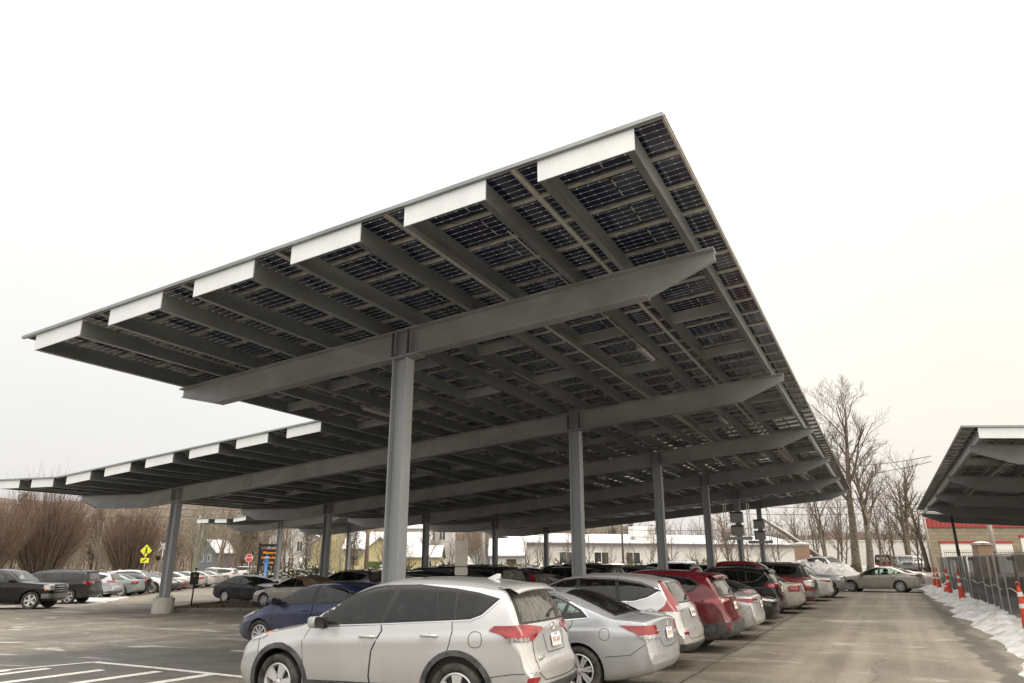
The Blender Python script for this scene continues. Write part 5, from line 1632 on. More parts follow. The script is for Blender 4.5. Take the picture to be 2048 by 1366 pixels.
# ------------------------------------------------------------------ ground
def ground_mat():
    m, nt, b = new_mat('asphalt_salted')
    N, Lk = nt.nodes, nt.links
    tc = N.new('ShaderNodeTexCoord')
    rot = N.new('ShaderNodeVectorRotate'); rot.rotation_type = 'Z_AXIS'; rot.inputs['Angle'].default_value = YAW
    Lk.new(tc.outputs['Object'], rot.inputs['Vector'])       # x = across (t), y = along (s)
    st = rot.outputs[0]
    sp = N.new('ShaderNodeSeparateXYZ'); Lk.new(st, sp.inputs[0])
    def noise(scale, detail=6, rough=.6, vec=st, sc=None, dist=0.0):
        n = N.new('ShaderNodeTexNoise'); n.inputs['Scale'].default_value = scale; n.inputs['Detail'].default_value = detail; n.inputs['Roughness'].default_value = rough; n.inputs['Distortion'].default_value = dist
        v = vec
        if sc:
            mp = N.new('ShaderNodeMapping'); mp.inputs['Scale'].default_value = sc; Lk.new(vec, mp.inputs['Vector']); v = mp.outputs[0]
        Lk.new(v, n.inputs['Vector']); return n.outputs['Fac']
    def ramp(sock, a, c, lo=0.0, hi=1.0):
        r = N.new('ShaderNodeMapRange'); r.interpolation_type = 'SMOOTHSTEP'
        r.inputs['From Min'].default_value = a; r.inputs['From Max'].default_value = c; r.inputs['To Min'].default_value = lo; r.inputs['To Max'].default_value = hi
        Lk.new(sock, r.inputs['Value']); return r.outputs[0]
    def mth(op, a, c=None, v=None):
        n = N.new('ShaderNodeMath'); n.operation = op; Lk.new(a, n.inputs[0])
        if c is not None: Lk.new(c, n.inputs[1])
        if v is not None: n.inputs[1].default_value = v
        return n.outputs[0]
    def mix(f, a, c):
        n = N.new('ShaderNodeMix'); n.data_type = 'RGBA'
        if f is not None: Lk.new(f, n.inputs[0])
        for i, q in ((6, a), (7, c)):
            if isinstance(q, tuple): n.inputs[i].default_value = (*q, 1)
            else: Lk.new(q, n.inputs[i])
        return n.outputs[2]
    dry = mix(ramp(noise(.35, 8, .65), .35, .65), (0.158, 0.138, 0.110), (0.275, 0.243, 0.196))
    # fine aggregate
    ag = N.new('ShaderNodeTexVoronoi'); ag.inputs['Scale'].default_value = 38; Lk.new(st, ag.inputs['Vector'])
    dry = mix(ramp(ag.outputs['Distance'], 0.15, 0.6, 0.0, .5), dry, (0.05, 0.047, 0.042))
    spk = ramp(noise(9.0, 6, .75), .62, .70, 0, .6)
    dry = mix(spk, dry, (0.42, 0.40, 0.36))
    # tyre-polished bands running along the lane
    dry = mix(ramp(noise(1.0, 3, .5, sc=(1.2, .03, 1)), .45, .7, 0, .35), dry, (0.33, 0.30, 0.25))
    # salt residue
    salt = ramp(noise(.9, 9, .72, sc=(.5, 1.3, 1), dist=1.0), .54, .70, 0, .55)
    dry = mix(salt, dry, (0.44, 0.42, 0.38))
    # old damp tarmac under the near left bays
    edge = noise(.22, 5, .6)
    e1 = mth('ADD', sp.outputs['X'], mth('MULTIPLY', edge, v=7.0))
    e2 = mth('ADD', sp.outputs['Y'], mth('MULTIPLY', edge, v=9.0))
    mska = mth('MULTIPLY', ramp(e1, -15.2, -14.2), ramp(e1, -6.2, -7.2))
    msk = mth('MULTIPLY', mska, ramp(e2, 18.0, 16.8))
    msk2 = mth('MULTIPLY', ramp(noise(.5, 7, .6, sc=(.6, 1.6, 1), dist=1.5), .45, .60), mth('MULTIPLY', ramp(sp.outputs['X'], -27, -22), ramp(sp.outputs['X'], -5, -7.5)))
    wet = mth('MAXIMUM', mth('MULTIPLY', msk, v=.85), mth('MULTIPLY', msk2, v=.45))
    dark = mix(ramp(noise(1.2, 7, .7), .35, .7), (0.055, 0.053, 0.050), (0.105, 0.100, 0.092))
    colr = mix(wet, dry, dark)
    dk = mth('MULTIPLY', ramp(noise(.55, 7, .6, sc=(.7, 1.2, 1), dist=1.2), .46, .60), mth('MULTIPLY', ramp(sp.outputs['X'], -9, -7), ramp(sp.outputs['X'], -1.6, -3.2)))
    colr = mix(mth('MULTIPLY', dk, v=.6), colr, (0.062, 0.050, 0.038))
    # smeared salty melt tongues at the left
    tong = mth('MULTIPLY', ramp(noise(.45, 7, .6, sc=(.45, 1.5, 1), dist=2.0), .56, .63, 0, .75), mth('MULTIPLY', ramp(sp.outputs['X'], -14, -17), ramp(sp.outputs['Y'], 31, 27)))
    colr = mix(tong, colr, (0.42, 0.41, 0.385))
    # thaw line beside the snow bank
    tb = mth('ADD', sp.outputs['X'], mth('MULTIPLY', noise(.8, 6, .6), v=1.1))
    thaw = mth('MULTIPLY', ramp(tb, 1.85, 1.95), ramp(tb, 2.4, 2.2))
    thaw = mth('MULTIPLY', thaw, ramp(sp.outputs['Y'], 60, 50))
    colr = mix(mth('MULTIPLY', thaw, v=.65), colr, (0.05, 0.046, 0.04))
    oil = ramp(noise(1.7, 3, .5), .66, .74, 0, .4)
    colr = mix(mth('MULTIPLY', oil, ramp(sp.outputs['X'], -3.0, -3.6)), colr, (0.045, 0.042, 0.038))
    # hairline cracks
    vr = N.new('ShaderNodeTexVoronoi'); vr.feature = 'DISTANCE_TO_EDGE'; vr.inputs['Scale'].default_value = .16
    wv = N.new('ShaderNodeVectorMath'); wv.operation = 'ADD'
    nz = N.new('ShaderNodeTexNoise'); nz.inputs['Scale'].default_value = 1.0; nz.inputs['Detail'].default_value = 6; Lk.new(st, nz.inputs['Vector'])
    Lk.new(st, wv.inputs[0]); Lk.new(nz.outputs['Color'], wv.inputs[1]); Lk.new(wv.outputs[0], vr.inputs['Vector'])
    crk = ramp(vr.outputs['Distance'], .003, .001, 0, .4)
    colr = mix(crk, colr, (0.02, 0.019, 0.018))
    # construction joint along the lane edge, wandering a little
    jw = mth('ADD', sp.outputs['X'], mth('MULTIPLY', noise(.6, 4, .6), v=.22))
    j = mth('ABSOLUTE', mth('ADD', jw, v=3.10))
    jn = mth('MULTIPLY', ramp(j, .035, .012), ramp(noise(3.0, 4, .6), .30, .5))
    jn = mth('MULTIPLY', jn, ramp(sp.outputs['Y'], 58, 54))
    colr = mix(mth('MULTIPLY', jn, v=.85), colr, (0.022, 0.02, 0.018))
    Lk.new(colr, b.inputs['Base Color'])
    rr = mth('SUBTRACT', ramp(noise(.7, 6, .6), .3, .7, .75, .95), mth('MULTIPLY', wet, v=.30))
    Lk.new(rr, b.inputs['Roughness'])
    b.inputs['Specular IOR Level'].default_value = .35
    bp = N.new('ShaderNodeBump'); bp.inputs['Strength'].default_value = .6; bp.inputs['Distance'].default_value = .012
    Lk.new(noise(45, 4, .7), bp.inputs['Height']); Lk.new(bp.outputs[0], b.inputs['Normal'])
    return m
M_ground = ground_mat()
M_snowg = mat('snowy_ground', (0.5, 0.5, 0.51), .8, var=0.1, scale=.12, c2=(0.24, 0.19, 0.14), detail=10, bump=.4, bscale=3)

def grid_sheet(name, xs, ys, zf, m, **tags):
    mb = MB()
    vs = [(x, y, zf(x, y)) for x in xs for y in ys]
    n = len(ys)
    fs = [(i * n + j, (i + 1) * n + j, (i + 1) * n + j + 1, i * n + j + 1) for i in range(len(xs) - 1) for j in range(n - 1)]
    mb.add(vs, fs)
    return mb.build(name, m, smooth_=True, fixn=False, **tags)
xs = [-900, -600, -400, -280, -200, -150] + [-120 + 2.5 * i for i in range(97)] + [150, 200, 300, 500, 900]
ys = [-120, -60, -30, -10, 0] + [2.5 * i for i in range(1, 61)] + [165, 200, 260, 350, 500, 800, 1500]
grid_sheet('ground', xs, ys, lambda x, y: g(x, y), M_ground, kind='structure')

def sheet_st(name, pts, dz, m, **tags):
    """flat outline in (s,t) laid dz above the ground, finely cut so it follows it"""
    bm = bmesh.new()
    bm.faces.new([bm.verts.new((t, s, 0)) for s, t in pts])
    ss = [p[0] for p in pts]; tt = [p[1] for p in pts]
    for a0, a1, nn in ((min(tt), max(tt), (1, 0, 0)), (min(ss), max(ss), (0, 1, 0))):
        k = int((a1 - a0) / 2.0)
        for i in range(1, k + 1):
            q = a0 + (a1 - a0) * i / (k + 1)
            bmesh.ops.bisect_plane(bm, geom=list(bm.verts) + list(bm.edges) + list(bm.faces), plane_co=(q, 0, 0) if nn[0] else (0, q, 0), plane_no=nn, dist=1e-5)
    for v in bm.verts:
        x, y = W(v.co.y, v.co.x)
        v.co = (x, y, g(x, y) + dz)
    bmesh.ops.recalc_face_normals(bm, faces=bm.faces)
    for f in bm.faces:
        if f.normal.z < 0: f.normal_flip()
    me = bpy.data.meshes.new(name); bm.to_mesh(me); bm.free()
    me.materials.append(m)
    o = bpy.data.objects.new(name, me); col.objects.link(o); tag(o, **tags)
    return o

def rough_outline(pts, amp, n=6, seed=1):
    rng = random.Random(seed); out = []
    for (a, b_), (c, d_) in zip(pts, pts[1:] + pts[:1]):
        for i in range(n):
            f = i / n
            out.append((a + (c - a) * f + rng.uniform(-amp, amp), b_ + (d_ - b_) * f + rng.uniform(-amp, amp)))
    return out
# worn white paint
def paint_mat():
    m, nt, b = new_mat('worn_road_paint')
    N, Lk = nt.nodes, nt.links
    tc = N.new('ShaderNodeTexCoord'); n = N.new('ShaderNodeTexNoise'); n.inputs['Scale'].default_value = 5; n.inputs['Detail'].default_value = 9; n.inputs['Roughness'].default_value = .75
    Lk.new(tc.outputs['Object'], n.inputs['Vector'])
    r = N.new('ShaderNodeValToRGB'); r.color_ramp.elements[0].position = .28; r.color_ramp.elements[0].color = (.12, .115, .105, 1); r.color_ramp.elements[1].position = .46; r.color_ramp.elements[1].color = (.60, .59, .55, 1)
    Lk.new(n.outputs['Fac'], r.inputs[0]); Lk.new(r.outputs[0], b.inputs['Base Color']); b.inputs['Roughness'].default_value = .8
    return m
M_paint = paint_mat()
def stripe(p, q, w, name='painted_line'):
    p, q = Vector(p), Vector(q); d = (q - p).normalized(); nrm = Vector((-d.y, d.x)) * w / 2
    return sheet_st(name, [tuple(p + nrm), tuple(q + nrm), tuple(q - nrm), tuple(p - nrm)], .004, M_paint, kind='structure')
stripe((10.45, -14.7), (7.6, -15.75), .15); stripe((10.45, -14.7), (10.0, -9.0), .15)
for k, t in enumerate((-15.1, -14.6, -13.4, -12.2, -11.0)):
    stripe((9.2 + .26 * k if k else 9.0, t), (5.2, t - (0.3 if k else .2)), .24)
stripe((13.0, -13.6), (13.1, -9.9), .10)
for k in range(5): stripe((15.9 + 2.75 * k, -15.4), (15.9 + 2.75 * k, -10.2), .10)
for k in range(5): stripe((24.9 + 3.2 * k, -36.6 - 2.6 * k), (24.8 + 3.2 * k, -41.0 - 2.6 * k), .10)


# snow and far land beyond the lot
sheet_st('snow_field', [(74, -175), (74, -22), (69.5, -22), (69.5, -9), (76, -6.5), (150, -6.5), (400, -60), (400, -500), (74, -500)], .03, M_snowg, kind='structure')
sheet_st('road', [(96, -260), (96, -40), (104, -40), (104, -260)], .045, mat('far_road', (.12, .115, .105), .85, var=.2, scale=.5), kind='structure')

def snow_mass(name, pts_fn, label, cat='snow', kind=None, group=None):
    mb = MB(); pts_fn(mb)
    return mb.build(name, M_snow, smooth_=True, label=label if not kind else None, cat=cat if not kind else None, kind=kind, group=group)
# ploughed bank along the mesh fence
def bank(s0, s1, edge_fn, t_out, hmax, name, ds=.16, nt_=22, seed=0.0):
    mb = MB(); vs = []; n = int((s1 - s0) / ds)
    for i in range(n + 1):
        s = s0 + (s1 - s0) * i / n
        te = edge_fn(s)
        for j in range(nt_ + 1):
            f = j / nt_
            t = te + (t_out - te) * f ** 1.2
            x, y = W(s, t)
            v = Vector((x * 1.1, y * 1.1, seed))
            h = smooth(f * 4.0) * hmax * (.26 + .6 * abs(mnoise.noise(v)) + .45 * abs(mnoise.noise(v * 2.7)) + .30 * abs(mnoise.noise(v * 7)) + .22 * abs(mnoise.noise(v * 19)))
            h *= .35 + .65 * smooth(f * 1.6)
            if j == 0: h = -.02
            if j == nt_ or i in (0, n): h = -.03
            vs.append((x, y, g(x, y) + h))
    m_ = nt_ + 1
    mb.add(vs, [(i * m_ + j, i * m_ + j + 1, (i + 1) * m_ + j + 1, (i + 1) * m_ + j) for i in range(n) for j in range(nt_)])
    return mb.build(name, M_snowd, smooth_=True, kind='structure')
def edge1(s):
    v = Vector((s * .35, 3.1, 0)); return 1.95 + .55 * mnoise.noise(v) + .15 * mnoise.noise(v * 3.3) + .05 * mnoise.noise(v * 9) - .25 * smooth((s - 30) / 20) 
bank(12, 58, edge1, 4.6, .42, 'snow_bank')
def edge2(s): return -48.5 + 1.0 * mnoise.noise(Vector((s * .6, 9, 0))) - (s - 27.5) * 1.0
mbp = MB()
bank(27.2, 34.0, lambda s: -38.5 - (s - 27.2) * .95 + .5 * mnoise.noise(Vector((s * .9, 9, 0))), -52, .13, 'snow_bank', seed=5.0)
# heaps at the end of the rows
def heap(u, depth, w, h, label, seed, dpt=None):
    x, y = at(u, depth)
    mb = MB(); n = 34; vs = []
    for i in range(n + 1):
        for j in range(n + 1):
            a = -1 + 2 * i / n; b_ = -1 + 2 * j / n
            r = math.hypot(a, b_)
            v = Vector((a * 2.2 + seed, b_ * 2.2, seed))
            k = max(0, 1 - r) ** .6
            z = h * k * (.72 + .75 * mnoise.noise(v) + .35 * mnoise.noise(v * 3) + .16 * mnoise.noise(v * 8))
            X = x + a * w / 2; Y = y + b_ * (dpt or w) / 2
            vs.append((X, Y, g(X, Y) + (z if r < .985 else -.05)))
    m_ = n + 1
    mb.add(vs, [(i * m_ + j, (i + 1) * m_ + j, (i + 1) * m_ + j + 1, i * m_ + j + 1) for i in range(n) for j in range(n)])
    return mb.build('snow_heap', M_snowd, smooth_=True, label=label, cat='snow heap', group='ploughed snow heaps')
heap(1575, 60, 4.2, 1.7, 'rounded snow heap left of the brick pillar', 1.0)
heap(1545, 64, 3.0, 2.0, 'small snow heap right beside the last lane column', 2.2)
heap(1597, 62, 4.0, 2.1, 'tallest snow heap in front of the brick pillar', 3.7)
heap(1660, 61, 6.0, 1.35, 'wide dirty snow heap behind the slate pickup', 5.1)
heap(1755, 66, 9.0, .8, 'long low snow ridge at the foot of the big tree', 6.6, 4)
heap(1700, 68, 6.5, .9, 'low snow heap left of the big tree trunks', 8.3, 4)
heap(940, 84, 5.0, 2.4, 'snow heap behind the junipers near the pale pole', 9.9, 4)
heap(530, 70, 11, .8, 'flat snow heap behind the dark grey sedan', 12.9, 5)

# planted island with kerb
M_kerb = mat('granite_kerb', (.16, .15, .13), .8, var=.3, scale=6, bump=.3)
M_mulch = mat('mulch', (.035, .022, .013), .95, var=.6, scale=7, c2=(.16, .11, .06), bump=1.0, bscale=30)
isl = [(23.3, -28.6), (24.0, -29.6), (29.5, -30.6), (30.0, -29.8), (27.6, -27.4), (26.3, -25.4), (25.4, -25.2), (24.6, -26.8)]
ir = empty('island', (*W(26.5, -28), g(*W(26.5, -28))), 0, 'mulched planting island with stone kerb beside the near left column', 'planting island')
mb = MB(); n = len(isl); ctr = Vector((sum(p[0] for p in isl) / n, sum(p[1] for p in isl) / n))
loc = Vector(ir.location)
outer = []; inner = []
for s, t in isl:
    p = Vector((s, t)); q = p + (ctr - p).normalized() * .16
    outer.append(Vector((*W(*p), 0))); inner.append(Vector((*W(*q), 0)))
zk = loc.z + .15
vs = [(p.x - loc.x, p.y - loc.y, zk - loc.z) for p in outer] + [(p.x - loc.x, p.y - loc.y, zk - loc.z) for p in inner] + [(p.x - loc.x, p.y - loc.y, -.2) for p in outer] + [(p.x - loc.x, p.y - loc.y, 0) for p in inner]
fs = []
for i in range(n):
    j = (i + 1) % n
    fs += [(i, j, n + j, n + i), (i, 2 * n + i, 2 * n + j, j), (n + i, n + j, 3 * n + j, 3 * n + i)]
mb.add(vs, fs); mb.build('kerb', M_kerb, ir)
mb = MB()
rings = 9; vs = []; m_ = 40
def isl_pt(f):
    f = f % 1 * n; i = int(f); a = inner[i]; b_ = inner[(i + 1) % n]; return a + (b_ - a) * (f - i)
cc = sum(inner, Vector()) / n
for r_ in range(rings + 1):
    for k in range(m_):
        p = cc + (isl_pt(k / m_) - cc) * (1 - r_ / (rings + .001))
        h = .06 + .20 * smooth(r_ / 3) + .14 * mnoise.noise(Vector((p.x * 1.3, p.y * 1.3, 0))) * (r_ > 0) + .07 * mnoise.noise(p * 4) * (r_ > 0)
        vs.append((p.x - loc.x, p.y - loc.y, h))
mb.add(vs, [(r_ * m_ + k, r_ * m_ + (k + 1) % m_, (r_ + 1) * m_ + (k + 1) % m_, (r_ + 1) * m_ + k) for r_ in range(rings) for k in range(m_)])
mb.build('mulch', M_mulch, ir, smooth_=True)

# ------------------------------------------------------------------ fence, cones, posts
def mesh_cloth():
    m, nt, b = new_mat('privacy_mesh')
    N, Lk = nt.nodes, nt.links
    b.inputs['Roughness'].default_value = .55
    tc = N.new('ShaderNodeTexCoord'); n = N.new('ShaderNodeTexNoise'); n.inputs['Scale'].default_value = 1.1; n.inputs['Detail'].default_value = 5; n.inputs['Distortion'].default_value = 1.5
    Lk.new(tc.outputs['Object'], n.inputs['Vector'])
    r = N.new('ShaderNodeValToRGB'); r.color_ramp.elements[0].position = .35; r.color_ramp.elements[1].position = .7
    r.color_ramp.elements[0].color = (.012, .013, .014, 1); r.color_ramp.elements[1].color = (.04, .042, .045, 1)
    Lk.new(n.outputs['Fac'], r.inputs[0]); Lk.new(r.outputs[0], b.inputs['Base Color'])
    tr = N.new('ShaderNodeBsdfTransparent'); mxs = N.new('ShaderNodeMixShader'); mxs.inputs[0].default_value = .80
    Lk.new(tr.outputs[0], mxs.inputs[1]); Lk.new(b.outputs[0], mxs.inputs[2])
    Lk.new(mxs.outputs[0], nt.nodes['Material Output'].inputs[0])
    return m
M_cloth = mesh_cloth()
M_orange = mat('orange_plastic', (.62, .075, .035), .5, var=.1, scale=3)
M_tapew = mat('reflective_band', (.75, .75, .75), .35)
fx, fy = W(36, 3.2)
fence = empty('temporary_fence', (fx, fy, g(fx, fy)), 0, 'tall chain-link fence with dark privacy mesh along the drive lane', 'fence')
M_fence = (Matrix(((TS.x, LS.x, 0, 0), (TS.y, LS.y, 0, 0), (0, 0, 1, 0), (0, 0, 0, 1))))
posts = [19.8 + 1.83 * i for i in range(22)]
def fz(s, t=3.2): x, y = W(s, t); return g(x, y) - fence.location.z
for i, s in enumerate(posts):
    mb = MB(); lean = .05 * math.sin(i * 2.3); tt = .10 * math.sin(i * 1.1)
    mb.tube([(tt, 0, 0), (tt + lean, 0, 2.02)], .026, 8)
    mb.box(tt - .35, tt + .35, -.03, .03, .02, .05)
    o = mb.build('post', M_steel, fence, smooth_=False, angle=40); o.matrix_local = Matrix.Translation(Vector((*(LS * (s - 36)), fz(s)))) @ M_fence
    if i < len(posts) - 1:
        s2 = posts[i + 1]; tt2 = .10 * math.sin((i + 1) * 1.1)
        mb = MB(); nx, nz = 14, 10; vs = []
        for a in range(nx + 1):
            for b_ in range(nz + 1):
                f = a / nx; z = .10 + 1.86 * b_ / nz
                vs.append((tt + (tt2 - tt) * f + .035 * math.sin(f * PI) * math.sin(b_ * 1.3 + i) + lean * z / 2, (s2 - s) * f, z))
        m_ = nz + 1
        mb.add(vs, [(a * m_ + b_, (a + 1) * m_ + b_, (a + 1) * m_ + b_ + 1, a * m_ + b_ + 1) for a in range(nx) for b_ in range(nz)])
        o = mb.build('privacy_mesh', M_cloth, fence, smooth_=True); o.matrix_local = Matrix.Translation(Vector((*(LS * (s - 36)), fz(s)))) @ M_fence
        mb = MB()
        for z in (.08, 1.99): mb.tube([(tt, 0, z), (tt2, s2 - s, z)], .02, 6)
        o = mb.build('rail', M_steel, fence, angle=40); o.matrix_local = Matrix.Translation(Vector((*(LS * (s - 36)), fz(s)))) @ M_fence
# pale hose tied along the fence
pts = [Vector((*(LS * (s - 36)), fz(s) + .98 - .05 * math.sin((s - 20) * 1.7) + .02 * (s > 50))) - Vector((*(TS * .08), 0)) for s in [20 + .6 * i for i in range(63)]]
mb = MB(); mb.tube(pts, .012, 5); mb.build('tied_rope', M_gold_rope := mat('pale_rope', (.55, .5, .38), .7), fence, smooth_=True)

def cone(s, t, h, label, slim=True, lean=0.0):
    x, y = W(s, t)
    r = empty('traffic_cone', (x, y, g(x, y) + .06), lean, label, 'traffic cone', 'orange cones along the fence')
    r.rotation_euler = (0.06 * math.sin(s), .08 * math.cos(s * 2), lean)
    mb = MB(); b0 = .14 if slim else .16; t0 = .045
    mb.lathe([(b0, .03), (t0, h - .1), (t0 - .005, h - .08), (t0 + .005, h - .06), (0.0, h - .055)], 20, 'z')
    mb.build('body', M_orange, r, angle=40)
    mb = MB(); mb.lathe([(0, 0.035), (.19, .035), (.20, .02), (.20, 0), (0, 0)], 8, 'z'); mb.build('base', M_orange if s % 2 < 1.5 else M_black, r)
    mb = MB(); mb.tube([(-.045, 0, h - .09), (-.04, 0, h + .02), (0, 0, h + .04), (.04, 0, h + .02), (.045, 0, h - .09)], .012, 6); mb.build('handle', M_orange, r, smooth_=True)
    for a in (.55, .78):
        rr = b0 + (t0 - b0) * a
        mb = MB(); mb.lathe([(rr + .006, h * (a - .045)), (rr - .004, h * (a + .045))], 20, 'z'); mb.build('reflective_band', M_tapew, r, smooth_=True)
    return r
cone(56.8, 2.55, 1.15, 'farthest slim orange cone at the end of the mesh fence')
cone(52.2, 2.6, 1.35, 'second farthest orange cone, tall, leaning on the fence')
cone(47.3, 2.66, .75, 'shortest orange cone with two white bands', slim=False)
cone(45.3, 2.7, 1.35, 'tall orange cone right behind the shortest cone')
cone(38.9, 2.75, 1.35, 'tall orange cone standing alone at mid fence')
cone(23.0, 2.95, 1.2, 'nearest orange cone, cut by the right photo edge')
x, y = W(27.9, -23.3)
cone(23.4, -20.9, .55, 'small cone beside the front of the champagne convertible', slim=False)

M_post = mat('dark_post', (.015, .015, .015), .5, .3)
M_signback = mat('bare_aluminium', (.30, .285, .26), .4, .6, var=.1)
sx, sy = W(24.3, -28.2)
r = empty('post_sign', (sx, sy, g(sx, sy)), 0, 'short black post sign with round emblem beside the concrete footing', 'sign')
mb = MB(); mb.tube([(0, 0, 0), (.04, 0, 1.7)], .035, 8); mb.blob((.045, 0, 1.80), .055, 2, 0); mb.build('pole', M_post, r, smooth_=True)
mb = MB(); mb.box(-.17, .22, -.05, -.03, 1.12, 1.66); mb.build('sign_plate', M_post, r)
mb = MB(); mb.lathe([(0, -.055), (.055, -.055), (.055, -.05)], 20, 'y', (.025, 0, 1.5)); mb.build('emblem', mat('brass', (.25, .18, .05), .4, .7), r)
sx, sy = W(19.0, -8.35 - 1.0)
sx, sy = -1.3, 19.3
r = empty('back_of_sign', (sx, sy, g(sx, sy)), YAW * 0 + R(8), 'grey back of a parking sign on a black post behind the big silver suv', 'sign')
mb = MB(); mb.box(-.03, .03, -.02, .02, 0, 2.2); mb.build('pole', M_post, r)
mb = MB(); mb.prism([(-.15, 1.78), (.15, 1.78), (.16, 1.80), (.16, 2.38), (.14, 2.40), (-.14, 2.40), (-.16, 2.38), (-.16, 1.80)], -.035, -.03 + .006, 'y'); mb.build('sign_plate', M_signback, r)
mb = MB(); mb.prism([(-.15, 1.56), (.15, 1.56), (.165, 1.6), (.165, 1.73), (.15, 1.76), (-.15, 1.76), (-.165, 1.73), (-.165, 1.6)], -.035, -.024, 'y'); mb.build('sign_plate', M_signback, r)
# ------------------------------------------------------------------ vegetation
M_bark = mat('bark_grey_brown', (.12, .097, .072), .9, var=.4, scale=5, c2=(.20, .168, .13), bump=.6, bscale=20)
M_barkd = mat('bark_dark', (.05, .038, .03), .9, var=.4, scale=5)
M_birch = mat('bark_pale', (.38, .35, .30), .85, var=.5, scale=6, c2=(.20, .21, .15))
M_twig = mat('twigs_brown', (.12, .09, .068), .9, var=.25, scale=1.5)
M_twigr = mat('twigs_reddish', (.125, .078, .058), .9, var=.3, scale=1.5)
M_wood = mat('woodland_brown', (.12, .088, .064), .95, var=.35, scale=.25, c2=(.19, .15, .11))
M_leafb = mat('dead_leaves', (.20, .085, .03), .9, var=.3, scale=2)
M_needle = mat('pine_needles', (.040, .045, .024), .9, var=.5, scale=.8, c2=(.085, .080, .042))
M_junip = mat('juniper_green', (.050, .060, .018), .8, var=.5, scale=1.2, c2=(.13, .125, .045))
M_pole = mat('weathered_pole', (.30, .27, .23), .85, var=.25, scale=3)
M_wire = mat('wire_black', (.02, .02, .02), .6)

def branch(mb, rng, p, d, ln, r, lvl, maxl, n=3, mi=0, kids=(3, 5), spread=.6, up=.15, curve=.25, sides=(6, 5, 3, 3, 3), twr=.009, leaf=None):
    """one limb as a bent tube, then its children"""
    k = max(2, n - lvl + 1)
    pts = [p.copy()]; rr = [r]; dd = d.copy()
    for i in range(k):
        dd = (dd + Vector((rng.uniform(-1, 1), rng.uniform(-1, 1), rng.uniform(-.6, .9))) * curve * .5 + Vector((0, 0, up * .3))).normalized()
        pts.append(pts[-1] + dd * ln / k); rr.append(max(twr * .6, r * (1 - .62 * (i + 1) / k)))
    mb.tube(pts, rr, sides[min(lvl, 4)], mi, cap=False)
    if lvl >= maxl:
        return
    m = rng.randint(*kids)
    for j in range(m):
        f = (.25 if lvl else .38) + (.74 if lvl else .60) * (j + rng.random() * .7) / m
        f = min(.99, f)
        i = min(k - 1, int(f * k)); q = pts[i].lerp(pts[i + 1], f * k - i)
        a = rng.uniform(0, 2 * PI)
        ax = dd.cross(Vector((0, 0, 1))) if abs(dd.z) < .9 else Vector((1, 0, 0))
        ax.normalize()
        side = (Matrix.Rotation(a, 3, dd) @ ax)
        nd = (dd * (1 - spread) + side * spread + Vector((0, 0, up))).normalized()
        branch(mb, rng, q, nd, ln * rng.uniform(.45, .68) * (1.1 - .3 * f), max(twr, rr[i] * .55), lvl + 1, maxl, n, mi, kids, spread, up, curve, sides, twr, leaf)

def bare_tree_meshes(seed, h=12, r=.2, maxl=4, kids=(4, 6), spread=.55, forks=2, lean=.05, twr=.011, clean=.35, up=.18):
    rng = random.Random(seed)
    tr = MB(); cr = MB()
    for f in range(forks):
        a = rng.uniform(0, 2 * PI) + f * 2.4
        d = Vector((math.cos(a) * lean * (1 + f), math.sin(a) * lean * (1 + f), 1)).normalized()
        hh = h * (1 - .12 * f) * .82
        k = 9; pts = [Vector((0, 0, -.2)) + Vector((math.cos(a), math.sin(a), 0)) * r * .5 * (forks > 1)]; rr = [r * 1.35 * (1 if forks == 1 else .8)]
        for i in range(k):
            d = (d + Vector((rng.uniform(-1, 1), rng.uniform(-1, 1), 0)) * .07 + Vector((0, 0, .05))).normalized()
            pts.append(pts[-1] + d * hh / k); rr.append(r * (1 if forks == 1 else .78) * (1 - .86 * (i + 1) / k) + .012)
        tr.tube(pts, rr, 9)
        nb = rng.randint(9, 13)
        for j in range(nb):
            q = clean + (1 - clean) * (j + rng.random() * .6) / nb
            q = min(.99, q); i = min(k - 1, int(q * k)); p = pts[i].lerp(pts[i + 1], q * k - i)
            a2 = rng.uniform(0, 2 * PI)
            nd = Vector((math.cos(a2) * spread, math.sin(a2) * spread, 1 - spread * .55)).normalized()
            branch(cr, rng, p, nd, h * rng.uniform(.24, .36) * (1.2 - .65 * q), max(.018, rr[i] * .5), 1, maxl, 4, 0, kids, .5, up, .35, twr=twr)
    return tr, cr

BT = []
for i, (sd, h, r, fk, tw, cl) in enumerate([(11, 12, .17, 1, .010, .30), (12, 13, .19, 2, .010, .34), (13, 9, .11, 2, .008, .2), (14, 15, .22, 1, .011, .42), (15, 10, .12, 3, .008, .25)]):
    tr, cr = bare_tree_meshes(sd, h, r, 3, (3, 5), .58, fk, .07, tw, cl)
    BT.append((tr.mesh('trunk', [M_bark], smooth_=True), cr.mesh('crown', [M_twig], smooth_=False)))

def tree_at(kind, u, depth, label, sc=1.0, rz=None, group='bare trees', mats_=None, name='bare_tree'):
    x, y = at(u, depth)
    rng = random.Random(int(u * 7 + depth))
    r = empty(name, (x, y, g(x, y) - .1), rng.uniform(0, 6.28) if rz is None else rz, label, 'tree', group)
    k = sc * rng.uniform(.96, 1.04)
    r.scale = (k, k, k)
    part('trunk', BT[kind][0], r); part('crown', BT[kind][1], r)
    return r

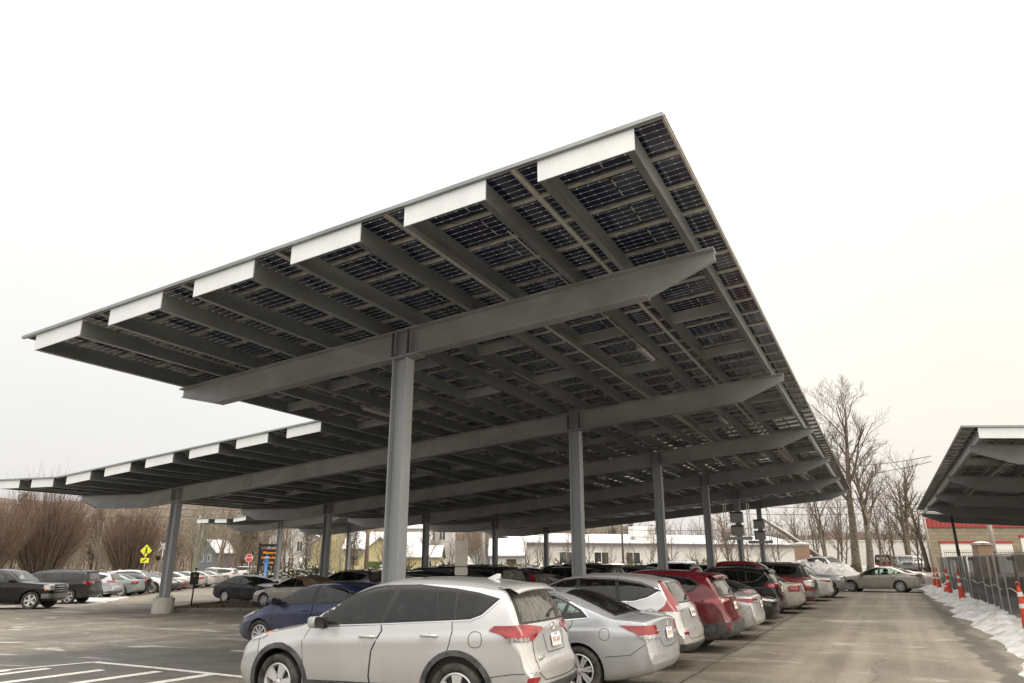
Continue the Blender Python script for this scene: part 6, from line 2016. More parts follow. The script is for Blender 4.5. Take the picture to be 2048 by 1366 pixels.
# the two big trees at the end of the lane, each grown on its own
def big_tree(u, depth, h, r, seed, label, forks=1, lean=.06, clean=.3, kids=(4, 5), maxl=4):
    x, y = at(u, depth)
    tr, cr = bare_tree_meshes(seed, h, r, maxl, kids, .56, forks, lean, .013, clean)
    o = empty('bare_tree', (x, y, g(x, y) - .1), 0, label, 'tree', 'tall bare trees at the lane end')
    tr.build('trunk', M_bark, o, smooth_=True, fixn=False); cr.build('crown', M_twig, o, fixn=False)
big_tree(1716, 64, 19.0, .40, 104, 'tallest bare tree at the lane end with thick straight trunk', 1, .03, .42)
big_tree(1743, 62, 13.5, .33, 57, 'second thick trunk tree leaning beside the tallest tree', 1, .10, .35)
big_tree(1818, 80, 14.5, .40, 31, 'forked bare tree behind the grey off-road car', 2, .12, .3, (3, 5), 3)
big_tree(1860, 84, 13.0, .30, 44, 'bare tree just left of the block garage', 1, .05, .35, (3, 5), 3)
TL = [(1, 1660, 70, .95, 'thin bare tree left of the tallest tree'), (4, 1690, 72, 1.0, 'several-stemmed bare tree close left of the tallest trunk'), (0, 1765, 78, .92, 'bare tree between the thick trunks and the lettered van'), (2, 1785, 74, 1.0, 'small bare tree left of the lettered van'),
      (2, 1640, 80, 1.1, 'small bare tree above the wide snow heap'), (0, 1798, 94, .95, 'bare tree behind the black truck'), (3, 1678, 96, .8, 'bare tree with high crown behind the long white wall'), (4, 1842, 92, 1.0, 'several-stemmed bare tree behind the white van'),
      (1, 1605, 88, .8, 'bare tree above the brick pillar'), (2, 1560, 84, .9, 'scrubby bare tree behind the last lane column')]
for k, u, d, sc, lb in TL: tree_at(k, u, d, lb, sc, group='bare trees at the lane end')
# hedgerow of scrub in front of the white building
for i, u in enumerate((1052, 1090, 1135, 1182, 1222, 1262, 1305, 1345, 1392, 1436, 1468, 1502, 1530)):
    tree_at((2, 4, 2, 0, 4, 2, 1, 4, 2, 1, 4, 0, 2)[i], u, 92 + (i * 37 % 11), 'leafless scrub tree in the row before the long white building', (.75, .62, .8, .6, .55, .7, .6, .75, .65, .7, .8, .62, .75)[i], group='scrub trees before the white building')
# trees on the left, between the road and the houses
LT = [(2, 655, 92, .85), (4, 700, 94, .8), (2, 765, 90, .8), (4, 790, 92, .85), (0, 850, 96, .8), (2, 925, 96, .85), (4, 955, 98, .9), (1, 560, 98, .8), (4, 545, 96, .85), (2, 470, 94, .9), (3, 100, 120, .95), (0, 40, 130, .95), (1, 150, 135, .95), (2, 190, 110, .9), (4, 215, 118, .95), (0, 300, 125, .9), (1, 330, 105, .8), (3, 430, 125, 1.25), (4, 455, 115, .8), (2, 500, 100, .9), (0, 530, 110, .8), (1, 580, 105, .75), (4, 610, 100, .75), (2, 640, 96, .8), (0, 745, 115, .7), (4, 815, 98, .6), (1, 870, 112, .75), (2, 900, 108, .8), (0, 940, 118, .8), (4, 975, 112, .8), (1, 1010, 120, .8), (3, 12, 115, .85), (1, 1150, 140, .8), (0, 1400, 150, .8)]
for k, u, d, sc in LT: tree_at(k, u, d, 'leafless tree among the houses and poles beyond the lot', sc, group='leafless trees beyond the lot')
x, y = at(383, 84)
tr, cr = bare_tree_meshes(77, 12, .22, 3, (3, 5), .45, 3, .14, .012, .2)
o = empty('birch_tree', (x, y, g(x, y)), 1.0, 'pale-barked clump of stems just right of the near left column', 'tree')
tr.build('trunk', M_birch, o, smooth_=True, fixn=False); cr.build('crown', M_birch, o, fixn=False)
x, y = at(1078, 80)
tr, cr = bare_tree_meshes(91, 5.6, .10, 3, (3, 4), .42, 1, .02, .007, .3)
o = empty('bare_tree', (x, y, g(x, y)), 0, 'small round-crowned street tree before the white building corner', 'tree')
tr.build('trunk', M_birch, o, smooth_=True, fixn=False); cr.build('crown', M_twig, o, fixn=False)

def fan_bush(u, depth, h, w, n, seed, label):
    """multi-stemmed shrub, stems fanning from the ground"""
    rng = random.Random(seed); x, y = at(u, depth)
    o = empty('fan_shrub', (x, y, g(x, y) - .05), 0, label, 'shrub', 'big leafless fan-shaped shrubs')
    st_ = MB(); tw = MB()
    for i in range(n):
        a = rng.uniform(0, 2 * PI); q = rng.random() ** .7
        tilt = q * .62
        d = Vector((math.cos(a) * math.sin(tilt) * w, math.sin(a) * math.sin(tilt) * w, math.cos(tilt))).normalized()
        p = Vector((math.cos(a), math.sin(a), 0)) * rng.uniform(0, .9)
        ln = h * rng.uniform(.42, 1.0) ** .8 * (1 - .12 * q); k = 5; pts = [p]; rr = [.035 * rng.uniform(.6, 1.4)]
        for j in range(k):
            d = (d + Vector((rng.uniform(-.13, .13), rng.uniform(-.13, .13), rng.uniform(-.02, .08)))).normalized()
            pts.append(pts[-1] + d * ln / k); rr.append(rr[0] * (1 - .8 * (j + 1) / k) + .004)
        st_.tube(pts, rr, 4, cap=False)
        for j in range(15):
            f = rng.uniform(.25, 1) * k; i0 = min(k - 1, int(f)); p0 = pts[i0].lerp(pts[i0 + 1], f - i0)
            dd = (d + Vector((rng.uniform(-.5, .5), rng.uniform(-.5, .5), rng.uniform(-.1, .5)))).normalized()
            l2 = h * rng.uniform(.07, .26)
            tw.tube([p0, p0 + dd * l2 * .5, p0 + (dd * l2 + Vector((0, 0, .12 * l2)))], [.012, .009, .004], 3, cap=False)
    st_.build('stems', M_bark, o, fixn=False); tw.build('twigs', M_twigr, o, fixn=False)
fan_bush(78, 78, 11.5, .95, 400, 1, 'largest fan-shaped leafless shrub at the far left')
fan_bush(254, 84, 9.0, .85, 300, 2, 'smaller fan-shaped leafless shrub left of the near left column')
fan_bush(-40, 70, 9.5, .9, 200, 3, 'fan-shaped leafless shrub cut by the left photo edge')

def pine_mesh(seed, h=14, w=3.2):
    rng = random.Random(seed); mb = MB(); tr = MB()
    tr.tube([(0, 0, -.2), (.1, 0, h * .5), (0, .1, h * .96)], [.22, .14, .03], 7)
    n = int(h * 6.5)
    for i in range(n):
        z = h * (.22 + .78 * i / n); wd = w * (1 - (z / h - .2)) ** .75 * rng.uniform(.55, 1.1) * (.55 if z < h * .35 else 1)
        a = i * 2.4 + rng.uniform(-.4, .4)
        d = Vector((math.cos(a), math.sin(a), rng.uniform(-.05, .35))).normalized()
        tip = Vector((0, 0, z)) + d * wd
        tr.tube([(0, 0, z), tip], [.05, .015], 3, cap=False)
        for k in range(26):
            f = rng.uniform(.25, 1.02)
            c = Vector((0, 0, z)).lerp(tip, f) + Vector((rng.uniform(-.4, .4), rng.uniform(-.4, .4), rng.uniform(-.22, .3))) * (.9 + .3 * wd)
            s_ = rng.uniform(.14, .34)
            e1_ = Vector((rng.uniform(-1, 1), rng.uniform(-1, 1), rng.uniform(-.4, .6))).normalized() * s_
            e2_ = Vector((rng.uniform(-1, 1), rng.uniform(-1, 1), rng.uniform(-.4, .6))).normalized() * s_ * .45
            mb.add([c - e1_ * .5, c + e2_, c + e1_, c - e2_], [(0, 1, 2, 3)])
    return tr.mesh('trunk', [M_barkd], smooth_=True), mb.mesh('crown', [M_needle])
PM = [pine_mesh(5), pine_mesh(6, 12, 3.8)]
for i, (u, d, sc) in enumerate([(180, 150, .95), (225, 140, .9), (20, 145, 1.05), (335, 140, .8), (395, 150, .75), (482, 130, .8), (498, 138, .85), (610, 128, .7), (705, 96, .52), (1230, 190, .9), (1265, 180, .8), (1310, 190, .85)]):
    x, y = at(u, d)
    r = empty('evergreen_tree', (x, y, g(x, y)), i * 1.3, 'dark evergreen tree behind the leafless trees', 'tree', 'evergreen trees behind the leafless ones')
    r.scale = (sc, sc, sc * (1.0 + .05 * (i % 3)))
    part('trunk', PM[i % 2][0], r); part('crown', PM[i % 2][1], r)

# oak still holding brown leaves
x, y = at(1462, 100)
rng = random.Random(8); tr, cr = bare_tree_meshes(65, 10, .2, 3, (3, 5), .6, 1, .03, .010, .25)
o = empty('oak_tree', (x, y, g(x, y)), 0, 'tree still holding rusty brown leaves near the inverter cabinets', 'tree')
tr.build('trunk', M_bark, o, fixn=False); cr.build('crown', M_twig, o, fixn=False)
mb = MB()
for i in range(1500):
    v = Vector(cr.v[rng.randrange(len(cr.v))]) + Vector((rng.uniform(-.3, .3), rng.uniform(-.3, .3), rng.uniform(-.3, .2)))
    a = Vector((rng.uniform(-1, 1), rng.uniform(-1, 1), rng.uniform(-1, 1))) * .11; b_ = Vector((rng.uniform(-1, 1), rng.uniform(-1, 1), rng.uniform(-1, 1))) * .07
    mb.add([v - a, v + b_, v + a, v - b_], [(0, 1, 2, 3)])
mb.build('leaves', M_leafb, o, fixn=False)

def juniper_meshes(seed):
    rng = random.Random(seed); mb = MB(); sn = MB()
    for i in range(95):
        a = rng.uniform(0, 2 * PI); el = rng.uniform(.15, 1.25)
        d = Vector((math.cos(a) * math.cos(el), math.sin(a) * math.cos(el), math.sin(el)))
        ln = rng.uniform(.9, 2.0) * (1.15 if el < .8 else .9); p = Vector((rng.uniform(-.5, .5), rng.uniform(-.5, .5), .1))
        k = 5; pts = [p]
        for j in range(k):
            d = (d + Vector((0, 0, -.06))).normalized(); pts.append(pts[-1] + d * ln / k)
        mb.tube(pts, [.02, .018, .015, .012, .01, .004], 3, cap=False)
        for j in range(26):
            f = rng.uniform(.25, 1) * k; i0 = min(k - 1, int(f)); c = pts[i0].lerp(pts[i0 + 1], f - i0)
            s_ = .26 * (1.15 - f / k)
            dd = (d + Vector((rng.uniform(-.8, .8), rng.uniform(-.8, .8), rng.uniform(-.4, .6)))).normalized() * (s_ + .08)
            w_ = dd.cross(Vector((rng.uniform(-1, 1), rng.uniform(-1, 1), rng.uniform(-1, 1)))).normalized() * .045
            mb.add([c, c + dd * .5 + w_, c + dd, c + dd * .5 - w_], [(0, 1, 2, 3)])
        if rng.random() < .55:
            f = rng.uniform(.35, .8) * k; i0 = int(f); c = pts[i0].lerp(pts[min(k, i0 + 1)], f - i0)
            sn.blob(c + Vector((0, 0, .06)), rng.uniform(.10, .24), 1, .5, 1.7, 0, (1.3, 1.3, .55))
    for i in range(14):
        a = rng.uniform(0, 6.28); r_ = rng.uniform(.4, 1.6)
        sn.blob((math.cos(a) * r_, math.sin(a) * r_, .12), rng.uniform(.2, .45), 2, .5, 1.3, 0, (1.3, 1.3, .6))
    return mb.mesh('foliage', [M_junip]), sn.mesh('snow_clumps', [M_snow], smooth_=True)
JM = [juniper_meshes(3), juniper_meshes(4)]
ju = [(u, 86) for u in (1035, 1062, 1098, 1128, 1160, 1188, 1218, 1246, 1272, 1300, 1328, 1362, 1398, 1436, 1476, 1516)] + [(860, 90), (884, 90), (912, 92), (940, 90), (968, 90), (1000, 88), (1020, 90), (832, 88), (800, 90)] + [(510, 82), (540, 84), (566, 82), (600, 86), (636, 84), (735, 90), (765, 90)] + [(135, 66), (158, 66), (205, 66), (232, 66), (305, 68), (325, 68), (345, 70), (388, 74)]
for i, (u, d) in enumerate(ju):
    x, y = at(u, d)
    sc = .92 + .25 * math.sin(i * 2.7)
    r = empty('juniper', (x, y, g(x, y) + .15), i * 1.9, 'spiky green juniper dusted with snow in the hedge row', 'shrub', 'snow-dusted junipers along the lot edge')
    r.scale = (sc * 1.1, sc * 1.1, sc * (1.25 if u > 450 else .8))
    part('foliage', JM[i % 2][0], r); part('snow_clumps', JM[i % 2][1], r)

# far woodland that reads as one brown mass
rng = random.Random(21)
mb = MB(); src = []
for sd in (31, 32, 33):
    m2 = MB(); tr, cr = bare_tree_meshes(sd, 12, .16, 2, (3, 4), .5, 1, .05, .022, .12)
    m2.add(tr.v, tr.f); m2.add(cr.v, cr.f); src.append(m2)
def put(m2, x, y, z, sc, rz):
    c_, s_ = math.cos(rz) * sc, math.sin(rz) * sc
    mb.add([(x + v[0] * c_ - v[1] * s_, y + v[0] * s_ + v[1] * c_, z + v[2] * sc) for v in m2.v], m2.f)
for i in range(760):
    u = -720 + 2820 * (i + rng.random()) / 760
    left = u < 640
    d = rng.uniform(135, 225)
    hgt = 1.30 if left else (1.0 if u < 1400 else 1.0)
    x, y = at(u, d)
    put(src[i % 3], x, y, g(x, y) - .3 + max(0, (d - 170) * .03), hgt * rng.uniform(.75, 1.15), rng.uniform(0, 6.28))
mb.build('woodland', M_wood, None, fixn=False, kind='stuff')
# low wooded hill closing the view
def hz(x, y): return 0
mb = MB(); vs = []; nx, nyy = 150, 9
for i in range(nx + 1):
    th = R(-52 + 104 * i / nx)
    for j in range(nyy + 1):
        rr = 235 + 26 * j
        h = (25 - 9 * smooth((th + .1) / .5)) * smooth(j / 5) * (1 + .22 * mnoise.noise(Vector((th * 6, j * .2, 0))) + .10 * mnoise.noise(Vector((th * 31, j, 2)))) * (1.15 if th < -.12 else .92)
        h += (.9 * mnoise.noise(Vector((th * 130, j * 3.0, 2)))) * (j > 0)
        vs.append((math.sin(th) * rr, math.cos(th) * rr, -1 + h))
m_ = nyy + 1
mb.add(vs, [(i * m_ + j, (i + 1) * m_ + j, (i + 1) * m_ + j + 1, i * m_ + j + 1) for i in range(nx) for j in range(nyy)])
M_hill = mat('wooded_hill', (.075, .056, .042), 1.0, var=.4, scale=.45, c2=(.15, .118, .092), detail=12)
mb.build('hills', M_hill, smooth_=True, fixn=False, kind='structure')

# ------------------------------------------------------------------ buildings
M_cladw = mat('white_siding', (.46, .455, .44), .6, var=.04, scale=1)
M_yellow = mat('yellow_siding', (.40, .35, .20), .7, var=.05)
M_bluesd = mat('blue_siding', (.16, .24, .28), .7, var=.05)
M_greysd = mat('grey_siding', (.15, .16, .18), .7, var=.05)
M_palesd = mat('pale_blue_siding', (.36, .40, .44), .7, var=.05)
M_win = glass_mat('house_window', (.03, .035, .04))
M_chim = mat('red_brick', (.20, .07, .045), .85, var=.2, scale=4)
M_greend = mat('green_door', (.05, .075, .02), .6)
def house(u, depth, w, d, he, hr, wall, label, rz=0.0, wins=(), chim=False, gable=False, door=None, snow=.14, z0=0.0):
    """gabled house: w along local x, ridge along x (or along y when gable faces the camera)"""
    x, y = at(u, depth)
    o = empty('house', (x, y, g(x, y) + z0), rz, label, 'house', 'snow-roofed houses beyond the lot')
    mb = MB()
    if gable:
        mb.prism([(-w / 2, -1), (w / 2, -1), (w / 2, he), (0, hr), (-w / 2, he)], 0, d, 'y')
    else:
        mb.prism([(0, -1), (d, -1), (d, he), (d / 2, hr), (0, he)], -w / 2, w / 2, 'x')
    mb.build('wall', wall, o)
    ov = .35; t = .12
    mb = MB(); ms = MB()
    if gable:
        k = (hr - he) / (w / 2)
        for s_ in (-1, 1):
            a = (s_ * (w / 2 + ov), he - k * ov); b_ = (0, hr)
            mb.prism([(a[0], a[1] + .01), (b_[0], b_[1] + .01), (b_[0], b_[1] + t), (a[0], a[1] + t)], -ov, d + ov, 'y')
            ms.prism([(a[0] * .985, a[1] + t + .004), (b_[0], b_[1] + t + .004), (b_[0], b_[1] + t + snow), (a[0] * .985, a[1] + t + snow * .8)], -ov + .05, d + ov - .05, 'y')
    else:
        k = (hr - he) / (d / 2)
        for a, b_ in (((-ov, he - k * ov), (d / 2, hr)), ((d + ov, he - k * ov), (d / 2, hr))):
            mb.prism([(a[0], a[1] + .01), (b_[0], b_[1] + .01), (b_[0], b_[1] + t), (a[0], a[1] + t)], -w / 2 - ov, w / 2 + ov, 'x')
            ms.prism([(a[0], a[1] + t + .004), (b_[0], b_[1] + t + .004), (b_[0], b_[1] + t + snow), (a[0], a[1] + t + snow * .8)], -w / 2 - ov + .05, w / 2 + ov - .05, 'x')
    rf = mb.build('roof', M_greysd, o)
    ms.build('roof_snow', M_snow, rf)
    for (wx_, wz, ww, wh) in wins:
        mb = MB(); mb.box(wx_ - ww / 2 - .09, wx_ + ww / 2 + .09, -.06, -.002, wz - wh / 2 - .09, wz + wh / 2 + .09)
        wo = mb.build('window', M_white, o)
        mb = MB(); mb.box(wx_ - ww / 2, wx_ - .04, -.075, -.061, wz - wh / 2, wz + wh / 2); mb.box(wx_ + .04, wx_ + ww / 2, -.075, -.061, wz - wh / 2, wz + wh / 2)
        mb.build('pane', M_win, wo)
    if door:
        dx, dw, dh, dm = door
        mb = MB(); mb.box(dx - dw / 2, dx + dw / 2, -.07, -.002, -.5, dh); mb.build('garage_door', dm, o)
    if chim:
        mb = MB(); mb.box(-w * .28 - .4, -w * .28 + .4, d / 2 - .4, d / 2 + .4, he, hr + 1.5); mb.build('chimney', M_chim, rf)
    return o
house(770, 118, 14, 8, 4.4, 7.0, M_yellow, 'long yellow house with snowy roof and brick chimney', 0, [(-4, 3, 1, 1.4), (0, 3, 1, 1.4), (4, 3, 1, 1.4)], chim=True)
house(757, 104, 6.5, 7, 2.9, 5.6, M_yellow, 'yellow garage gable with green door', R(8), [], gable=True, door=(-.4, 2.6, 2.3, M_greend))
house(668, 125, 9, 8, 5.4, 8.3, M_yellow, 'yellow house behind the scrub left of the dark conifer', R(-10), [(-2, 4, 1, 1.4), (2, 4, 1, 1.4), (-2, 1.8, 1, 1.4)], gable=True)
house(846, 122, 9.5, 8, 7.8, 10.2, M_cladw, 'tall white house with two window storeys', 0, [(-2.6, 6.6, 1, 1.5), (1.2, 6.6, 1, 1.5), (3.1, 6.6, 1, 1.5), (-2, 3, 1, 1.5), (2, 3, 1, 1.5)])
house(824, 106, 8, 6, 2.9, 4.4, M_yellow, 'low yellow annex before the tall white house', 0, [(2.4, 1.8, .8, 1.3)])
house(886, 140, 6, 7, 4.6, 7.6, M_bluesd, 'small blue gabled house left of the pale utility pole', R(12), [], gable=True)
house(980, 122, 8.0, 7, 2.8, 5.2, M_palesd, 'pale blue gabled garage right of the pale utility pole', R(-14), [], gable=True)
house(1021, 140, 6, 7, 7.0, 9.2, M_bluesd, 'blue gabled house showing above the white annex roof', R(6), [(-.2, 6.0, 1.2, 1.7)], gable=True)
house(500, 135, 8, 7, 5.0, 7.6, M_greysd, 'dark grey house beside the far leaning pole', R(-15), [(-1.6, 3.6, 1, 1.4), (1.6, 3.6, 1, 1.4)], gable=True) if False else house(408, 140, 5.0, 5, 4.4, 6.6, M_greysd, 'dark grey house with snowy gable beside the far poles', R(-22), [(-1.0, 3.3, .7, 1.1), (.9, 3.3, .7, 1.1)], gable=True)
house(580, 138, 9, 8, 7.2, 9.6, M_cladw, 'white house half hidden by scrub behind the lit board', R(8), [(-1.6, 5.4, 1.0, 1.8), (1.4, 5.4, 1.0, 1.8), (0, 2.4, 1.0, 1.6)], gable=True)

# long white commercial building
x0, y0 = at(1036, 112); x1, y1 = at(1605, 128)
ang = math.atan2(y1 - y0, x1 - x0); Lb = math.hypot(x1 - x0, y1 - y0)
wb = empty('commercial_building', (x0, y0, g(x0, y0)), ang, 'long low white building with snowy roof behind the junipers', 'building')
mb = MB(); mb.box(0, Lb, 0, 16, -1, 4.75); mb.build('wall', M_cladw, wb)
mb = MB()
mb.prism([(-.5, 4.78), (8, 6.4), (16.5, 4.78), (16.5, 5.0), (8, 6.65), (-.5, 5.0)], -.4, Lb + .3, 'x'); rf = mb.build('roof', M_greysd, wb)
mb = MB(); mb.prism([(-.45, 5.0), (8, 6.66), (16.4, 5.0), (16.4, 5.15), (8, 6.82), (-.45, 5.13)], -.38, Lb + .25, 'x'); mb.build('roof_snow', M_snow, rf)
mb = MB(); mb.box(-.42, Lb + .3, -.58, -.50, 4.72, 5.02); mb.build('gutter', mat('dark_gutter', (.09, .08, .10), .5), wb)
for f, zz in ((.154, 2.75), (.268, 2.75), (.375, 2.75)):
    mb = MB(); mb.box(Lb * f - 1.35, Lb * f + 1.35, -.08, -.002, zz - 1.0, zz + .95); wo = mb.build('window', M_white, wb)
    for s_ in (-1, 1):
        mb = MB(); mb.box(Lb * f + (-1.25 if s_ < 0 else .06), Lb * f + (-.06 if s_ < 0 else 1.25), -.10, -.082, zz - .9, zz + .85); mb.build('pane', M_win, wo)
mb = MB(); mb.box(Lb * .07, Lb * .075, -.03, -.002, -.5, 4.7); mb.box(Lb * .154 - 1.6, Lb * .154 + 1.6, -.12, -.085, 4.05, 4.2); mb.build('wall_trim', M_white, wb)
mb = MB(); mb.box(Lb * .79, Lb * .81, -.25, -.01, 3.2, 3.6); mb.build('wall_lamp', M_boxgrey, wb)
o = empty('rooftop_unit', (*[(x0 + math.cos(ang) * Lb * .42), (y0 + math.sin(ang) * Lb * .42 + 3)], 6.0), ang, 'white boxed air handling unit on the long white roof', 'air conditioner')
mb = MB(); mb.box(-2.0, 2.0, -1, 1, .25, 1.95); mb.box(-1.6, 1.6, -.8, .8, -.5, .25); mb.build('casing', M_white, o)
mb = MB(); mb.box(.6, 1.8, -1.03, -1.002, .45, 1.75); mb.build('vent', M_boxgrey, o)
o = empty('rooftop_unit', (x0 + math.cos(ang) * Lb * .72, y0 + math.sin(ang) * Lb * .72 + 4, 6.0), ang, 'grey rooftop vent housing right of the white roof unit', 'air conditioner')
mb = MB(); mb.box(-1.5, .6, -1, 1, -.3, 1.3); mb.prism([(-1.7, 1.3), (.8, 1.3), (.8, 1.5), (-1.7, 1.5)], -1.1, 1.1, 'y'); mb.build('casing', M_boxgrey, o)
# white annex left of it
house(1015, 108, 5.2, 6, 3.1, 5.4, M_cladw, 'white annex with open dark door at the white building corner', 0, [], door=(.6, 1.5, 2.5, M_barkd))
# second pale warehouse
x0, y0 = at(1588, 128); x1, y1 = at(1880, 128)
ang = math.atan2(y1 - y0, x1 - x0); Lb = math.hypot(x1 - x0, y1 - y0)
w2 = empty('warehouse', (x0, y0, g(x0, y0)), ang, 'pale flat-roofed warehouse wall behind the lane end trees', 'building')
mb = MB(); mb.box(0, Lb, 0, 20, -1, 5.3); mb.build('wall', mat('pale_blockwork', (.48, .48, .46), .8, var=.08, scale=2), w2)
mb = MB(); mb.box(-.15, Lb + .1, -.12, 20, 5.304, 5.5); mb.build('parapet_snow', M_snow, w2)
mb = MB()
for k in range(5): mb.box(Lb * .805 + k * 1.05, Lb * .805 + k * 1.05 + .85, -.06, -.002, 1.3, 3.4)
mb.build('windows', M_boxgrey, w2)

# block-built garage with red bands
def brick_mat(name, c1, c2_, cm, sx, bw, rh, mort=.012):
    m, nt, b = new_mat(name); N, Lk = nt.nodes, nt.links
    tc = N.new('ShaderNodeTexCoord'); sp = N.new('ShaderNodeSeparateXYZ'); Lk.new(tc.outputs['Object'], sp.inputs[0])
    ad = N.new('ShaderNodeMath'); ad.operation = 'ADD'; Lk.new(sp.outputs['X'], ad.inputs[0]); Lk.new(sp.outputs['Y'], ad.inputs[1])
    cb = N.new('ShaderNodeCombineXYZ'); Lk.new(ad.outputs[0], cb.inputs[0]); Lk.new(sp.outputs['Z'], cb.inputs[1])
    br = N.new('ShaderNodeTexBrick'); br.inputs['Scale'].default_value = 1; br.inputs['Brick Width'].default_value = bw; br.inputs['Row Height'].default_value = rh; br.inputs['Mortar Size'].default_value = mort
    br.inputs['Color1'].default_value = (*c1, 1); br.inputs['Color2'].default_value = (*c2_, 1); br.inputs['Mortar'].default_value = (*cm, 1)
    Lk.new(cb.outputs[0], br.inputs['Vector']); Lk.new(br.outputs['Color'], b.inputs['Base Color']); b.inputs['Roughness'].default_value = .85
    return m
M_block = brick_mat('tan_blocks', (.25, .215, .155), (.20, .17, .12), (.13, .11, .08), 1, .8, .4, .02)
M_brick = brick_mat('orange_brick', (.30, .13, .065), (.24, .10, .05), (.36, .32, .26), 1, .28, .105, .02)
M_redband = mat('red_metal', (.27, .028, .026), .5, var=.08, scale=2)
M_door = mat('white_door', (.60, .60, .57), .5)
x0, y0 = at(1866, 80); 
gang = R(0)
gr = empty('garage_building', (x0, y0, g(x0, y0)), gang, 'tan block garage with red roof band and white roller doors', 'building')
mb = MB(); mb.prism([(0, 0), (26, 0), (34, 14), (9.4, 14)], -1, 4.95, 'z'); mb.build('wall', M_block, gr)
mb = MB(); mb.prism([(-.1, -.12), (26.1, -.12), (34.1, 14.1), (9.3, 14.1)], 4.85, 5.85, 'z')
for k in range(54): mb.box(.4 + k * .48, .43 + k * .48, -.15, -.12, 4.87, 5.83)
mb.build('roof_band', M_redband, gr)
for dx, wd in ((1.45, 3.95), (6.25, 3.3), (10.6, 4.4), (16, 4)):
    top = 3.1 if dx < 10 else 3.75
    mb = MB(); mb.box(dx, dx + wd, -.05, -.002, -.5, top)
    for k in range(1, 7): mb.box(dx, dx + wd, -.058, -.05, k * .5 - .008, k * .5 + .008)
    dd = mb.build('roller_door', M_door, gr)
    mb = MB(); mb.box(dx - .08, dx + wd + .08, -.12, -.002, top + .004, top + .28); mb.build('door_band', M_redband, gr)
    for k in (.18, .72):
        mb = MB(); mb.box(dx + wd * k, dx + wd * k + .75, -.07, -.06, 1.3, 1.65); mb.build('pane', M_win, dd)
mb = MB(); mb.prism([(9.6, 5.86), (13, 7.2), (26, 7.2), (26, 5.86)], 3, 3.6, 'y'); mb.build('raised_roof', M_redband, gr)
def pillar(u, depth, w, h, label, z0=0):
    x, y = at(u, depth)
    o = empty('brick_pillar', (x, y, g(x, y) + z0), R(-8), label, 'brick pillar', 'brick pillars')
    mb = MB(); mb.box(-w / 2, w / 2, -w / 2, w / 2, -.5, h); mb.build('shaft', M_brick, o)
    mb = MB(); mb.box(-w / 2 - .07, w / 2 + .07, -w / 2 - .07, w / 2 + .07, h, h + .12); mb.build('cap', M_conc, o)
    mb = MB(); mb.blob((0, 0, h + .15), w * .62, 2, .15, 2, 0, (1, 1, .22)); mb.build('snow_cap', M_snow, o, smooth_=True)
pillar(1611, 68, 1.15, 2.75, 'brick pillar standing out of the snow heaps')
pillar(1978, 60, 1.1, 2.45, 'brick pillar before the garage doors, behind the fence')
o = empty('iron_fence', (*at(1950, 61), g(*at(1950, 61))), R(-8), 'black iron picket fence beside the garage brick pillar', 'fence')
mb = MB()
for k in range(40): mb.box(-2 + k * .16 + .0, -1.98 + k * .16, 0, .02, 0, 2.1)
mb.box(-2, 4.4, -.005, .025, 1.85, 1.89); mb.build('pickets', M_post, o)

# ------------------------------------------------------------------ poles, wires, signs
def pole(u, depth, h, r, label, m=M_pole, lean=0.0, arms=(), name='utility_pole', group='poles beyond the lot'):
    x, y = at(u, depth)
    o = empty(name, (x, y, g(x, y)), 0, label, 'pole', group)
    mb = MB(); mb.tube([(0, 0, -.2), (lean * h, 0, h)], [r, r * .7], 10); mb.build('shaft', m, o, smooth_=True)
    for z in arms:
        mb = MB(); mb.box(lean * z - 1.1, lean * z + 1.1, -.06, .06, z, z + .12)
        for k in (-1, -.4, .4, 1): mb.tube([(lean * z + k, 0, z + .12), (lean * z + k, 0, z + .3)], .04, 6)
        mb.build('crossarm', m, o)
    return o
pole(188, 92, 7.6, .13, 'dark metal light pole between the two fan shrubs', M_steel if False else mat('painted_dark_pole', (.09, .085, .08), .5), .02)
pole(383, 96, 8.5, .16, 'wooden pole just right of the near left column', M_pole, .02)
pole(391, 90, 6.2, .10, 'thinner pale pole beside the wooden pole', M_pole, .03)
pole(640, 96, 10, .22, 'pale utility pole left of the dark conifer')
pole(678, 92, 10, .12, 'thin grey pole in front of the dark conifer', M_pole)
pole(731, 99, 10, .32, 'brown pole behind the yellow garage', M_bark)
pole(966, 92, 10, .26, 'thick pale utility pole between blue houses')
pole(1248, 84, 9.0, .14, 'dark thin pole before the white building', mat('dark_wood', (.07, .06, .05), .8))
pole(1168, 150, 11, .2, 'far pole over the white roof')
pole(1930, 56, 7.0, .13, 'dark grey pole in front of the first roller door', mat('dark_pole_metal', (.10, .10, .10), .6), -.02)
pole(2000, 66, 7.2, .24, 'pale wooden pole between the roller doors', M_pole, .01)
pole(1872, 76, 7, .12, 'pale pole at the garage corner', M_pole, -.03)
pole(1620, 170, 11, .2, 'far pair pole with crossarm behind the warehouse', M_pole, 0, (9.5,))
def wire(a, b_, sag, label=None, r=.03):
    mb = MB(); a = Vector(a); b_ = Vector(b_); pts = []
    for i in range(25):
        f = i / 24; p = a.lerp(b_, f); p.z -= sag * 4 * f * (1 - f); pts.append(p)
    mb.tube(pts, r, 4); mb.build('wire', M_wire, WR, smooth_=True)
WR = empty('overhead_wires', (0, 0, 0), 0, 'black overhead wires running behind the canopies and trees', 'wires')
def pt(u, v, d):
    x, y = at(u, d); return (x, y, 1.95 + (1126 - v) / 1440 * d * 1.02)
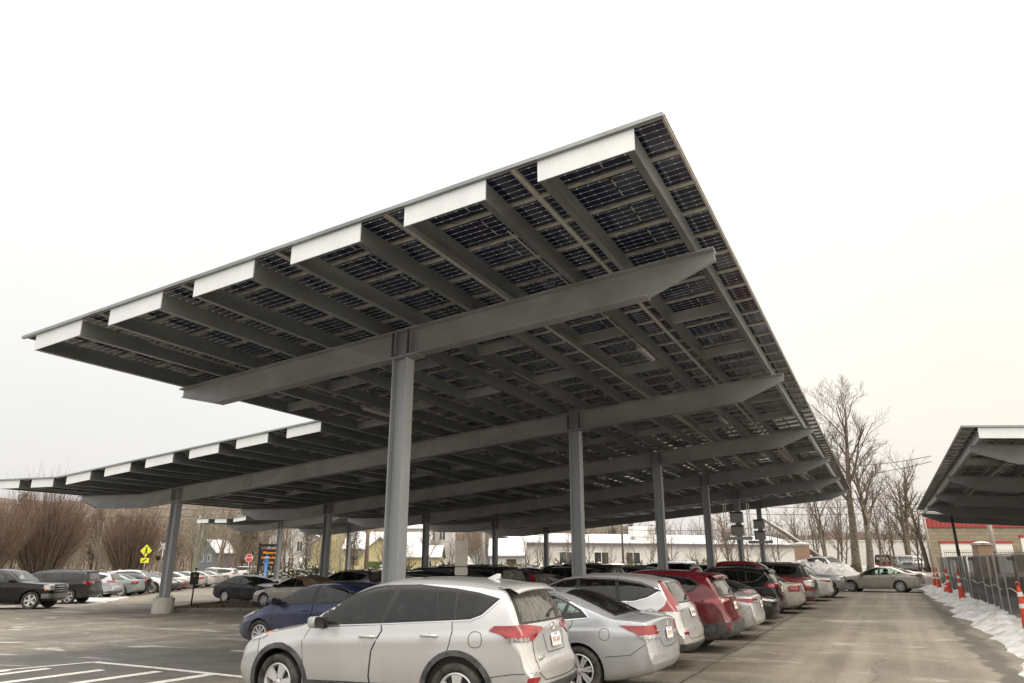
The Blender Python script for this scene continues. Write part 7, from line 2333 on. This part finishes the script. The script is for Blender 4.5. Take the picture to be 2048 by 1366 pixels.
for (u1, v1, u2, v2, d1, d2, sg) in [(1480, 1001, 1900, 996, 84, 84, .3), (1480, 1016, 1900, 1010, 84, 84, .35), (1480, 1031, 1900, 1024, 84, 84, .3), (1660, 958, 1905, 926, 76, 70, .4), (1700, 935, 1905, 915, 76, 70, .3),
        (-60, 1030, 400, 1035, 100, 100, .5), (-60, 1060, 400, 1062, 100, 100, .4), (-60, 1072, 400, 1080, 100, 100, .5), (400, 1050, 700, 1060, 100, 100, .3), (200, 1018, 700, 1022, 102, 102, .3), (640, 1022, 966, 1066, 98, 94, .2), (966, 1066, 1248, 1064, 92, 86, .5), (1248, 1062, 1600, 1052, 86, 90, .4)]:
    wire(pt(u1, v1, d1), pt(u2, v2, d2), sg)
# fallen snow-covered trunk
p0 = Vector(pt(1535, 1040, 76)); p1 = Vector(pt(1655, 1124, 74))
fo = empty('fallen_trunk', (0, 0, 0), 0, 'snow-topped leaning trunk slanting down behind the snow heaps', 'tree')
mb = MB(); mb.tube([p0, p0.lerp(p1, .4) + Vector((0, 0, .15)), p1], [.13, .2, .3], 8); mb.build('trunk', M_bark, fo, smooth_=True)
mb = MB(); mb.tube([p0 + Vector((0, -.03, .10)), p0.lerp(p1, .4) + Vector((0, -.05, .31)), p1 + Vector((0, -.06, .26))], [.08, .12, .12], 6); mb.build('snow_cover', M_snow, fo, smooth_=True)

M_yel = mat('fluorescent_yellow', (.62, .62, .02), .5)
M_redsg = mat('stop_red', (.50, .02, .03), .5)
M_bluesg = mat('blue_sign', (.03, .13, .42), .5)
def sign_base(u, d, h, label, name='road_sign', r=.04):
    x, y = at(u, d); o = empty(name, (x, y, g(x, y)), 0, label, 'sign')
    mb = MB(); mb.tube([(0, 0, 0), (0, 0, h)], r, 8); mb.build('pole', M_steel, o, smooth_=True); return o
o = sign_base(284, 76, 3.7, 'yellow diamond warning sign with a smaller plaque below')
mb = MB(); mb.prism([(-.62, 3.5), (0, 2.85), (.62, 3.5), (0, 4.15)], -.06, -.045, 'y'); mb.build('sign_plate', M_yel, o)
mb = MB()
mb.lathe([(0, -.066), (.09, -.066), (.09, -.061)], 14, 'y', (.02, 0, 3.8)); mb.prism([(-.06, 3.35), (.1, 3.35), (.14, 3.68), (-.1, 3.68)], -.066, -.061, 'y'); mb.prism([(-.2, 3.1), (-.1, 3.1), (.08, 3.38), (-.04, 3.38)], -.068, -.061, 'y'); mb.prism([(.2, 3.1), (.28, 3.15), (.12, 3.4), (.02, 3.38)], -.07, -.061, 'y')
mb.build('pictogram', M_black, o)
mb = MB(); mb.prism([(-.45, 2.25), (.45, 2.25), (.45, 2.75), (-.45, 2.75)], -.06, -.045, 'y'); mb.build('sign_plate', M_yel, o)
mb = MB(); mb.prism([(-.3, 2.32), (-.2, 2.32), (.2, 2.62), (.2, 2.68), (.1, 2.68), (-.3, 2.38)], -.068, -.061, 'y'); mb.build('pictogram', M_black, o)
def xing(u, d, h, label):
    o = sign_base(u, d, h, label, 'crossing_signal', .06)
    for a in (R(45), R(-45)):
        M = Matrix.Translation((0, 0, h - .3)) @ Matrix.Rotation(a, 4, 'Y')
        mb = MB(); mb.box(-.72, .72, -.12 - .02 * (a > 0), -.10 - .02 * (a > 0), -.12, .12, 0, M); mb.build('crossbuck', M_white, o)
    for k in (-.45, .45):
        mb = MB(); mb.lathe([(0, -.12), (.30, -.12), (.30, -.08), (0, -.08)], 20, 'y', (k, 0, h - 1.75)); mb.lathe([(.14, -.2), (.14, -.12)], 16, 'y', (k, 0, h - 1.75)); bl = mb.build('lamp_backing', M_black, o)
        mb = MB(); mb.lathe([(0, -.15), (.12, -.14)], 14, 'y', (k, 0, h - 1.75)); mb.build('lamp', M_redl, bl)
xing(318, 88, 4.6, 'railroad crossing signal with white crossed boards and red lamps')
o = sign_base(494, 84, 3.2, 'red octagonal stop sign')
mb = MB(); mb.prism([(.48 * math.cos(R(22.5 + 45 * k)), 2.75 + .48 * math.sin(R(22.5 + 45 * k))) for k in range(8)], -.06, -.045, 'y'); pl_ = mb.build('sign_plate', M_white, o)
mb = MB(); mb.prism([(.43 * math.cos(R(22.5 + 45 * k)), 2.75 + .43 * math.sin(R(22.5 + 45 * k))) for k in range(8)], -.064, -.0601, 'y'); mb.build('sign_face', M_redsg, o)
part('lettering', text_mesh('STOP', .34, M_white, .003), o, (0, -.07, 2.75), (PI / 2, 0, 0))
# lit message board
x, y = at(534, 78)
o = empty('message_board', (x, y, g(x, y)), 0, 'black electronic board with amber lettering by the road', 'sign')
o.scale = (.68, .68, .92)
mb = MB(); mb.box(-1.75, -1.45, -.2, .2, 0, 4.6); mb.box(1.45, 1.75, -.2, .2, 0, 4.6); mb.box(-1.45, 1.45, -.18, .18, 4.2, 4.5); mb.build('frame', M_post, o)
mb = MB(); mb.box(-1.45, 1.45, -.15, .15, 2.0, 3.9); mb.build('screen', M_black, o)
M_amb = mat('amber_led', (.6, .25, .02), .5, emit=(1, .30, .02), es=.8)
for k, (tx, zz) in enumerate((('Welcome to', 3.5), ('Framingham State', 2.95), ('University', 2.4))):
    part('lettering', text_mesh(tx, .40, M_amb, .002), o, (0, -.16, zz), (PI / 2, 0, 0), (.82 if k == 1 else 1, 1, 1))
x, y = at(529, 66)
o = empty('emergency_phone', (x, y, g(x, y)), 0, 'slim blue emergency phone pillar beside the left far column', 'phone pillar')
mb = MB(); mb.box(-.14, .14, -.14, .14, 0, 2.7); mb.build('pillar', mat('bright_blue', (.03, .22, .60), .4), o)
mb = MB(); mb.lathe([(0, 2.95), (.1, 2.93), (.12, 2.72), (0, 2.7)], 14, 'z'); mb.build('beacon', M_bluesg, o, smooth_=True)
mb = MB(); mb.box(-.16, .16, -.16, .16, 2.55, 2.69); mb.build('band', M_white, o)
part('lettering', text_mesh('EMERGENCY', .24, M_white, .003), o, (.03, -.146, 1.4), (PI / 2, -PI / 2, 0))
o = sign_base(599, 90, 2.9, 'small white notice on a thin brown post')
mb = MB(); mb.box(-.15, .15, -.06, -.045, 2.3, 2.8); mb.build('sign_plate', M_white, o)
